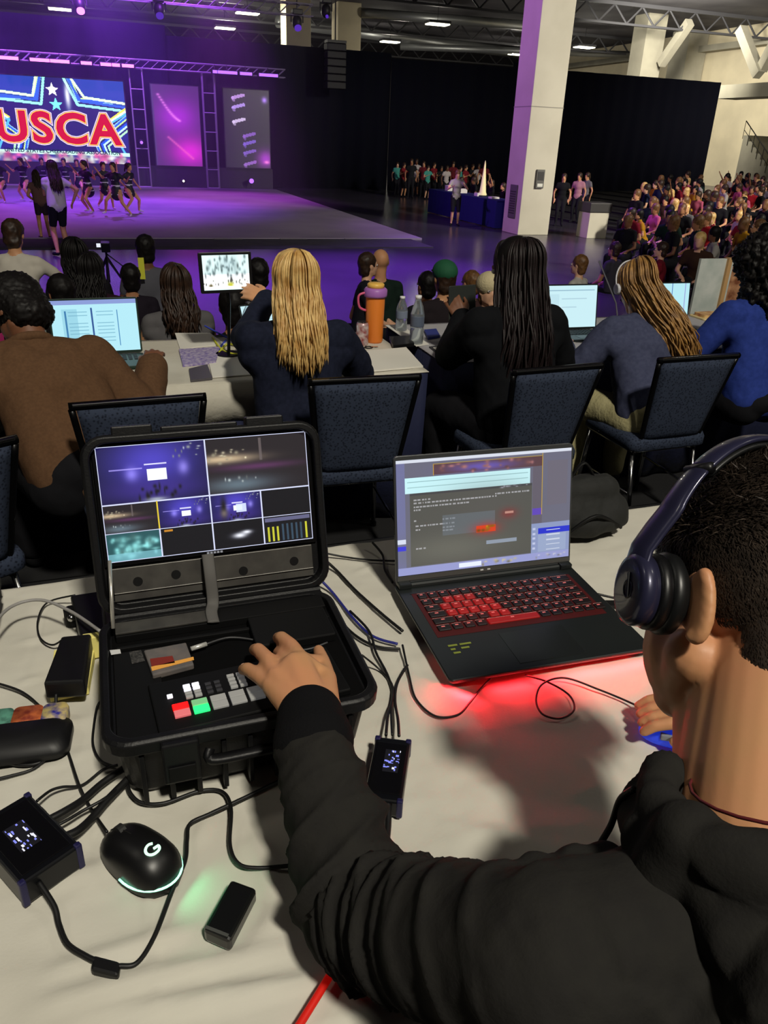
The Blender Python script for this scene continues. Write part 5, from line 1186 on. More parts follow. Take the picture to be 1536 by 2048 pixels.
# lid
LO = Vector((CX+.003, CY+.140, TZ+.118)); tl = math.radians(17); XL = frame(LO, (1, 0, 0), (0, math.sin(tl), math.cos(tl)))
LH = .262
def lring(w_, h_, r, z): return [XL @ Vector((x, y+LH/2, z)) for x, y in rr(w_, h_, r, 6)]
mb = MB(); mb.loft([lring(.30, .215, .03, -.058), lring(.315, .235, .03, -.052), lring(.326, .246, .03, -.012), lring(.344, .262, .034, -.010), lring(.347, .265, .034, .004), lring(.340, .258, .03, .008), lring(.324, .242, .026, .008), lring(.320, .238, .024, -.010)])
mb.build('case_lid', blkp, t, bevel=.0015)
mb = MB().xf(XL)
for x in (-.10, .09): mb.box(x-.028, x+.028, LH-.002, LH+.012, -.02, .006)
mb.box(-.06, .05, LH-.002, LH+.007, -.018, -.002); mb.build('lid_latch_mounts', blkp, t, bevel=.002)
mb = MB().xf(XL); mb.box(-.158, .158, .072, .252-.002, -.010, -.004); mon = mb.build('monitor_bezel', mat('bezel_gloss_black', (10, 10, 12), .25), t, bevel=.001)
# multiview picture
m_ = Ras(300, 170, (.05, .05, .08)); rs = m_
def stage_pic(x0, y0, x1, y1, fig=False):
    w_, h_ = x1-x0, y1-y0; rs.rect(x0, y0, x1, y1, (.07, .06, .2)); s = Ras(rs.w, rs.h); s.a = rs.a.copy()
    s.blob(x0+w_*.5, y0+h_*.3, w_*.42, h_*.5, (.30, .26, .75), .95).blob(x0+w_*.5, y0+h_*.8, w_*.5, h_*.2, (.25, .18, .55), .7).blob(x0+w_*.3, y0+h_*.5, w_*.06, h_*.12, (.6, .55, 1), .8).blob(x0+w_*.78, y0+h_*.45, w_*.05, h_*.12, (.6, .55, .95), .8)
    s.rect(x0+w_*.42, y0+h_*.34, x0+w_*.63, y0+h_*.37, (.9, .9, 1), .9).rect(x0+w_*.44, y0+h_*.44, x0+w_*.62, y0+h_*.64, (.95, .97, 1)).rect(x0+w_*.1, y0+h_*.40, x0+w_*.4, y0+h_*.42, (.7, .65, 1), .7)
    s.specks(x0+w_*.35, y0+h_*.72, x0+w_*.75, y0+h_*.95, 14, (.1, .08, .15), w_*.012, h_*.05, 3).specks(x0+w_*.55, y0+h_*.05, x1, y0+h_*.3, 10, (.9, .95, .9), w_*.012, h_*.02, 5).blob(x0+w_*.5, y0+h_*.97, w_*.1, h_*.04, (.75, .8, .8), .8)
    if fig: s.blob(x0+w_*.25, y0+h_*.5, w_*.06, h_*.4, (.08, .07, .08), 1).blob(x0+w_*.25, y0+h_*.7, w_*.07, h_*.15, (.5, .45, .42), .8).rect(x0+w_*.5, y0+h_*.4, x0+w_*.7, y0+h_*.7, (.85, .9, 1), .9)
    msk = ((rs.X >= x0) & (rs.X < x1) & (rs.Y >= y0) & (rs.Y < y1))[..., None]; rs.a = np.where(msk, s.a, rs.a)
def hall_pic(x0, y0, x1, y1):
    w_, h_ = x1-x0, y1-y0; rs.rect(x0, y0, x1, y1, (.13, .11, .13)); s = Ras(rs.w, rs.h); s.a = rs.a.copy()
    s.blob(x0+w_*.15, y0+h_*.38, w_*.35, h_*.08, (.85, .75, .6), .9).specks(x0, y0+h_*.2, x0+w_*.4, y0+h_*.45, 18, (1, .95, .8), w_*.015, h_*.02, 8).blob(x0+w_*.5, y0+h_*.55, w_*.4, h_*.06, (.38, .2, .38), .8)
    s.rect(x0+w_*.52, y0+h_*.05, x0+w_*.55, y0+h_*.45, (.4, .36, .36), .8).blob(x0+w_*.3, y0+h_*.85, w_*.35, h_*.14, (.42, .5, .55), .8).specks(x0+w_*.05, y0+h_*.72, x0+w_*.5, y0+h_*.8, 6, (.85, .9, .9), w_*.01, h_*.03, 2)
    msk = ((rs.X >= x0) & (rs.X < x1) & (rs.Y >= y0) & (rs.Y < y1))[..., None]; rs.a = np.where(msk, s.a, rs.a)
stage_pic(0, 0, .5, .5); hall_pic(.5, 0, 1, .5); hall_pic(0, .5, .25, .75); stage_pic(.25, .5, .5, .75); stage_pic(.5, .5, .75, .75, True)
rs.rect(0, .75, .25, 1, (.15, .32, .34)).specks(.02, .78, .24, .97, 40, (.6, .95, .95), .014, .02, 9).rect(.0, .93, .25, 1, (.5, .75, .8), .7)
rs.rect(.57, .83, .72, .92, (.9, .92, .95), 0).blob(.63, .89, .035, .025, (.95, .96, 1)).blob(.665, .865, .025, .018, (.95, .96, 1)).rect(.27, .765, .31, .785, (.75, .5, .15))
rs.rect(.75, .75, 1, 1, (.06, .06, .09)).rect(.76, .765, .99, .80, (.45, .45, .6), .8)
for k in range(9): rs.rect(.77+k*.024, .85 if k < 3 else .83, .780+k*.024, .98, (.75, .75, .2) if k in (0, 1, 2, 8) else (.2, .28, .35))
lc = (.82, .84, .95)
for (a, b, c, d) in [(0, .497, 1, .505), (0, .745, 1, .752), (.4975, 0, .5025, 1), (.2475, .5, .2525, 1), (.7475, .5, .7525, 1), (0, 0, .004, 1), (.996, 0, 1, 1), (0, 0, 1, .008), (0, .992, 1, 1)]: rs.rect(a, b, c, d, lc)
rs.rect(.2475, .5, .2545, .75, (.85, .75, .2))
screen('multiview_picture', rs, XL @ Matrix.Translation((-.1525, .078, -.0035)), .305, .168, scrmat('multiview_glow', 1.15), mon)
mb = MB().xf(XL)
for k in range(5): mb.box(-.012+k*.005, -.0085+k*.005, .0735, .0765, -.0039, -.0034)
mb.build('monitor_lettering', emat('lettering_pale', (190, 190, 195), .5), mon)
mb = MB().xf(XL); mb.box(-.150, .150, .018, .068, -.010, -.006).box(-.150, .150, .030, .032, -.006, -.003); lp = mb.build('lid_lower_plate', greyp, t, bevel=.001)
for x, y in ((-.115, .045), (-.06, .048), (.04, .040), (.12, .045)): MB().xf(XL).cyl((x, y, -.0065), (x, y, -.0055), .007, n=16).build('plate_hole', blkm, lp)
mb = MB().xf(XL); mb.tube([(-.155, -.004, .004), (.155, -.004, .004)], .007, 10).box(-.150, .150, -.012, .004, -.014, .002); mb.build('hinge_bar', blkp, t)
mb = MB(); pth = [XL @ Vector((-.012, .075, .004)), XL @ Vector((-.012, .045, .014)), XL @ Vector((-.012, .005, .016)), Vector((CX-.014, CY+.108, DZ+.018)), Vector((CX-.014, CY+.085, DZ+.014))]
mb.tube(sm(pth, 6), .009, 10, flat=.28); mb.build('strap', mat('strap_grey', (82, 80, 78), .75), t, smooth=True)
mb = MB().tube([XL @ Vector((-.150, .085, .012)), Vector((CX-.152, CY+.095, DZ+.022))], .0028, 8); mb.build('lid_stay_rod', mat('rod_pale_metal', (200, 198, 190), .3, .7), t, smooth=True)
settle(t, (CX, CY, TZ+.004))
# things lying in the case
def boxpx(name, label, cat, quad, z, th, m, bevel=.002, group=None):
    P = [oz(x, y, z+th) for x, y in quad]; mb = MB(); mb.prism([(q.x, q.y) for q in reversed(P)], z+.0008, z+th); o = mb.build(name, m, bevel=bevel)
    if label: tag(o, label, cat, group)
    return o
ssd = boxpx('portable_drive', 'grey and orange portable drive lying in the case above the red button', 'drive', [(287, 1300), (372, 1284), (388, 1328), (305, 1350)], DZ, .010, mat('drive_grey', (84, 82, 82), .5, nz=40, col2=(104, 96, 92)))
q = [oz(x, y, DZ+.0102) for x, y in ((302, 1334), (387, 1314), (388, 1320), (304, 1342))]; MB().prism([(a.x, a.y) for a in reversed(q)], DZ+.0103, DZ+.0107).build('orange_stripe', mat('drive_orange', (226, 160, 70), .5), ssd)
q = [oz(x, y, DZ+.0102) for x, y in ((300, 1318), (345, 1312), (350, 1326), (303, 1333))]; MB().prism([(a.x, a.y) for a in reversed(q)], DZ+.0103, DZ+.0107).build('red_print', mat('drive_red', (120, 36, 24), .5), ssd)
a, b = oz(382, 1298, DZ+.012), oz(413, 1288, DZ+.012)
o = MB().tube([a, b], .0035, 8).build('usb_plug', mat('plug_pale_metal', (210, 210, 205), .3, .5), smooth=True); tag(o, 'small pale metal plug on a thin cable inside the case', 'plug')
o = MB().tube(sm([b, oz(460, 1275, DZ+.008), oz(520, 1282, DZ+.006), oz(600, 1300, DZ+.014), oz(655, 1285, DZ+.016)], 6), .0014, 6).build('usb_cable', mat('cable_dark_grey', (60, 60, 62), .5), smooth=True); tag(o, 'thin dark cable crossing the inside of the case under the hand', 'cable')
o = boxpx('specification_label', 'small grey printed label at the left inside the case', 'label', [(258, 1304), (282, 1300), (290, 1322), (264, 1328)], DZ+.004, .0006, mat('label_grey', (70, 68, 66), .6, nz=400, col2=(20, 20, 20)), 0)
o = boxpx('rocker_switch', 'tiny white marked rocker switch at the case\'s left rear corner', 'switch', [(219, 1300), (240, 1298), (242, 1306), (222, 1309)], DZ+.004, .002, mat('switch_white', (200, 200, 200), .5), .0005)

# ---------------- gaming laptop
t = thing('gaming_laptop', 'open black laptop with red lit keyboard and red glow beneath', 'laptop', (.609, .978, TZ+.002), -.04)
LW, LD = .358, .284; lblk = mat('laptop_black', (22, 24, 26), .38, nz=6, col2=(26, 30, 30)); 
mb = MB(); mb.loft([[Vector((x, y, z)) for x, y in rr(w_, h_, .008, 4)] for w_, h_, z in ((LW-.03, LD-.03, .010), (LW-.004, LD-.004, .017), (LW, LD, .021), (LW, LD, .0245), (LW-.003, LD-.003, .0255))])
base = mb.build('base', lblk, t, bevel=.0008)
for x in (-.15, .15):
    for y in (-.11, .11): MB().cyl((x, y, .001), (x, y, .011), .009, n=12).build('rubber_foot', blkm, base)
MB().box(-.158, .158, -.032, .105, .0255, .0260).build('key_bed_glow', mat('keybed_red', (22, 4, 4), .6, emit=(255, 10, 20), es=.04), t)
kb = MB().box(-.160, .160, .105, .107, .0255, .0265).build('keyboard_frame', lblk, t)
kblk = mat('key_black', (22, 12, 13), .5); kred = mat('key_red_lit', (80, 12, 12), .5, emit=(255, 25, 25), es=.22); kedge = mat('key_legend', (190, 120, 120), .5, emit=(255, 60, 60), es=.3)
proto_k = {}
def key(x, y, w_, m):
    kk = (round(w_, 4), m.name)
    if kk not in proto_k:
        mb = MB(); mb.loft([[Vector((px, py, z)) for px, py in rr(ww, hh, .0018, 2)] for ww, hh, z in ((w_, .0158, 0), (w_-.001, .0148, .0018), (w_-.002, .0138, .0022))])
        mb.mi(1).box(-min(w_, .02)*.22, min(w_, .02)*.1, .001, .0035, .0022, .0024).mi(2).box(-w_/2+.001, w_/2-.001, .0072, .0079, .0008, .0018)
        o = mb.build('key', [m, kedge, mat('key_edge_pale', (225, 170, 165), .4, emit=(255, 150, 140), es=.22)], kb); proto_k[kk] = o
    else: o = proto_k[kk].copy(); COL.objects.link(o); o.parent = kb
    o.location = (x, y, .0262)
for r_ in range(6):
    y = .093-r_*.0205
    if r_ == 5:
        x = -.150
        for w_ in (.0235, .018, .018, .018): key(x+w_/2, y, w_, kblk); x += w_+.0035
        key(x+.0475, y, .095, kred); x += .0985
        for w_ in (.018, .018, .018, .018, .018, .018): key(x+w_/2, y, w_, kblk); x += w_+.0035
    else:
        lead = (.016, .018, .026, .030, .038)[r_]; x = -.150
        key(x+lead/2, y, lead, kblk); x += lead+.0035; cidx = 0
        while x+.017 < .150:
            m_k = kred if (r_ in (2, 3) and 1 <= cidx+1 <= 3) or (r_ == 1 and cidx in (1, 2, 3)) or (r_ in (2, 3, 4) and cidx in (3, 4)) else kblk
            w_ = .017 if x+.017*2+.0035 < .150 else .150-x
            key(x+w_/2, y, w_, m_k); x += w_+.0035; cidx += 1
MB().box(-.055, .062, -.128, -.045, .0255, .0260).build('touchpad', mat('laptop_touchpad', (27, 30, 30), .3), t, bevel=.0004)
mb = MB()
for k, (x, w_) in enumerate([(-.150, .016), (-.130, .020), (-.149, .008), (-.131, .014), (-.148, .012)]): mb.box(x, x+w_, -.060-(k//2)*.010, -.056-(k//2)*.010, .0256, .0262)
mb.build('sticker', mat('sticker_yellow_green', (120, 130, 50), .5), t)
# lid
XQ = frame((0, LD/2-.008, .0262), (1, 0, 0), (0, math.sin(math.radians(13)), math.cos(math.radians(13))))
lid = MB().xf(XQ).prism(rr(LW-.004, .236, .008, cx=0, cy=.122), -.006, .0).build('lid', mat('laptop_lid_grey', (70, 72, 74), .35, .4), t, bevel=.001)
MB().xf(XQ).box(-LW/2+.004, LW/2-.004, .010, .018, 0, .0012).build('chin_strip', mat('laptop_chin', (82, 82, 80), .4, .3), lid)
mb = MB().xf(XQ).box(-.012, -.006, .0125, .0150, .0013, .0016).box(.002, .008, .0125, .0150, .0013, .0016); mb.build('badge', mat('badge_pale', (200, 200, 200), .3), lid)
mb = MB().tube([(-LW/2+.02, LD/2-.010, .027), (LW/2-.02, LD/2-.010, .027)], .0065, 10); mb.build('hinge', lblk, t)
for x in (-.163, .163): MB().box(x-.012, x+.012, LD/2-.02, LD/2+.004, .0256, .036).build('hinge_cap', lblk, t, bevel=.002)
L_ = Ras(240, 150, (.42, .42, .49)); r = L_
r.rect(0, 0, 1, .03, (.86, .88, .93)).rect(0, .03, .045, 1, (.45, .46, .62)).rect(.20, .05, .83, .14, (.36, .25, .26)).blob(.48, .10, .18, .04, (.42, .36, .75), .9).specks(.2, .06, .8, .14, 24, (.75, .5, .5), .012, .012, 4)
r.rect(.045, .155, .755, .285, (.80, .97, .99)).rect(.06, .19, .74, .196, (.45, .6, .62), .6).rect(.06, .235, .74, .241, (.5, .65, .66), .6)
r.rect(.07, .285, .765, .93, (.33, .33, .31)).blob(.3, .8, .3, .14, (.44, .44, .40), .7).blob(.5, .45, .25, .2, (.36, .35, .34), .5)
r.rect(.07, .285, .765, .31, (.28, .28, .29)).specks(.55, .29, .75, .305, 8, (.8, .8, .85), .008, .006, 2)
for k, (x0, x1, y) in enumerate([(.09, .17, .34), (.55, .74, .345), (.09, .55, .37), (.09, .40, .40), (.09, .12, .43), (.09, .11, .52), (.10, .24, .565), (.10, .13, .60), (.25, .31, .53), (.25, .32, .57), (.25, .31, .60), (.25, .31, .63), (.10, .16, .77)]):
    g3 = random.Random(k)
    x = x0
    while x < x1: w_ = g3.uniform(.006, .02); r.rect(x, y, x+w_, y+.012, (.74, .74, .76), .75); x += w_+.006
r.rect(.25, .5, .55, .68, (.42, .46, .50), .55).blob(.5, .655, .07, .05, (.85, .15, .15), .7).rect(.44, .625, .555, .685, (.85, .25, .12)).specks(.45, .635, .55, .675, 10, (.95, .7, .1), .008, .01, 6)
r.blob(.63, .54, .05, .05, (.55, .2, .2), .7).rect(.61, .52, .66, .54, (.75, .55, .5)).rect(.50, .765, .68, .80, (.56, .60, .66))
r.rect(.77, .14, .83, .93, (.38, .34, .38), .6).rect(.825, .03, .831, .58, (.75, .62, .25)).rect(.2, .05, .206, .15, (.75, .6, .25)).rect(.2, .045, .83, .055, (.65, .55, .3)).rect(.77, .52, .825, .58, (.38, .28, .72)).rect(.86, .1, .98, .5, (.43, .41, .46), .8)
r.rect(.765, .66, 1, .96, (.55, .60, .76)).rect(.81, .71, 1, .76, (.15, .2, .8)).rect(.81, .77, .98, .93, (.62, .68, .80), .7)
for k in range(5): r.rect(.86, .725+k*.045, .94, .735+k*.045, (.8, .83, .9)); r.rect(.775, .70+k*.045, .79, .72+k*.045, (.75, .78, .9))
r.rect(0, .935, 1, 1, (.60, .62, .82)).rect(.34, .945, .47, .985, (.92, .95, 1)).specks(.48, .95, .68, .985, 10, (.95, .9, .7), .008, .012, 3).rect(.0, .68, .045, .72, (.85, .88, .95)).rect(.0, .74, .045, .78, (.25, .25, .85)).specks(.8, .95, .98, .98, 10, (.95, .95, 1), .006, .008, 3)
screen('laptop_picture', L_, XQ @ Matrix.Translation((-LW/2+.006, .020, .0010)), LW-.012, .212, scrmat('laptop_screen_glow', 1.0), lid)
led = emat('led_red', (255, 20, 20), 3.0)
MB().box(-LW/2+.03, LW/2-.03, -LD/2+.012, -LD/2+.016, .010, .0135).build('front_led_strip', led, t); MB().box(-LW/2+.012, -LW/2+.016, -LD/2+.03, -LD/2+.10, .011, .0135).build('side_led_strip', led, t)
def lworld(p): return t.matrix_world @ Vector(p)
bpy.context.view_layer.update()
RED = (1.0, .02, .03)
light('laptop_front_led', 'AREA', lworld((.03, -LD/2-.001, .0150)), lworld((.03, -LD/2-.03, -.012)), .42, RED, LW-.08, .006)
light('laptop_corner_led', 'AREA', lworld((-LW/2+.02, -LD/2-.001, .0155)), lworld((-LW/2-.01, -LD/2-.03, -.01)), .22, RED, .05, .006)
light('keyboard_red_light', 'AREA', lworld((-.06, .02, .034)), lworld((-.06, .02, 0)), .006, RED, .10, .05)

# ---------------- small gear on the cloth
def mouse(name, label, px, py, ang, m, L=.115, W_=.062, H_=.038, z=TZ+.004):
    c = oz(px, py, z+.02); t = thing(name, label, 'mouse', (c.x, c.y, z), ang); mb = MB(); rings = []
    for k in range(15):
        u = -1+2*k/14; uu = max(-.985, min(.985, u)); wv = W_/2*(1-abs(uu)**3.2)**.5*(1-.10*uu); hv = H_*(1-abs(uu)**2.6)**.55*(1-.22*uu)*1.0; y = uu*L/2
        ring = []
        for j in range(16):
            a = 2*PI*j/16; cx_, sz_ = math.cos(a), math.sin(a); ring.append(Vector((wv*abs(cx_)**.8*(1 if cx_ > 0 else -1), y, .001 if sz_ < 0 else .003+hv*abs(sz_)**.8)))
        rings.append(ring)
    mb.loft(rings); mb.build('shell', m, t, smooth=True)
    hm = lambda u: .003+H_*(1-abs(u)**2.6)**.55*(1-.22*u)
    MB().cyl((-.004, L*.27, hm(.54)-.004), (.004, L*.27, hm(.54)-.004), .009, n=16).build('scroll_wheel', mat('wheel_rubber', (30, 30, 30), .6), t)
    mb = MB().tube([(0, L/2*(.2+.07*k), hm(.2+.07*k)+.0002) for k in range(11)], .0007, 5); mb.build('button_seam', mat('seam_black', (4, 4, 4), .8), t)
    return t, hm
mt, hm = mouse('gaming_mouse', 'black wired mouse with green glowing rim and round glowing mark', 278, 1702, math.radians(35), mat('mouse_black', (15, 15, 16), .4))
glow = mat('led_green_white', (190, 255, 225), .5, emit=(150, 255, 205), es=1.6)
pts = []
for k in range(22):
    a = math.radians(172+k*9.2); pts.append((.0325*1.0*math.cos(a), -.012+.046*math.sin(a), .0095+.004*math.sin(a)**2))
MB().tube(pts, .0014, 6).build('led_rim', glow, mt, smooth=True)
mb = MB(); R_ = .0075; zc = hm(-.46)+.0012; cyy = -.0265
mb.tube([(R_*math.cos(a), cyy+R_*math.sin(a), zc-.0012*abs(math.cos(a))) for a in np.linspace(math.radians(50), math.radians(350), 20)], .0016, 6).tube([(R_*math.cos(math.radians(350)), cyy-.0013, zc-.0006), (.0010, cyy-.0010, zc)], .0016, 6)
mb.build('glowing_mark', emat('mark_pale_green', (200, 255, 215), 1.6), mt)
bpy.context.view_layer.update(); mw = lambda p: mt.matrix_world @ Vector(p)
light('mouse_rim_led', 'AREA', mw((.012, -.0640, .012)), mw((.030, -.12, -.001)), .009, (.10, 1.0, .42), .05, .008, spread=150)
bm_c = mat('mouse_blue', (40, 70, 215), .35, emit=(30, 60, 230), es=.35)
bmouse, hm2 = mouse('computer_mouse', 'blue lit mouse held by the man in the black hoodie', 1362, 1452, math.radians(62), bm_c, .112, .060, .036)
MB().box(-.028, -.018, .012, .032, .012, .022).build('side_buttons', mat('mouse_grey', (120, 125, 135), .4), bmouse, bevel=.002)
pb = boxpx('power_bank', 'small black power bank lying alone on the cloth below the mouse', 'power bank', [(462, 1757), (514, 1776), (460, 1882), (405, 1858)], TZ+.005, .020, mat('powerbank_black', (16, 17, 17), .3, coat=.4), .004)
q = [oz(x, y, TZ+.0252) for x, y in ((412, 1850), (458, 1868), (455, 1874), (409, 1856))]; MB().prism([(a.x, a.y) for a in reversed(q)], TZ+.0250, TZ+.0254).build('end_line', mat('powerbank_grey', (70, 72, 70), .4), pb)
# recorder boxes
def converter(label, quad, th, z, scr, name='video_converter', lit=(90, 100, 255), seed=1, ears=True):
    P = [oz(x, y, z+th) for x, y in quad]; t = thing(name, label, 'video converter', (0, 0, 0)); ctr = sum(P, Vector())/4
    blk_ = mat('converter_black', (13, 14, 18), .35, .2)
    X = frame((P[3].x, P[3].y, z+th), P[2]-P[3], P[0]-P[3]); w_ = (P[2]-P[3]).length; h_ = (P[0]-P[3]).length
    MB().xf(X).box(0, w_, 0, h_, -th, 0).build('housing', blk_, t, bevel=.003)
    for sx in (-.001, w_-.007):
        for sy in (-.001, h_-.007): MB().xf(X).box(sx, sx+.008, sy, sy+.008, -th-.0005, .0015).build('corner_bumper', mat('bumper_navy', (28, 26, 66), .4), t, bevel=.002)
    MB().xf(X).box(w_*.08, w_*.92, h_*.10, h_*.90, 0, .0012).build('face_plate', mat('bezel_gloss_black', (10, 10, 12), .25), t, bevel=.0005)
    r = Ras(60, 44, (.02, .02, .06)); g4 = random.Random(seed)
    for _ in range(26): x, y = g4.random(), g4.random()*.9; r.rect(x, y, x+g4.uniform(.05, .2), y+g4.uniform(.03, .10), (.55, .58, 1.0) if g4.random() < .7 else (.95, .95, 1))
    screen('status_display', r, X @ Matrix.Translation((w_*scr[0], h_*scr[1], .0016)), w_*scr[2], h_*scr[3], scrmat('converter_glow_%d' % seed, 1.0), t)
    mb = MB().xf(X)
    for k in range(3): mb.box(w_*(.2+.25*k), w_*(.2+.25*k)+.010, h_, h_+.003, -th*.8, -th*.3)
    mb.build('ports', greyp, t); settle(t, (ctr.x, ctr.y, z)); return t
converter('black video converter with small blue display standing between case and hoodie sleeve', [(724, 1470), (818, 1474), (804, 1606), (727, 1596)], .026, TZ+.004, (.35, .42, .42, .36), seed=1)
converter('black video converter with blue white display at the left picture edge', [(62, 1590), (150, 1690), (40, 1772), (-62, 1655)], .034, TZ+.004, (.30, .30, .38, .34), seed=2)
boxpx('power_adapter', 'black power brick lying on the yellow block left of the case', 'power adapter', [(122, 1272), (182, 1266), (168, 1362), (86, 1366)], TZ+.020, .030, mat('adapter_black', (13, 13, 15), .45), .004)
boxpx('memo_block', 'pale yellow block beneath the black power brick', 'note block', [(108, 1300), (190, 1290), (176, 1372), (98, 1388)], TZ+.004, .016, mat('block_yellow', (232, 220, 130), .7), .001)
boxpx('power_strip', 'black power strip with plugs at the rear left of the case', 'power strip', [(140, 1190), (205, 1180), (212, 1262), (160, 1272)], TZ+.004, .035, mat('adapter_black', (13, 13, 15), .45), .004)
boxpx('memo_block', 'yellow edge of a note block behind the power brick', 'note block', [(165, 1268), (205, 1262), (206, 1272), (168, 1279)], TZ+.004, .040, mat('block_yellow', (232, 220, 130), .7), .001)
p = oz(142, 1222, TZ+.03); t = thing('cable_clamp', 'small black and silver clamp behind the power brick', 'clamp', (p.x, p.y, TZ+.004)); MB().cyl((0, 0, 0), (0, 0, .03), .012, n=16).build('body', blkm, t); MB().ell((0, -.012, .02), .007, 10, 6).build('ball', chrome, t, smooth=True)
# printed pouch
q = oz(45, 1485, TZ+.015); t = thing('printed_pouch', 'black zip pouch with green, orange and blue print at the left edge', 'pouch', (q.x, q.y, TZ+.004), -.1)
MB().loft([[Vector((x, y, z)) for x, y in rr(w_, h_, .02, 6)] for w_, h_, z in ((.10, .05, 0), (.125, .075, .008), (.125, .07, .018), (.10, .045, .028))]).build('body', mat('pouch_black', (14, 14, 16), .5), t, smooth=True)
mb = MB(); 
for k, (x0, x1, c, c2) in enumerate([(-.055, -.018, (90, 150, 130), (40, 70, 64)), (-.018, .020, (190, 100, 54), (120, 44, 30)), (.020, .052, (46, 44, 140), (210, 190, 120))]):
    MB().loft([[Vector((x, y, z)) for x, y in rr(x1-x0, h_, .008, 4, cx=(x0+x1)/2, cy=.040)] for h_, z in ((.050, .001), (.056, .012), (.040, .024))]).build('printed_patch', mat('patch_%d' % k, c, .6, nz=70, col2=c2), t, smooth=True)
# cables
cable('mouse_cable', 'thin cable running from the black mouse up to the left edge', [(214, 1664, .012), (185, 1622), (160, 1575, .004), (138, 1510), (120, 1460), (85, 1418), (40, 1382), (-30, 1360)], .0019)
cable('adapter_cable', 'cable looping from the power brick down past the printed pouch', [(112, 1388, .02), (112, 1430), (110, 1480), (88, 1520), (40, 1530), (-30, 1512)], .0024)
cable('adapter_cable', 'cable running under the printed pouch to the left edge', [(108, 1500, .003), (70, 1536), (20, 1552), (-40, 1565)], .0019)
cable('power_cable', 'thick cable curving from the left converter to the inline box', [(78, 1765, .016), (108, 1812, .006), (118, 1850), (135, 1888), (170, 1912, .003), (200, 1926, .003)], .0032)
cable('power_cable', 'cable running from the inline box up past the mouse to the case', [(222, 1932, .003), (240, 1932, .003), (275, 1925, .001), (310, 1870), (345, 1780), (370, 1722), (374, 1680), (380, 1648), (420, 1628), (480, 1600), (560, 1562)], .0026)
o = boxpx('inline_adapter', 'small black inline box on the cable at the bottom left', 'adapter', [(186, 1908), (240, 1922), (236, 1952), (180, 1938)], TZ+.004, .012, mat('adapter_black', (13, 13, 15), .45), .003)
cable('signal_cable', 'cable swinging from the front of the case to the hoodie sleeve', [(252, 1562, .004), (262, 1588, .002), (285, 1606), (330, 1606), (400, 1582), (445, 1584), (462, 1618, .003), (460, 1690), (478, 1728), (520, 1736), (590, 1730)], .0024)
cable('signal_cable', 'upper thin cable arching between left converter and case', [(74, 1602, .018), (100, 1582, .014), (125, 1574, .01), (165, 1570), (205, 1540), (235, 1530, .004)], .0018)
cable('signal_cable', 'thick black cable from the left converter to the case front corner', [(96, 1640, .016), (130, 1622, .014), (165, 1600, .008), (205, 1566, .006), (250, 1535, .006)], .0045)
cable('signal_cable', 'second thick black cable just below the first one', [(122, 1676, .016), (155, 1662, .012), (185, 1635, .006), (215, 1600, .006), (262, 1552, .006)], .0050)
cable('signal_cable', 'thin cable bundled with the thick cables by the left converter', [(106, 1655, .016), (135, 1640, .016), (165, 1622, .014), (205, 1600, .016), (240, 1575, .01)], .0020)
cable('side_cable', 'cable hugging the left wall of the case', [(214, 1392, .02), (196, 1410, .006), (188, 1450), (186, 1490), (200, 1520), (225, 1532)], .0018)
cable('aerial_cable', 'pale grey cable arching over the cloth at the rear left', [(-30, 1268, .06), (20, 1215, .05), (80, 1200, .05), (140, 1222, .05), (200, 1262, .06)], .0026, mat('cable_grey', (140, 138, 136), .5))
cable('loop_cable', 'black cable loop behind the power brick', [(150, 1190, .02), (95, 1205, .003), (76, 1240, .003), (80, 1275), (105, 1290, .004), (130, 1275, .02)], .0016)
cable('laptop_charger_cable', 'black cable looping out in front of the laptop\'s left corner', [(805, 1290, .006), (818, 1350), (832, 1398), (870, 1432), (915, 1430), (940, 1405), (958, 1382, .001), (985, 1352, .002)], .0018)
cable('mouse_cable', 'thin cable curling in a loop from the laptop to the blue mouse', [(1050, 1350, .004), (1095, 1364), (1138, 1390), (1148, 1420), (1120, 1437), (1085, 1428), (1072, 1400), (1085, 1368, .005), (1130, 1356, .005), (1200, 1380), (1260, 1405), (1300, 1425, .008)], .0016)
cable('network_cable', 'blue cable running down the cloth between case and laptop', [(632, 1150, .02), (665, 1185), (705, 1235), (745, 1272), (795, 1288)], .0024, mat('cable_blue', (36, 40, 120), .5))
cable('signal_cable', 'black cable beside the blue cable right of the case', [(628, 1165, .02), (655, 1205), (700, 1262), (750, 1292), (800, 1298)], .0024)
cable('signal_cable', 'black cable running from the case lid to the laptop\'s rear corner', [(636, 1108, .02), (672, 1140), (710, 1180), (760, 1225), (805, 1262)], .0028)
cable('signal_cable', 'black cable along the rear of the table behind the laptop', [(640, 1104, .01), (690, 1114), (740, 1120), (800, 1122)], .0020)
cable('signal_cable', 'short black cable hanging over the rear table edge', [(745, 1085, .01), (765, 1110), (770, 1140), (785, 1165)], .0024)
cable('converter_cable', 'cable dropping from the case side to the converter, left one', [(700, 1222, .002), (738, 1262, .004), (752, 1305, .004), (775, 1350), (786, 1390), (776, 1430, .01), (772, 1470, .016)], .0022)
cable('converter_cable', 'cable dropping from the laptop side to the converter, right one', [(815, 1330, .006), (795, 1365), (790, 1400, .004), (796, 1440, .012), (798, 1472, .016)], .0022)
cable('converter_cable', 'thin cable beside the case ending at the converter top', [(724, 1310, .03), (760, 1340), (785, 1372, .003), (782, 1420, .01), (784, 1470, .016)], .0016)
cable('converter_cable', 'short black cable leaving the lower end of the converter', [(776, 1600, .014), (776, 1650, .006), (768, 1720)], .0042)
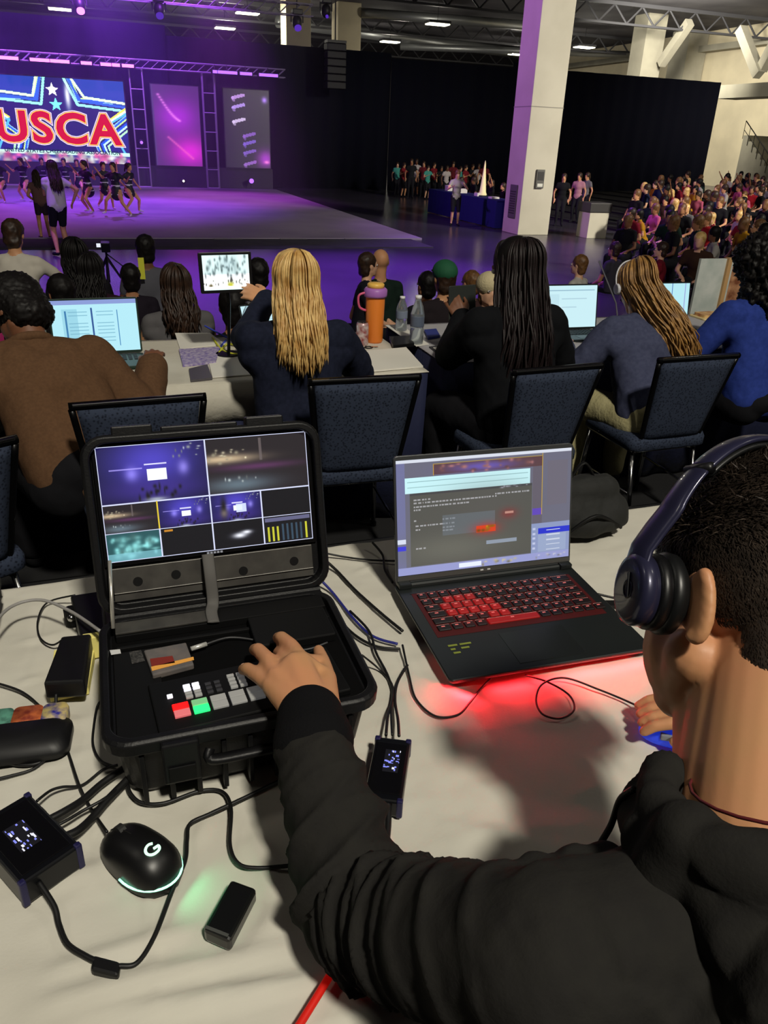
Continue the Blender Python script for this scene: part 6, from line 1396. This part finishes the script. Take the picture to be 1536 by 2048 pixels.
cable('red_cable', 'bright red cable lying on the cloth at the bottom edge', [(690, 1900, .003), (665, 1942, .002), (635, 1992, .002), (600, 2048), (560, 2110)], .0042, mat('cable_red', (190, 30, 20), .45, emit=(255, 20, 10), es=.15))
cable('laptop_side_cable', 'short cable plugged into the right side of the laptop', [(1195, 1188, .012), (1230, 1196, .008), (1290, 1206)], .0022)
o = boxpx('usb_dongle', 'small black dongle on the cloth right of the laptop', 'dongle', [(1196, 1200), (1232, 1200), (1234, 1212), (1200, 1212)], TZ+.004, .008, cab, .001)
# bags on the table edge
p = oz(1185, 1110, TZ); t = thing('backpack', 'black rounded bag at the rear table edge right of the laptop', 'bag', (p.x+.01, p.y+.085, TZ+.003))
bagm = mat('bag_black', (20, 21, 20), .8, bump=(60, .3, .006))
blob('body', [cp((-.05, 0, .055), (.07, 0, .05), .05, .048), cp((-.04, .01, .10), (.06, .01, .10), .035, .035), el((.01, 0, .045), (.11, .06, .045))], bagm, .006, 3, t, folds(.003, 40, 1))
MB().tube(sm([(-.06, -.05, .03), (0, -.062, .075), (.08, -.045, .03)], 5), .004, 6).build('zip', blkm, t, smooth=True); MB().tube(sm([(-.03, .01, .13), (0, .01, .165), (.03, .01, .13)], 5), .006, 6, flat=.5).build('handle', blkm, t, smooth=True)
p = oz(0, 1330, TZ); t = thing('camera_bag', 'black bag standing on the cloth at the left picture edge', 'bag', (p.x-.055, p.y+.09, TZ+.003))
blob('body', [cp((-.04, -.05, .045), (-.04, .09, .045), .045), cp((.01, -.05, .045), (.01, .09, .045), .04), cp((-.02, -.03, .085), (-.02, .07, .085), .03)], bagm, .006, 3, t, folds(.003, 40, 2))
MB().tube(sm([(.045, -.06, .02), (.052, 0, .055), (.045, .08, .02)], 5), .003, 6).build('zip', blkm, t, smooth=True)

# ================================================================ THE OPERATOR
skh = mat('skin_operator', (190, 140, 98), .5, nz=16, col2=(198, 138, 100), bump=(260, .08, .001))
hood_m = mat('hoodie_black_fleece', (35, 34, 33), .95, nz=40, col2=(38, 37, 35), bump=(300, .3, .0015), spec=.1)
fdir = Vector((-.18, .847, -.46)); HX = axes(fdir, (.27, .45, .83))
H = dp(1388, 1212, .665)+HX @ Vector((.086, .014, .008)); N = dp(1540, 1640, .61)
WL = oz(622, 1437, 1.595); EL = dp(712, 1832, .77); SL = dp(1095, 1930, .575); SR = SL+Vector((.37, .0, .0))
PC = Vector((.46, .02, 1.20))
WR = oz(1470, 1500, TZ+.035)+Vector((.03, -.01, .01)); ER = ik(SR, WR, .30, .26, (1, -.6, -.3))[0]
hs = head_shapes(H, HX, .96, 0)
X = HX
hs += [cp(H+X @ Vector((0, -.035, -.045)), N+Vector((0, 0, -.02)), .058, .062), cp(H+X @ Vector((0, -.02, -.05)), N+Vector((.0, .02, -.03)), .056, .058)]
hs += [el(H+X @ Vector((0, .035, -.045)), (.066, .062, .070), X), cp(H+X @ Vector((-.052, .01, -.050)), H+X @ Vector((-.018, .058, -.088)), .028, .022), cp(H+X @ Vector((.052, .01, -.050)), H+X @ Vector((.018, .058, -.088)), .028, .022), cp(H+X @ Vector((0, .04, -.075)), N+Vector((0, .03, -.03)), .03, .05)]
# clearer left ear
for k in (-1, 1):
    e = H+X @ Vector((k*.076, .002, -.006))
    hs += [cp(e+X @ Vector((k*.006, -.018+.004*math.sin(a), .024*math.cos(a)))*1.0, e+X @ Vector((k*.010, -.020-.012*math.sin(a+.5), .030*math.cos(a+.5))), .0060, .0060) for a in np.arange(.0, PI, .18)]
hs += [el(H+X @ Vector((0, -.050, -.045)), (.0585, .0505, .098), X)]
body = hs+[cp(SL, N-Vector((0, 0, .05)), .05), cp(SR, N-Vector((0, 0, .05)), .05), el((.45, .20, 1.50), (.15, .10, .18)), el((.455, .10, 1.30), (.14, .10, .14)), el(PC, (.15, .11, .10)),
           cp(SL, EL, .042, .036), cp(EL, WL, .036, .025), cp(SR, ER, .042, .036), cp(ER, WR, .036, .025)]
HPL, HPR = PC+Vector((-.09, .02, -.01)), PC+Vector((.09, .02, -.01)); KL = Vector((.18, .43, 1.245)); KR = Vector((.66, .45, 1.245)); AL = Vector((.16, .40, .80)); AR = Vector((.68, .42, .80))
for a, k_, an in ((HPL, KL, AL), (HPR, KR, AR)): body += [cp(a, k_, .075, .056), cp(k_, k_.lerp(an, .35), .052, .054), cp(k_.lerp(an, .35), an, .054, .034), cp(an-Vector((0, 0, .03)), an+Vector((0, .16, -.06)), .034, .028)]
# left hand spread over the buttons: joints read from its pose above the panel
hz = 1.600
def J(px, py, z): return oz(px, py, z)
kn = [J(603, 1322, hz+.006), J(576, 1336, hz+.004), J(553, 1352, hz), J(543, 1372, hz-.006)]
fing = [[kn[0], J(582, 1292, hz-.004), J(563, 1276, hz-.014), J(556, 1276, hz-.028)], [kn[1], J(566, 1312, hz-.014), J(558, 1306, hz-.030), J(560, 1306, hz-.040)],
        [kn[2], J(536, 1320, hz-.004), J(517, 1300, hz-.014), J(509, 1299, hz-.028)], [kn[3], J(520, 1354, hz-.012), J(495, 1338, hz-.022), J(486, 1339, hz-.034)]]
rad = [(.0115, .0105, .0096, .0084), (.0112, .0100, .0090, .0080), (.0112, .0103, .0096, .0082), (.0106, .0100, .0090, .0076)]
for f_, rd in zip(fing, rad):
    for i in range(3): body.append(cp(f_[i], f_[i+1], rd[i], rd[i+1]))
wr0 = J(596, 1426, hz+.002); wr1 = J(650, 1412, hz+.002)
for k_, b_ in zip(kn, (wr1.lerp(wr0, .25), wr1.lerp(wr0, .45), wr1.lerp(wr0, .7), wr0)): body.append(cp(b_, k_, .0175, .0125))
body += [cp(kn[0], kn[3], .0118, .0108), cp(wr0, wr1, .019, .019), cp(WL, (wr0+wr1)/2, .026, .024), cp((kn[0]+kn[1])/2, (wr0+wr1)/2, .016, .018)]
th = [J(652, 1400, hz-.004), J(652, 1356, hz-.010), J(645, 1322, hz-.018), J(637, 1300, hz-.026)]
for i, (a_, b_) in enumerate(((.0165, .0135), (.0130, .0100), (.0100, .0078))): body.append(cp(th[i], th[i+1], a_, b_))
# right hand closed over the blue mouse
mdir = Vector((math.sin(-math.radians(62)), math.cos(math.radians(62)), 0)); mc = Vector(bmouse.location)+Vector((0, 0, .036)); mside = Vector((mdir.y, -mdir.x, 0))
palm = mc-mdir*.045+Vector((0, 0, .012)); body += [cp(WR, palm, .026, .024), cp(WR+Vector((0, 0, .004)), mc-mdir*.015+Vector((0, 0, .010)), .022, .016)]
for k, off in enumerate((-.026, -.009, .008, .024)):
    a_ = mc-mdir*.012+mside*off+Vector((0, 0, .011)); b_ = a_+mdir*.034+mside*off*.1+Vector((0, 0, -.001)); c_ = b_+mdir*.022+Vector((0, 0, -.009)); d_ = c_+mdir*.012+Vector((0, 0, -.012))
    body += [cp(palm+mside*off*.6, a_, .014, .0105), cp(a_, b_, .0100, .0092), cp(b_, c_, .0092, .0084), cp(c_, d_, .0084, .0074)]
a_ = palm-mside*.020-Vector((0, 0, .012)); b_ = a_+mdir*.030-mside*.020-Vector((0, 0, .010)); c_ = b_+mdir*.030+mside*.002-Vector((0, 0, .004)); body += [cp(palm, a_, .018, .014), cp(a_, b_, .0135, .011), cp(b_, c_, .011, .0086)]
body += [cp(th[2], kn[0], .0085, .010), cp(th[1], kn[0], .012, .012)]
op = blob('person', body, skh, .0031, 4); tag(op, 'boy with short dark hair in black hoodie and headphones, reaching into the video case', 'person')
# nails
nm_ = mat('nail_pink', (226, 176, 150), .3)
for f_ in (fing[0], fing[2], fing[3]):
    d_ = (f_[3]-f_[2]).normalized(); c = f_[2].lerp(f_[3], .55)+Vector((0, 0, 1)).cross(d_).cross(d_)*-.0068; MB().ell(c, (.0042, .0042, .0016), 12, 6).build('fingernail', nm_, op, smooth=True)
K_ = {'s': 1.0, 'HX': HX, 'H': H}; eyes(K_, op)
# hoodie
arm_line = [WL, EL, SL, N]
def hood_disp(P):
    out = .0030*fbm(P, 15, 4)+.0012*fbm(P, 45, 6)
    pts = [np.array(p) for p in (oz(622, 1450, 1.59), EL, SL)]; s0 = 0
    best = np.full(len(P), 1e9); S_ = np.zeros(len(P)); PH = np.zeros(len(P))
    for i in range(2):
        a = pts[i]; d = pts[i+1]-a; L = np.linalg.norm(d); d = d/L; u = np.clip((P-a)@d, 0, L); q = P-a-u[:, None]*d; dist = np.linalg.norm(q, axis=1); k = dist < best
        up = np.array([0, 0, 1.0]); e1 = np.cross(d, up); e1 /= np.linalg.norm(e1); e2 = np.cross(e1, d); ph = np.arctan2(q@e1, q@e2)
        best[k] = dist[k]; S_[k] = (s0+u)[k]; PH[k] = ph[k]; s0 += L
    w_ = np.clip((.125-best)/.04, 0, 1)
    L1 = np.linalg.norm(pts[1]-pts[0])
    cr = np.exp(-((S_-L1)/.13)**2)*.7+.3
    f1 = np.sin(S_*95+1.6*np.cos(PH+.6)+1.5*np.sin(S_*23)); f2 = np.sin(S_*58-2.1*np.sin(PH)+.8)
    rdg = (1-np.abs(f1))**1.6*.75+(1-np.abs(f2))**2.0*.9-.6
    amp = np.clip(S_/.05, 0, 1)
    out += w_*amp*cr*.0095*rdg
    # broad diagonal folds over the back
    bk = np.clip((best-.10)/.08, 0, 1)*np.clip((1.72-P[:, 2])/.05, 0, 1)
    f3 = np.sin(P[:, 0]*46-P[:, 2]*30+P[:, 1]*22+1.5*np.sin(P[:, 1]*14)); out += bk*.011*(1-np.abs(f3))**1.3
    return out
g = .020
sh = [cp(oz(626, 1478, 1.589), oz(628, 1505, 1.585), .040, .044), cp(oz(628, 1500, 1.585), WL.lerp(EL, .55), .044, .055), cp(WL.lerp(EL, .55), EL, .055, .061), cp(EL, SL, .061, .069),
      cp(SL, N-Vector((.04, .02, .075)), .070, .062), cp(SR, N-Vector((-.03, .02, .075)), .070, .062), cp(SR, ER, .075, .062), cp(ER, WR, .060, .044),
      el((.44, .22, 1.52), (.205, .135, .19)), el((.455, .13, 1.33), (.185, .135, .17)), el(PC+Vector((0, 0, .02)), (.180, .135, .10)), cp(SL+Vector((.02, -.02, -.06)), (.38, .10, 1.34), .075, .11), cp(SR+Vector((-.02, -.02, -.06)), (.54, .10, 1.34), .075, .11)]
# shoulder bunches along the top edge
for px, py, Z, r_ in ((1010, 1765, .63, .020), (1080, 1752, .64, .022), (1150, 1735, .645, .022), (1205, 1728, .65, .02)): sh.append(cp(dp(px, py, Z), dp(px+25, py+130, Z-.05), r_, r_))
hoodie = blob('hoodie', sh, hood_m, .0042, 5, op, hood_disp)
cuff = blob('cuff', [cp(oz(621, 1438, 1.594), oz(627, 1482, 1.589), .0395, .0462)], mat('hoodie_rib', (17, 17, 19), .95, bump=(400, .5, .002), spec=.1), .004, 3, op)
# hood lying round the neck
sh = []; ring = []
for k in range(15):
    a = math.radians(-150+k*300/14)   # open towards the front
    rx, ry = .086, .078; ring.append(N+Vector((rx*math.sin(a), -ry*math.cos(a)+.002, .012+.024*math.cos(a))))
for k in range(14): sh.append(cp(ring[k], ring[k+1], .022 if 2 < k < 12 else .018)); sh.append(cp(ring[k]+Vector((0, 0, -.03)), ring[k+1]+Vector((0, 0, -.03)), .028))
sh += [el(N+Vector((.0, -.108, -.040)), (.120, .055, .085)), cp(N+Vector((-.07, -.06, -.03)), N+Vector((.0, -.15, -.13)), .04, .035), cp(N+Vector((.07, -.06, -.03)), N+Vector((.0, -.15, -.13)), .04, .035), cp(ring[3], ring[3]+Vector((-.02, .0, -.06)), .028, .028), cp(ring[11], ring[11]+Vector((.02, .0, -.06)), .028, .028)]
hood = blob('hood', sh, hood_m, .0042, 5, op, lambda P: .003*fbm(P, 22, 1)+.005*(1-np.abs(np.sin(P[:, 0]*38+P[:, 1]*30-P[:, 2]*34)))**1.6)
shorts = blob('shorts', [el(PC, (.175, .13, .10)), cp(HPL, HPL.lerp(KL, .82), .092, .078), cp(HPR, HPR.lerp(KR, .82), .092, .078)], cloth_m('shorts_black', (18, 18, 20)), .008, 4, op, folds(.004, 16, 2))
for an in (AL, AR): blob('shoe', [cp(an-Vector((0, 0, .035)), an+Vector((0, .16, -.062)), .046, .040)], mat('shoe_dark', (25, 25, 28), .5), .008, 3, op)
o = MB().tube(sm([dp(1268, 1578, .64), dp(1240, 1600, .655), dp(1222, 1650, .665), dp(1195, 1700, .67), dp(1180, 1760, .67)], 6), .0030, 8).build('drawstring', cab, op, smooth=True)
nk = []
for k in range(24):
    a = 2*PI*k/24; nk.append(N+Vector((.0655*math.cos(a), .0655*math.sin(a)-.004, .036-.036*math.sin(a))))
o = MB().tube(nk, .0014, 6, closed=True).build('neck_cord', mat('cord_dark_red', (96, 30, 34), .6), smooth=True); tag(o, 'thin dark red cord around the neck of the boy in the hoodie', 'necklace')
# hair: a scalp layer and many short strands
def hair_region(v):   # local head coords: True where hair grows
    x, y, z = v; 
    if z > .045: return y < .092-.15*max(0, .07-z)
    if z > -.02: return y < .030 - (.050 if z < .012 else .0)
    return y < -.040-(-.02-z)*.10 and z > -.142
scalp = [el(H+X @ Vector((0, -.014, .034)), (.0795, .0965, .091), X), el(H+X @ Vector((0, -.048, -.030)), (.060, .050, .075), X)]
hair_d = mat('hair_operator_dark', (38, 31, 26), .6, nz=60, col2=(58, 48, 40), spec=.3)
mb = MB(); gh = random.Random(2); cnt_h = 0
E1c, E1r = Vector((0, -.014, .041)), Vector((.0785, .0965, .1010)); E2c, E2r = Vector((0, -.050, -.045)), Vector((.060, .052, .100))
while cnt_h < 34000:
    u = Vector((gh.gauss(0, 1), gh.gauss(0, 1), gh.gauss(0, 1))).normalized(); lowr = gh.random() < .28
    cc, rr3 = (E2c, E2r) if lowr else (E1c, E1r); p = cc+Vector((u.x*rr3.x, u.y*rr3.y, u.z*rr3.z))
    if not hair_region(p): continue
    oc, orr = (E1c, E1r) if lowr else (E2c, E2r); dq = Vector(((p.x-oc.x)/orr.x, (p.y-oc.y)/orr.y, (p.z-oc.z)/orr.z))
    if dq.length < .93: continue
    nrm = Vector((u.x/rr3.x, u.y/rr3.y, u.z/rr3.z)).normalized()
    topw = max(0, min(1, (p.z-.02)/.06)); ln = .006+.011*topw; fl = Vector((gh.gauss(0, .25), -.35+gh.gauss(0, .25)+.9*topw*(1 if p.y > .02 else -.2), -.9+1.0*topw)); fl = (fl-nrm*fl.dot(nrm))
    d_ = (nrm*(.12+.08*topw)+fl*.9).normalized(); e_ = p+d_*ln; sd_ = nrm.cross(d_).normalized()*(.0006+.0002*topw); mid = p.lerp(e_, .55)+nrm*ln*.12
    A_ = [H+X @ q for q in (p-sd_, p+sd_, mid+sd_*.8, mid-sd_*.8, e_)]; b0 = len(mb.v); mb.v += [tuple(q) for q in A_]; mb.f += [(b0, b0+1, b0+2, b0+3), (b0+3, b0+2, b0+4)]; mb.m += [0, 0]; cnt_h += 1
hair = mb.build('hair', hair_d, op, smooth=False)
def scalp_surface():   # thin scalp layer in hair colour, cut along the hairline
    mb = MB()
    for cc, rr3 in ((E1c, E1r*1.004), (E2c, E2r*1.01)):
        n, m2 = 72, 48; idx = {}; vs = []
        for i in range(m2+1):
            for j in range(n):
                th_, ph_ = PI*i/m2, 2*PI*j/n; vs.append(cc+Vector((rr3.x*math.sin(th_)*math.cos(ph_), rr3.y*math.sin(th_)*math.sin(ph_), rr3.z*math.cos(th_))))
        fs = [(i*n+j, (i+1)*n+j, (i+1)*n+(j+1) % n, i*n+(j+1) % n) for i in range(m2) for j in range(n) if hair_region(vs[i*n+j]) and hair_region(vs[(i+1)*n+(j+1) % n])]
        mb.add([H+X @ v for v in vs], fs)
    return mb.build('hair_base', mat('hair_scalp_dark', (34, 26, 21), .7, nz=90, col2=(48, 38, 30)), op, smooth=True)
scalp_surface()
# headphones
hp_m = mat('headphone_satin_blue_black', (42, 42, 66), .32, .3, coat=.3); cush = mat('ear_cushion_leather', (16, 17, 18), .38); hpk = mat('headphone_joint_black', (12, 12, 14), .4)
t = thing('headphones', 'dark blue black over-ear headphones worn by the boy in the hoodie', 'headphones', (0, 0, 0))
for k in (-1, 1):
    c0 = Vector((k*.080, .016, .002)); ax_ = Vector((k, 0, 0)); toe = Matrix.Rotation(k*math.radians(16), 3, 'Z')
    def disc(x0, x1, r0, r1, n=36): return [[H+X @ (c0+Vector((k*x, r*1.0*math.cos(a)*.92, r*math.sin(a)*1.08))) for a in np.linspace(0, 2*PI, n, endpoint=False)] for x, r in ((x0, r0), (x1, r1))]
    def rings(pr): return [[H+X @ (c0+toe @ Vector((k*x*.92, r*.86*math.cos(a)*.94, r*.86*math.sin(a)*1.08))) for a in np.linspace(0, 2*PI, 40, endpoint=False)] for x, r in pr]
    cu = MB().loft(rings([(0, .026), (-.0005, .034), (.004, .0395), (.012, .0405), (.017, .038), (.018, .034)])).build('ear_cushion', cush, t, smooth=True)
    cpo = MB().loft(rings([(.018, .034), (.019, .0375), (.027, .0372), (.029, .034), (.0295, .030)])).build('ear_cup', hpk, t, smooth=True)
    MB().loft(rings([(.0297, .030), (.031, .0350), (.042, .0352), (.0465, .033), (.0480, .028), (.0478, .0)])).build('cup_shell', hp_m, t, smooth=True)
    MB().loft(rings([(.0478, .010), (.0484, .0095), (.0484, .0075), (.0478, .007)]), ) .build('round_mark', mat('mark_dark', (12, 12, 18), .3), t, smooth=True)
    mb = MB(); mb.tube([H+X @ (c0+toe @ Vector((k*.0446, -.0015, -.008+.0045*q))) for q in range(6)], .0012, 6); mb.build('round_mark_stem', mat('mark_dark', (12, 12, 18), .3), t)
def bandp(a, rx=.106, off=0.0): return H+X @ Vector((-math.cos(a)*(rx+off), .018-.036*math.sin(a)+.0*a, .030+(.126+off)*math.sin(a)))
def bandring(pts, wv, tv):
    mb = MB(); R3 = []
    for i, p in enumerate(pts):
        a = pts[max(0, i-1)]; b = pts[min(len(pts)-1, i+1)]; tg = (b-a).normalized(); ot = (p-(H+X @ Vector((0, .0, .03)))); ot = (ot-tg*ot.dot(tg)).normalized(); wd = tg.cross(ot)
        R3.append([p+wd*wv[i]*math.cos(q)*1.0+ot*tv[i]*math.sin(q) for q in np.linspace(0, 2*PI, 16, endpoint=False)])
    return mb.loft(R3)
al = np.linspace(math.radians(42), math.radians(138), 26); P_ = [bandp(a, off=.002) for a in al]; bandring(P_, [.0135]*26, [.0045]*26).build('headband', hp_m, t, smooth=True)
P_ = [bandp(a, off=-.004) for a in al]; bandring(P_, [.0125]*26, [.0045]*26).build('headband_padding', cush, t, smooth=True)
for sgn in (0, 1):
    f_ = (lambda a: a) if sgn == 0 else (lambda a: PI-a)
    k = -1 if sgn == 0 else 1; c0 = H+X @ Vector((k*.117, .024, .020)); ps = [bandp(f_(a), off=.002) for a in np.linspace(math.radians(41), math.radians(20), 7)]+[H+X @ Vector((k*.1145, .022, .040)), c0]
    ps = sm(ps, 2); n_ = len(ps); bandring(ps, [.0135+.0045*(i/n_)**2 for i in range(n_)], [.0042+.001*(i/n_) for i in range(n_)]).build('arm_slider', hp_m, t, smooth=True)
    MB().tube([bandp(f_(math.radians(42)), off=.002)+X @ Vector((0, q, 0)) for q in (-.014, .014)], .0052, 8).build('slider_joint', hpk, t, smooth=True)
settle(t, H)
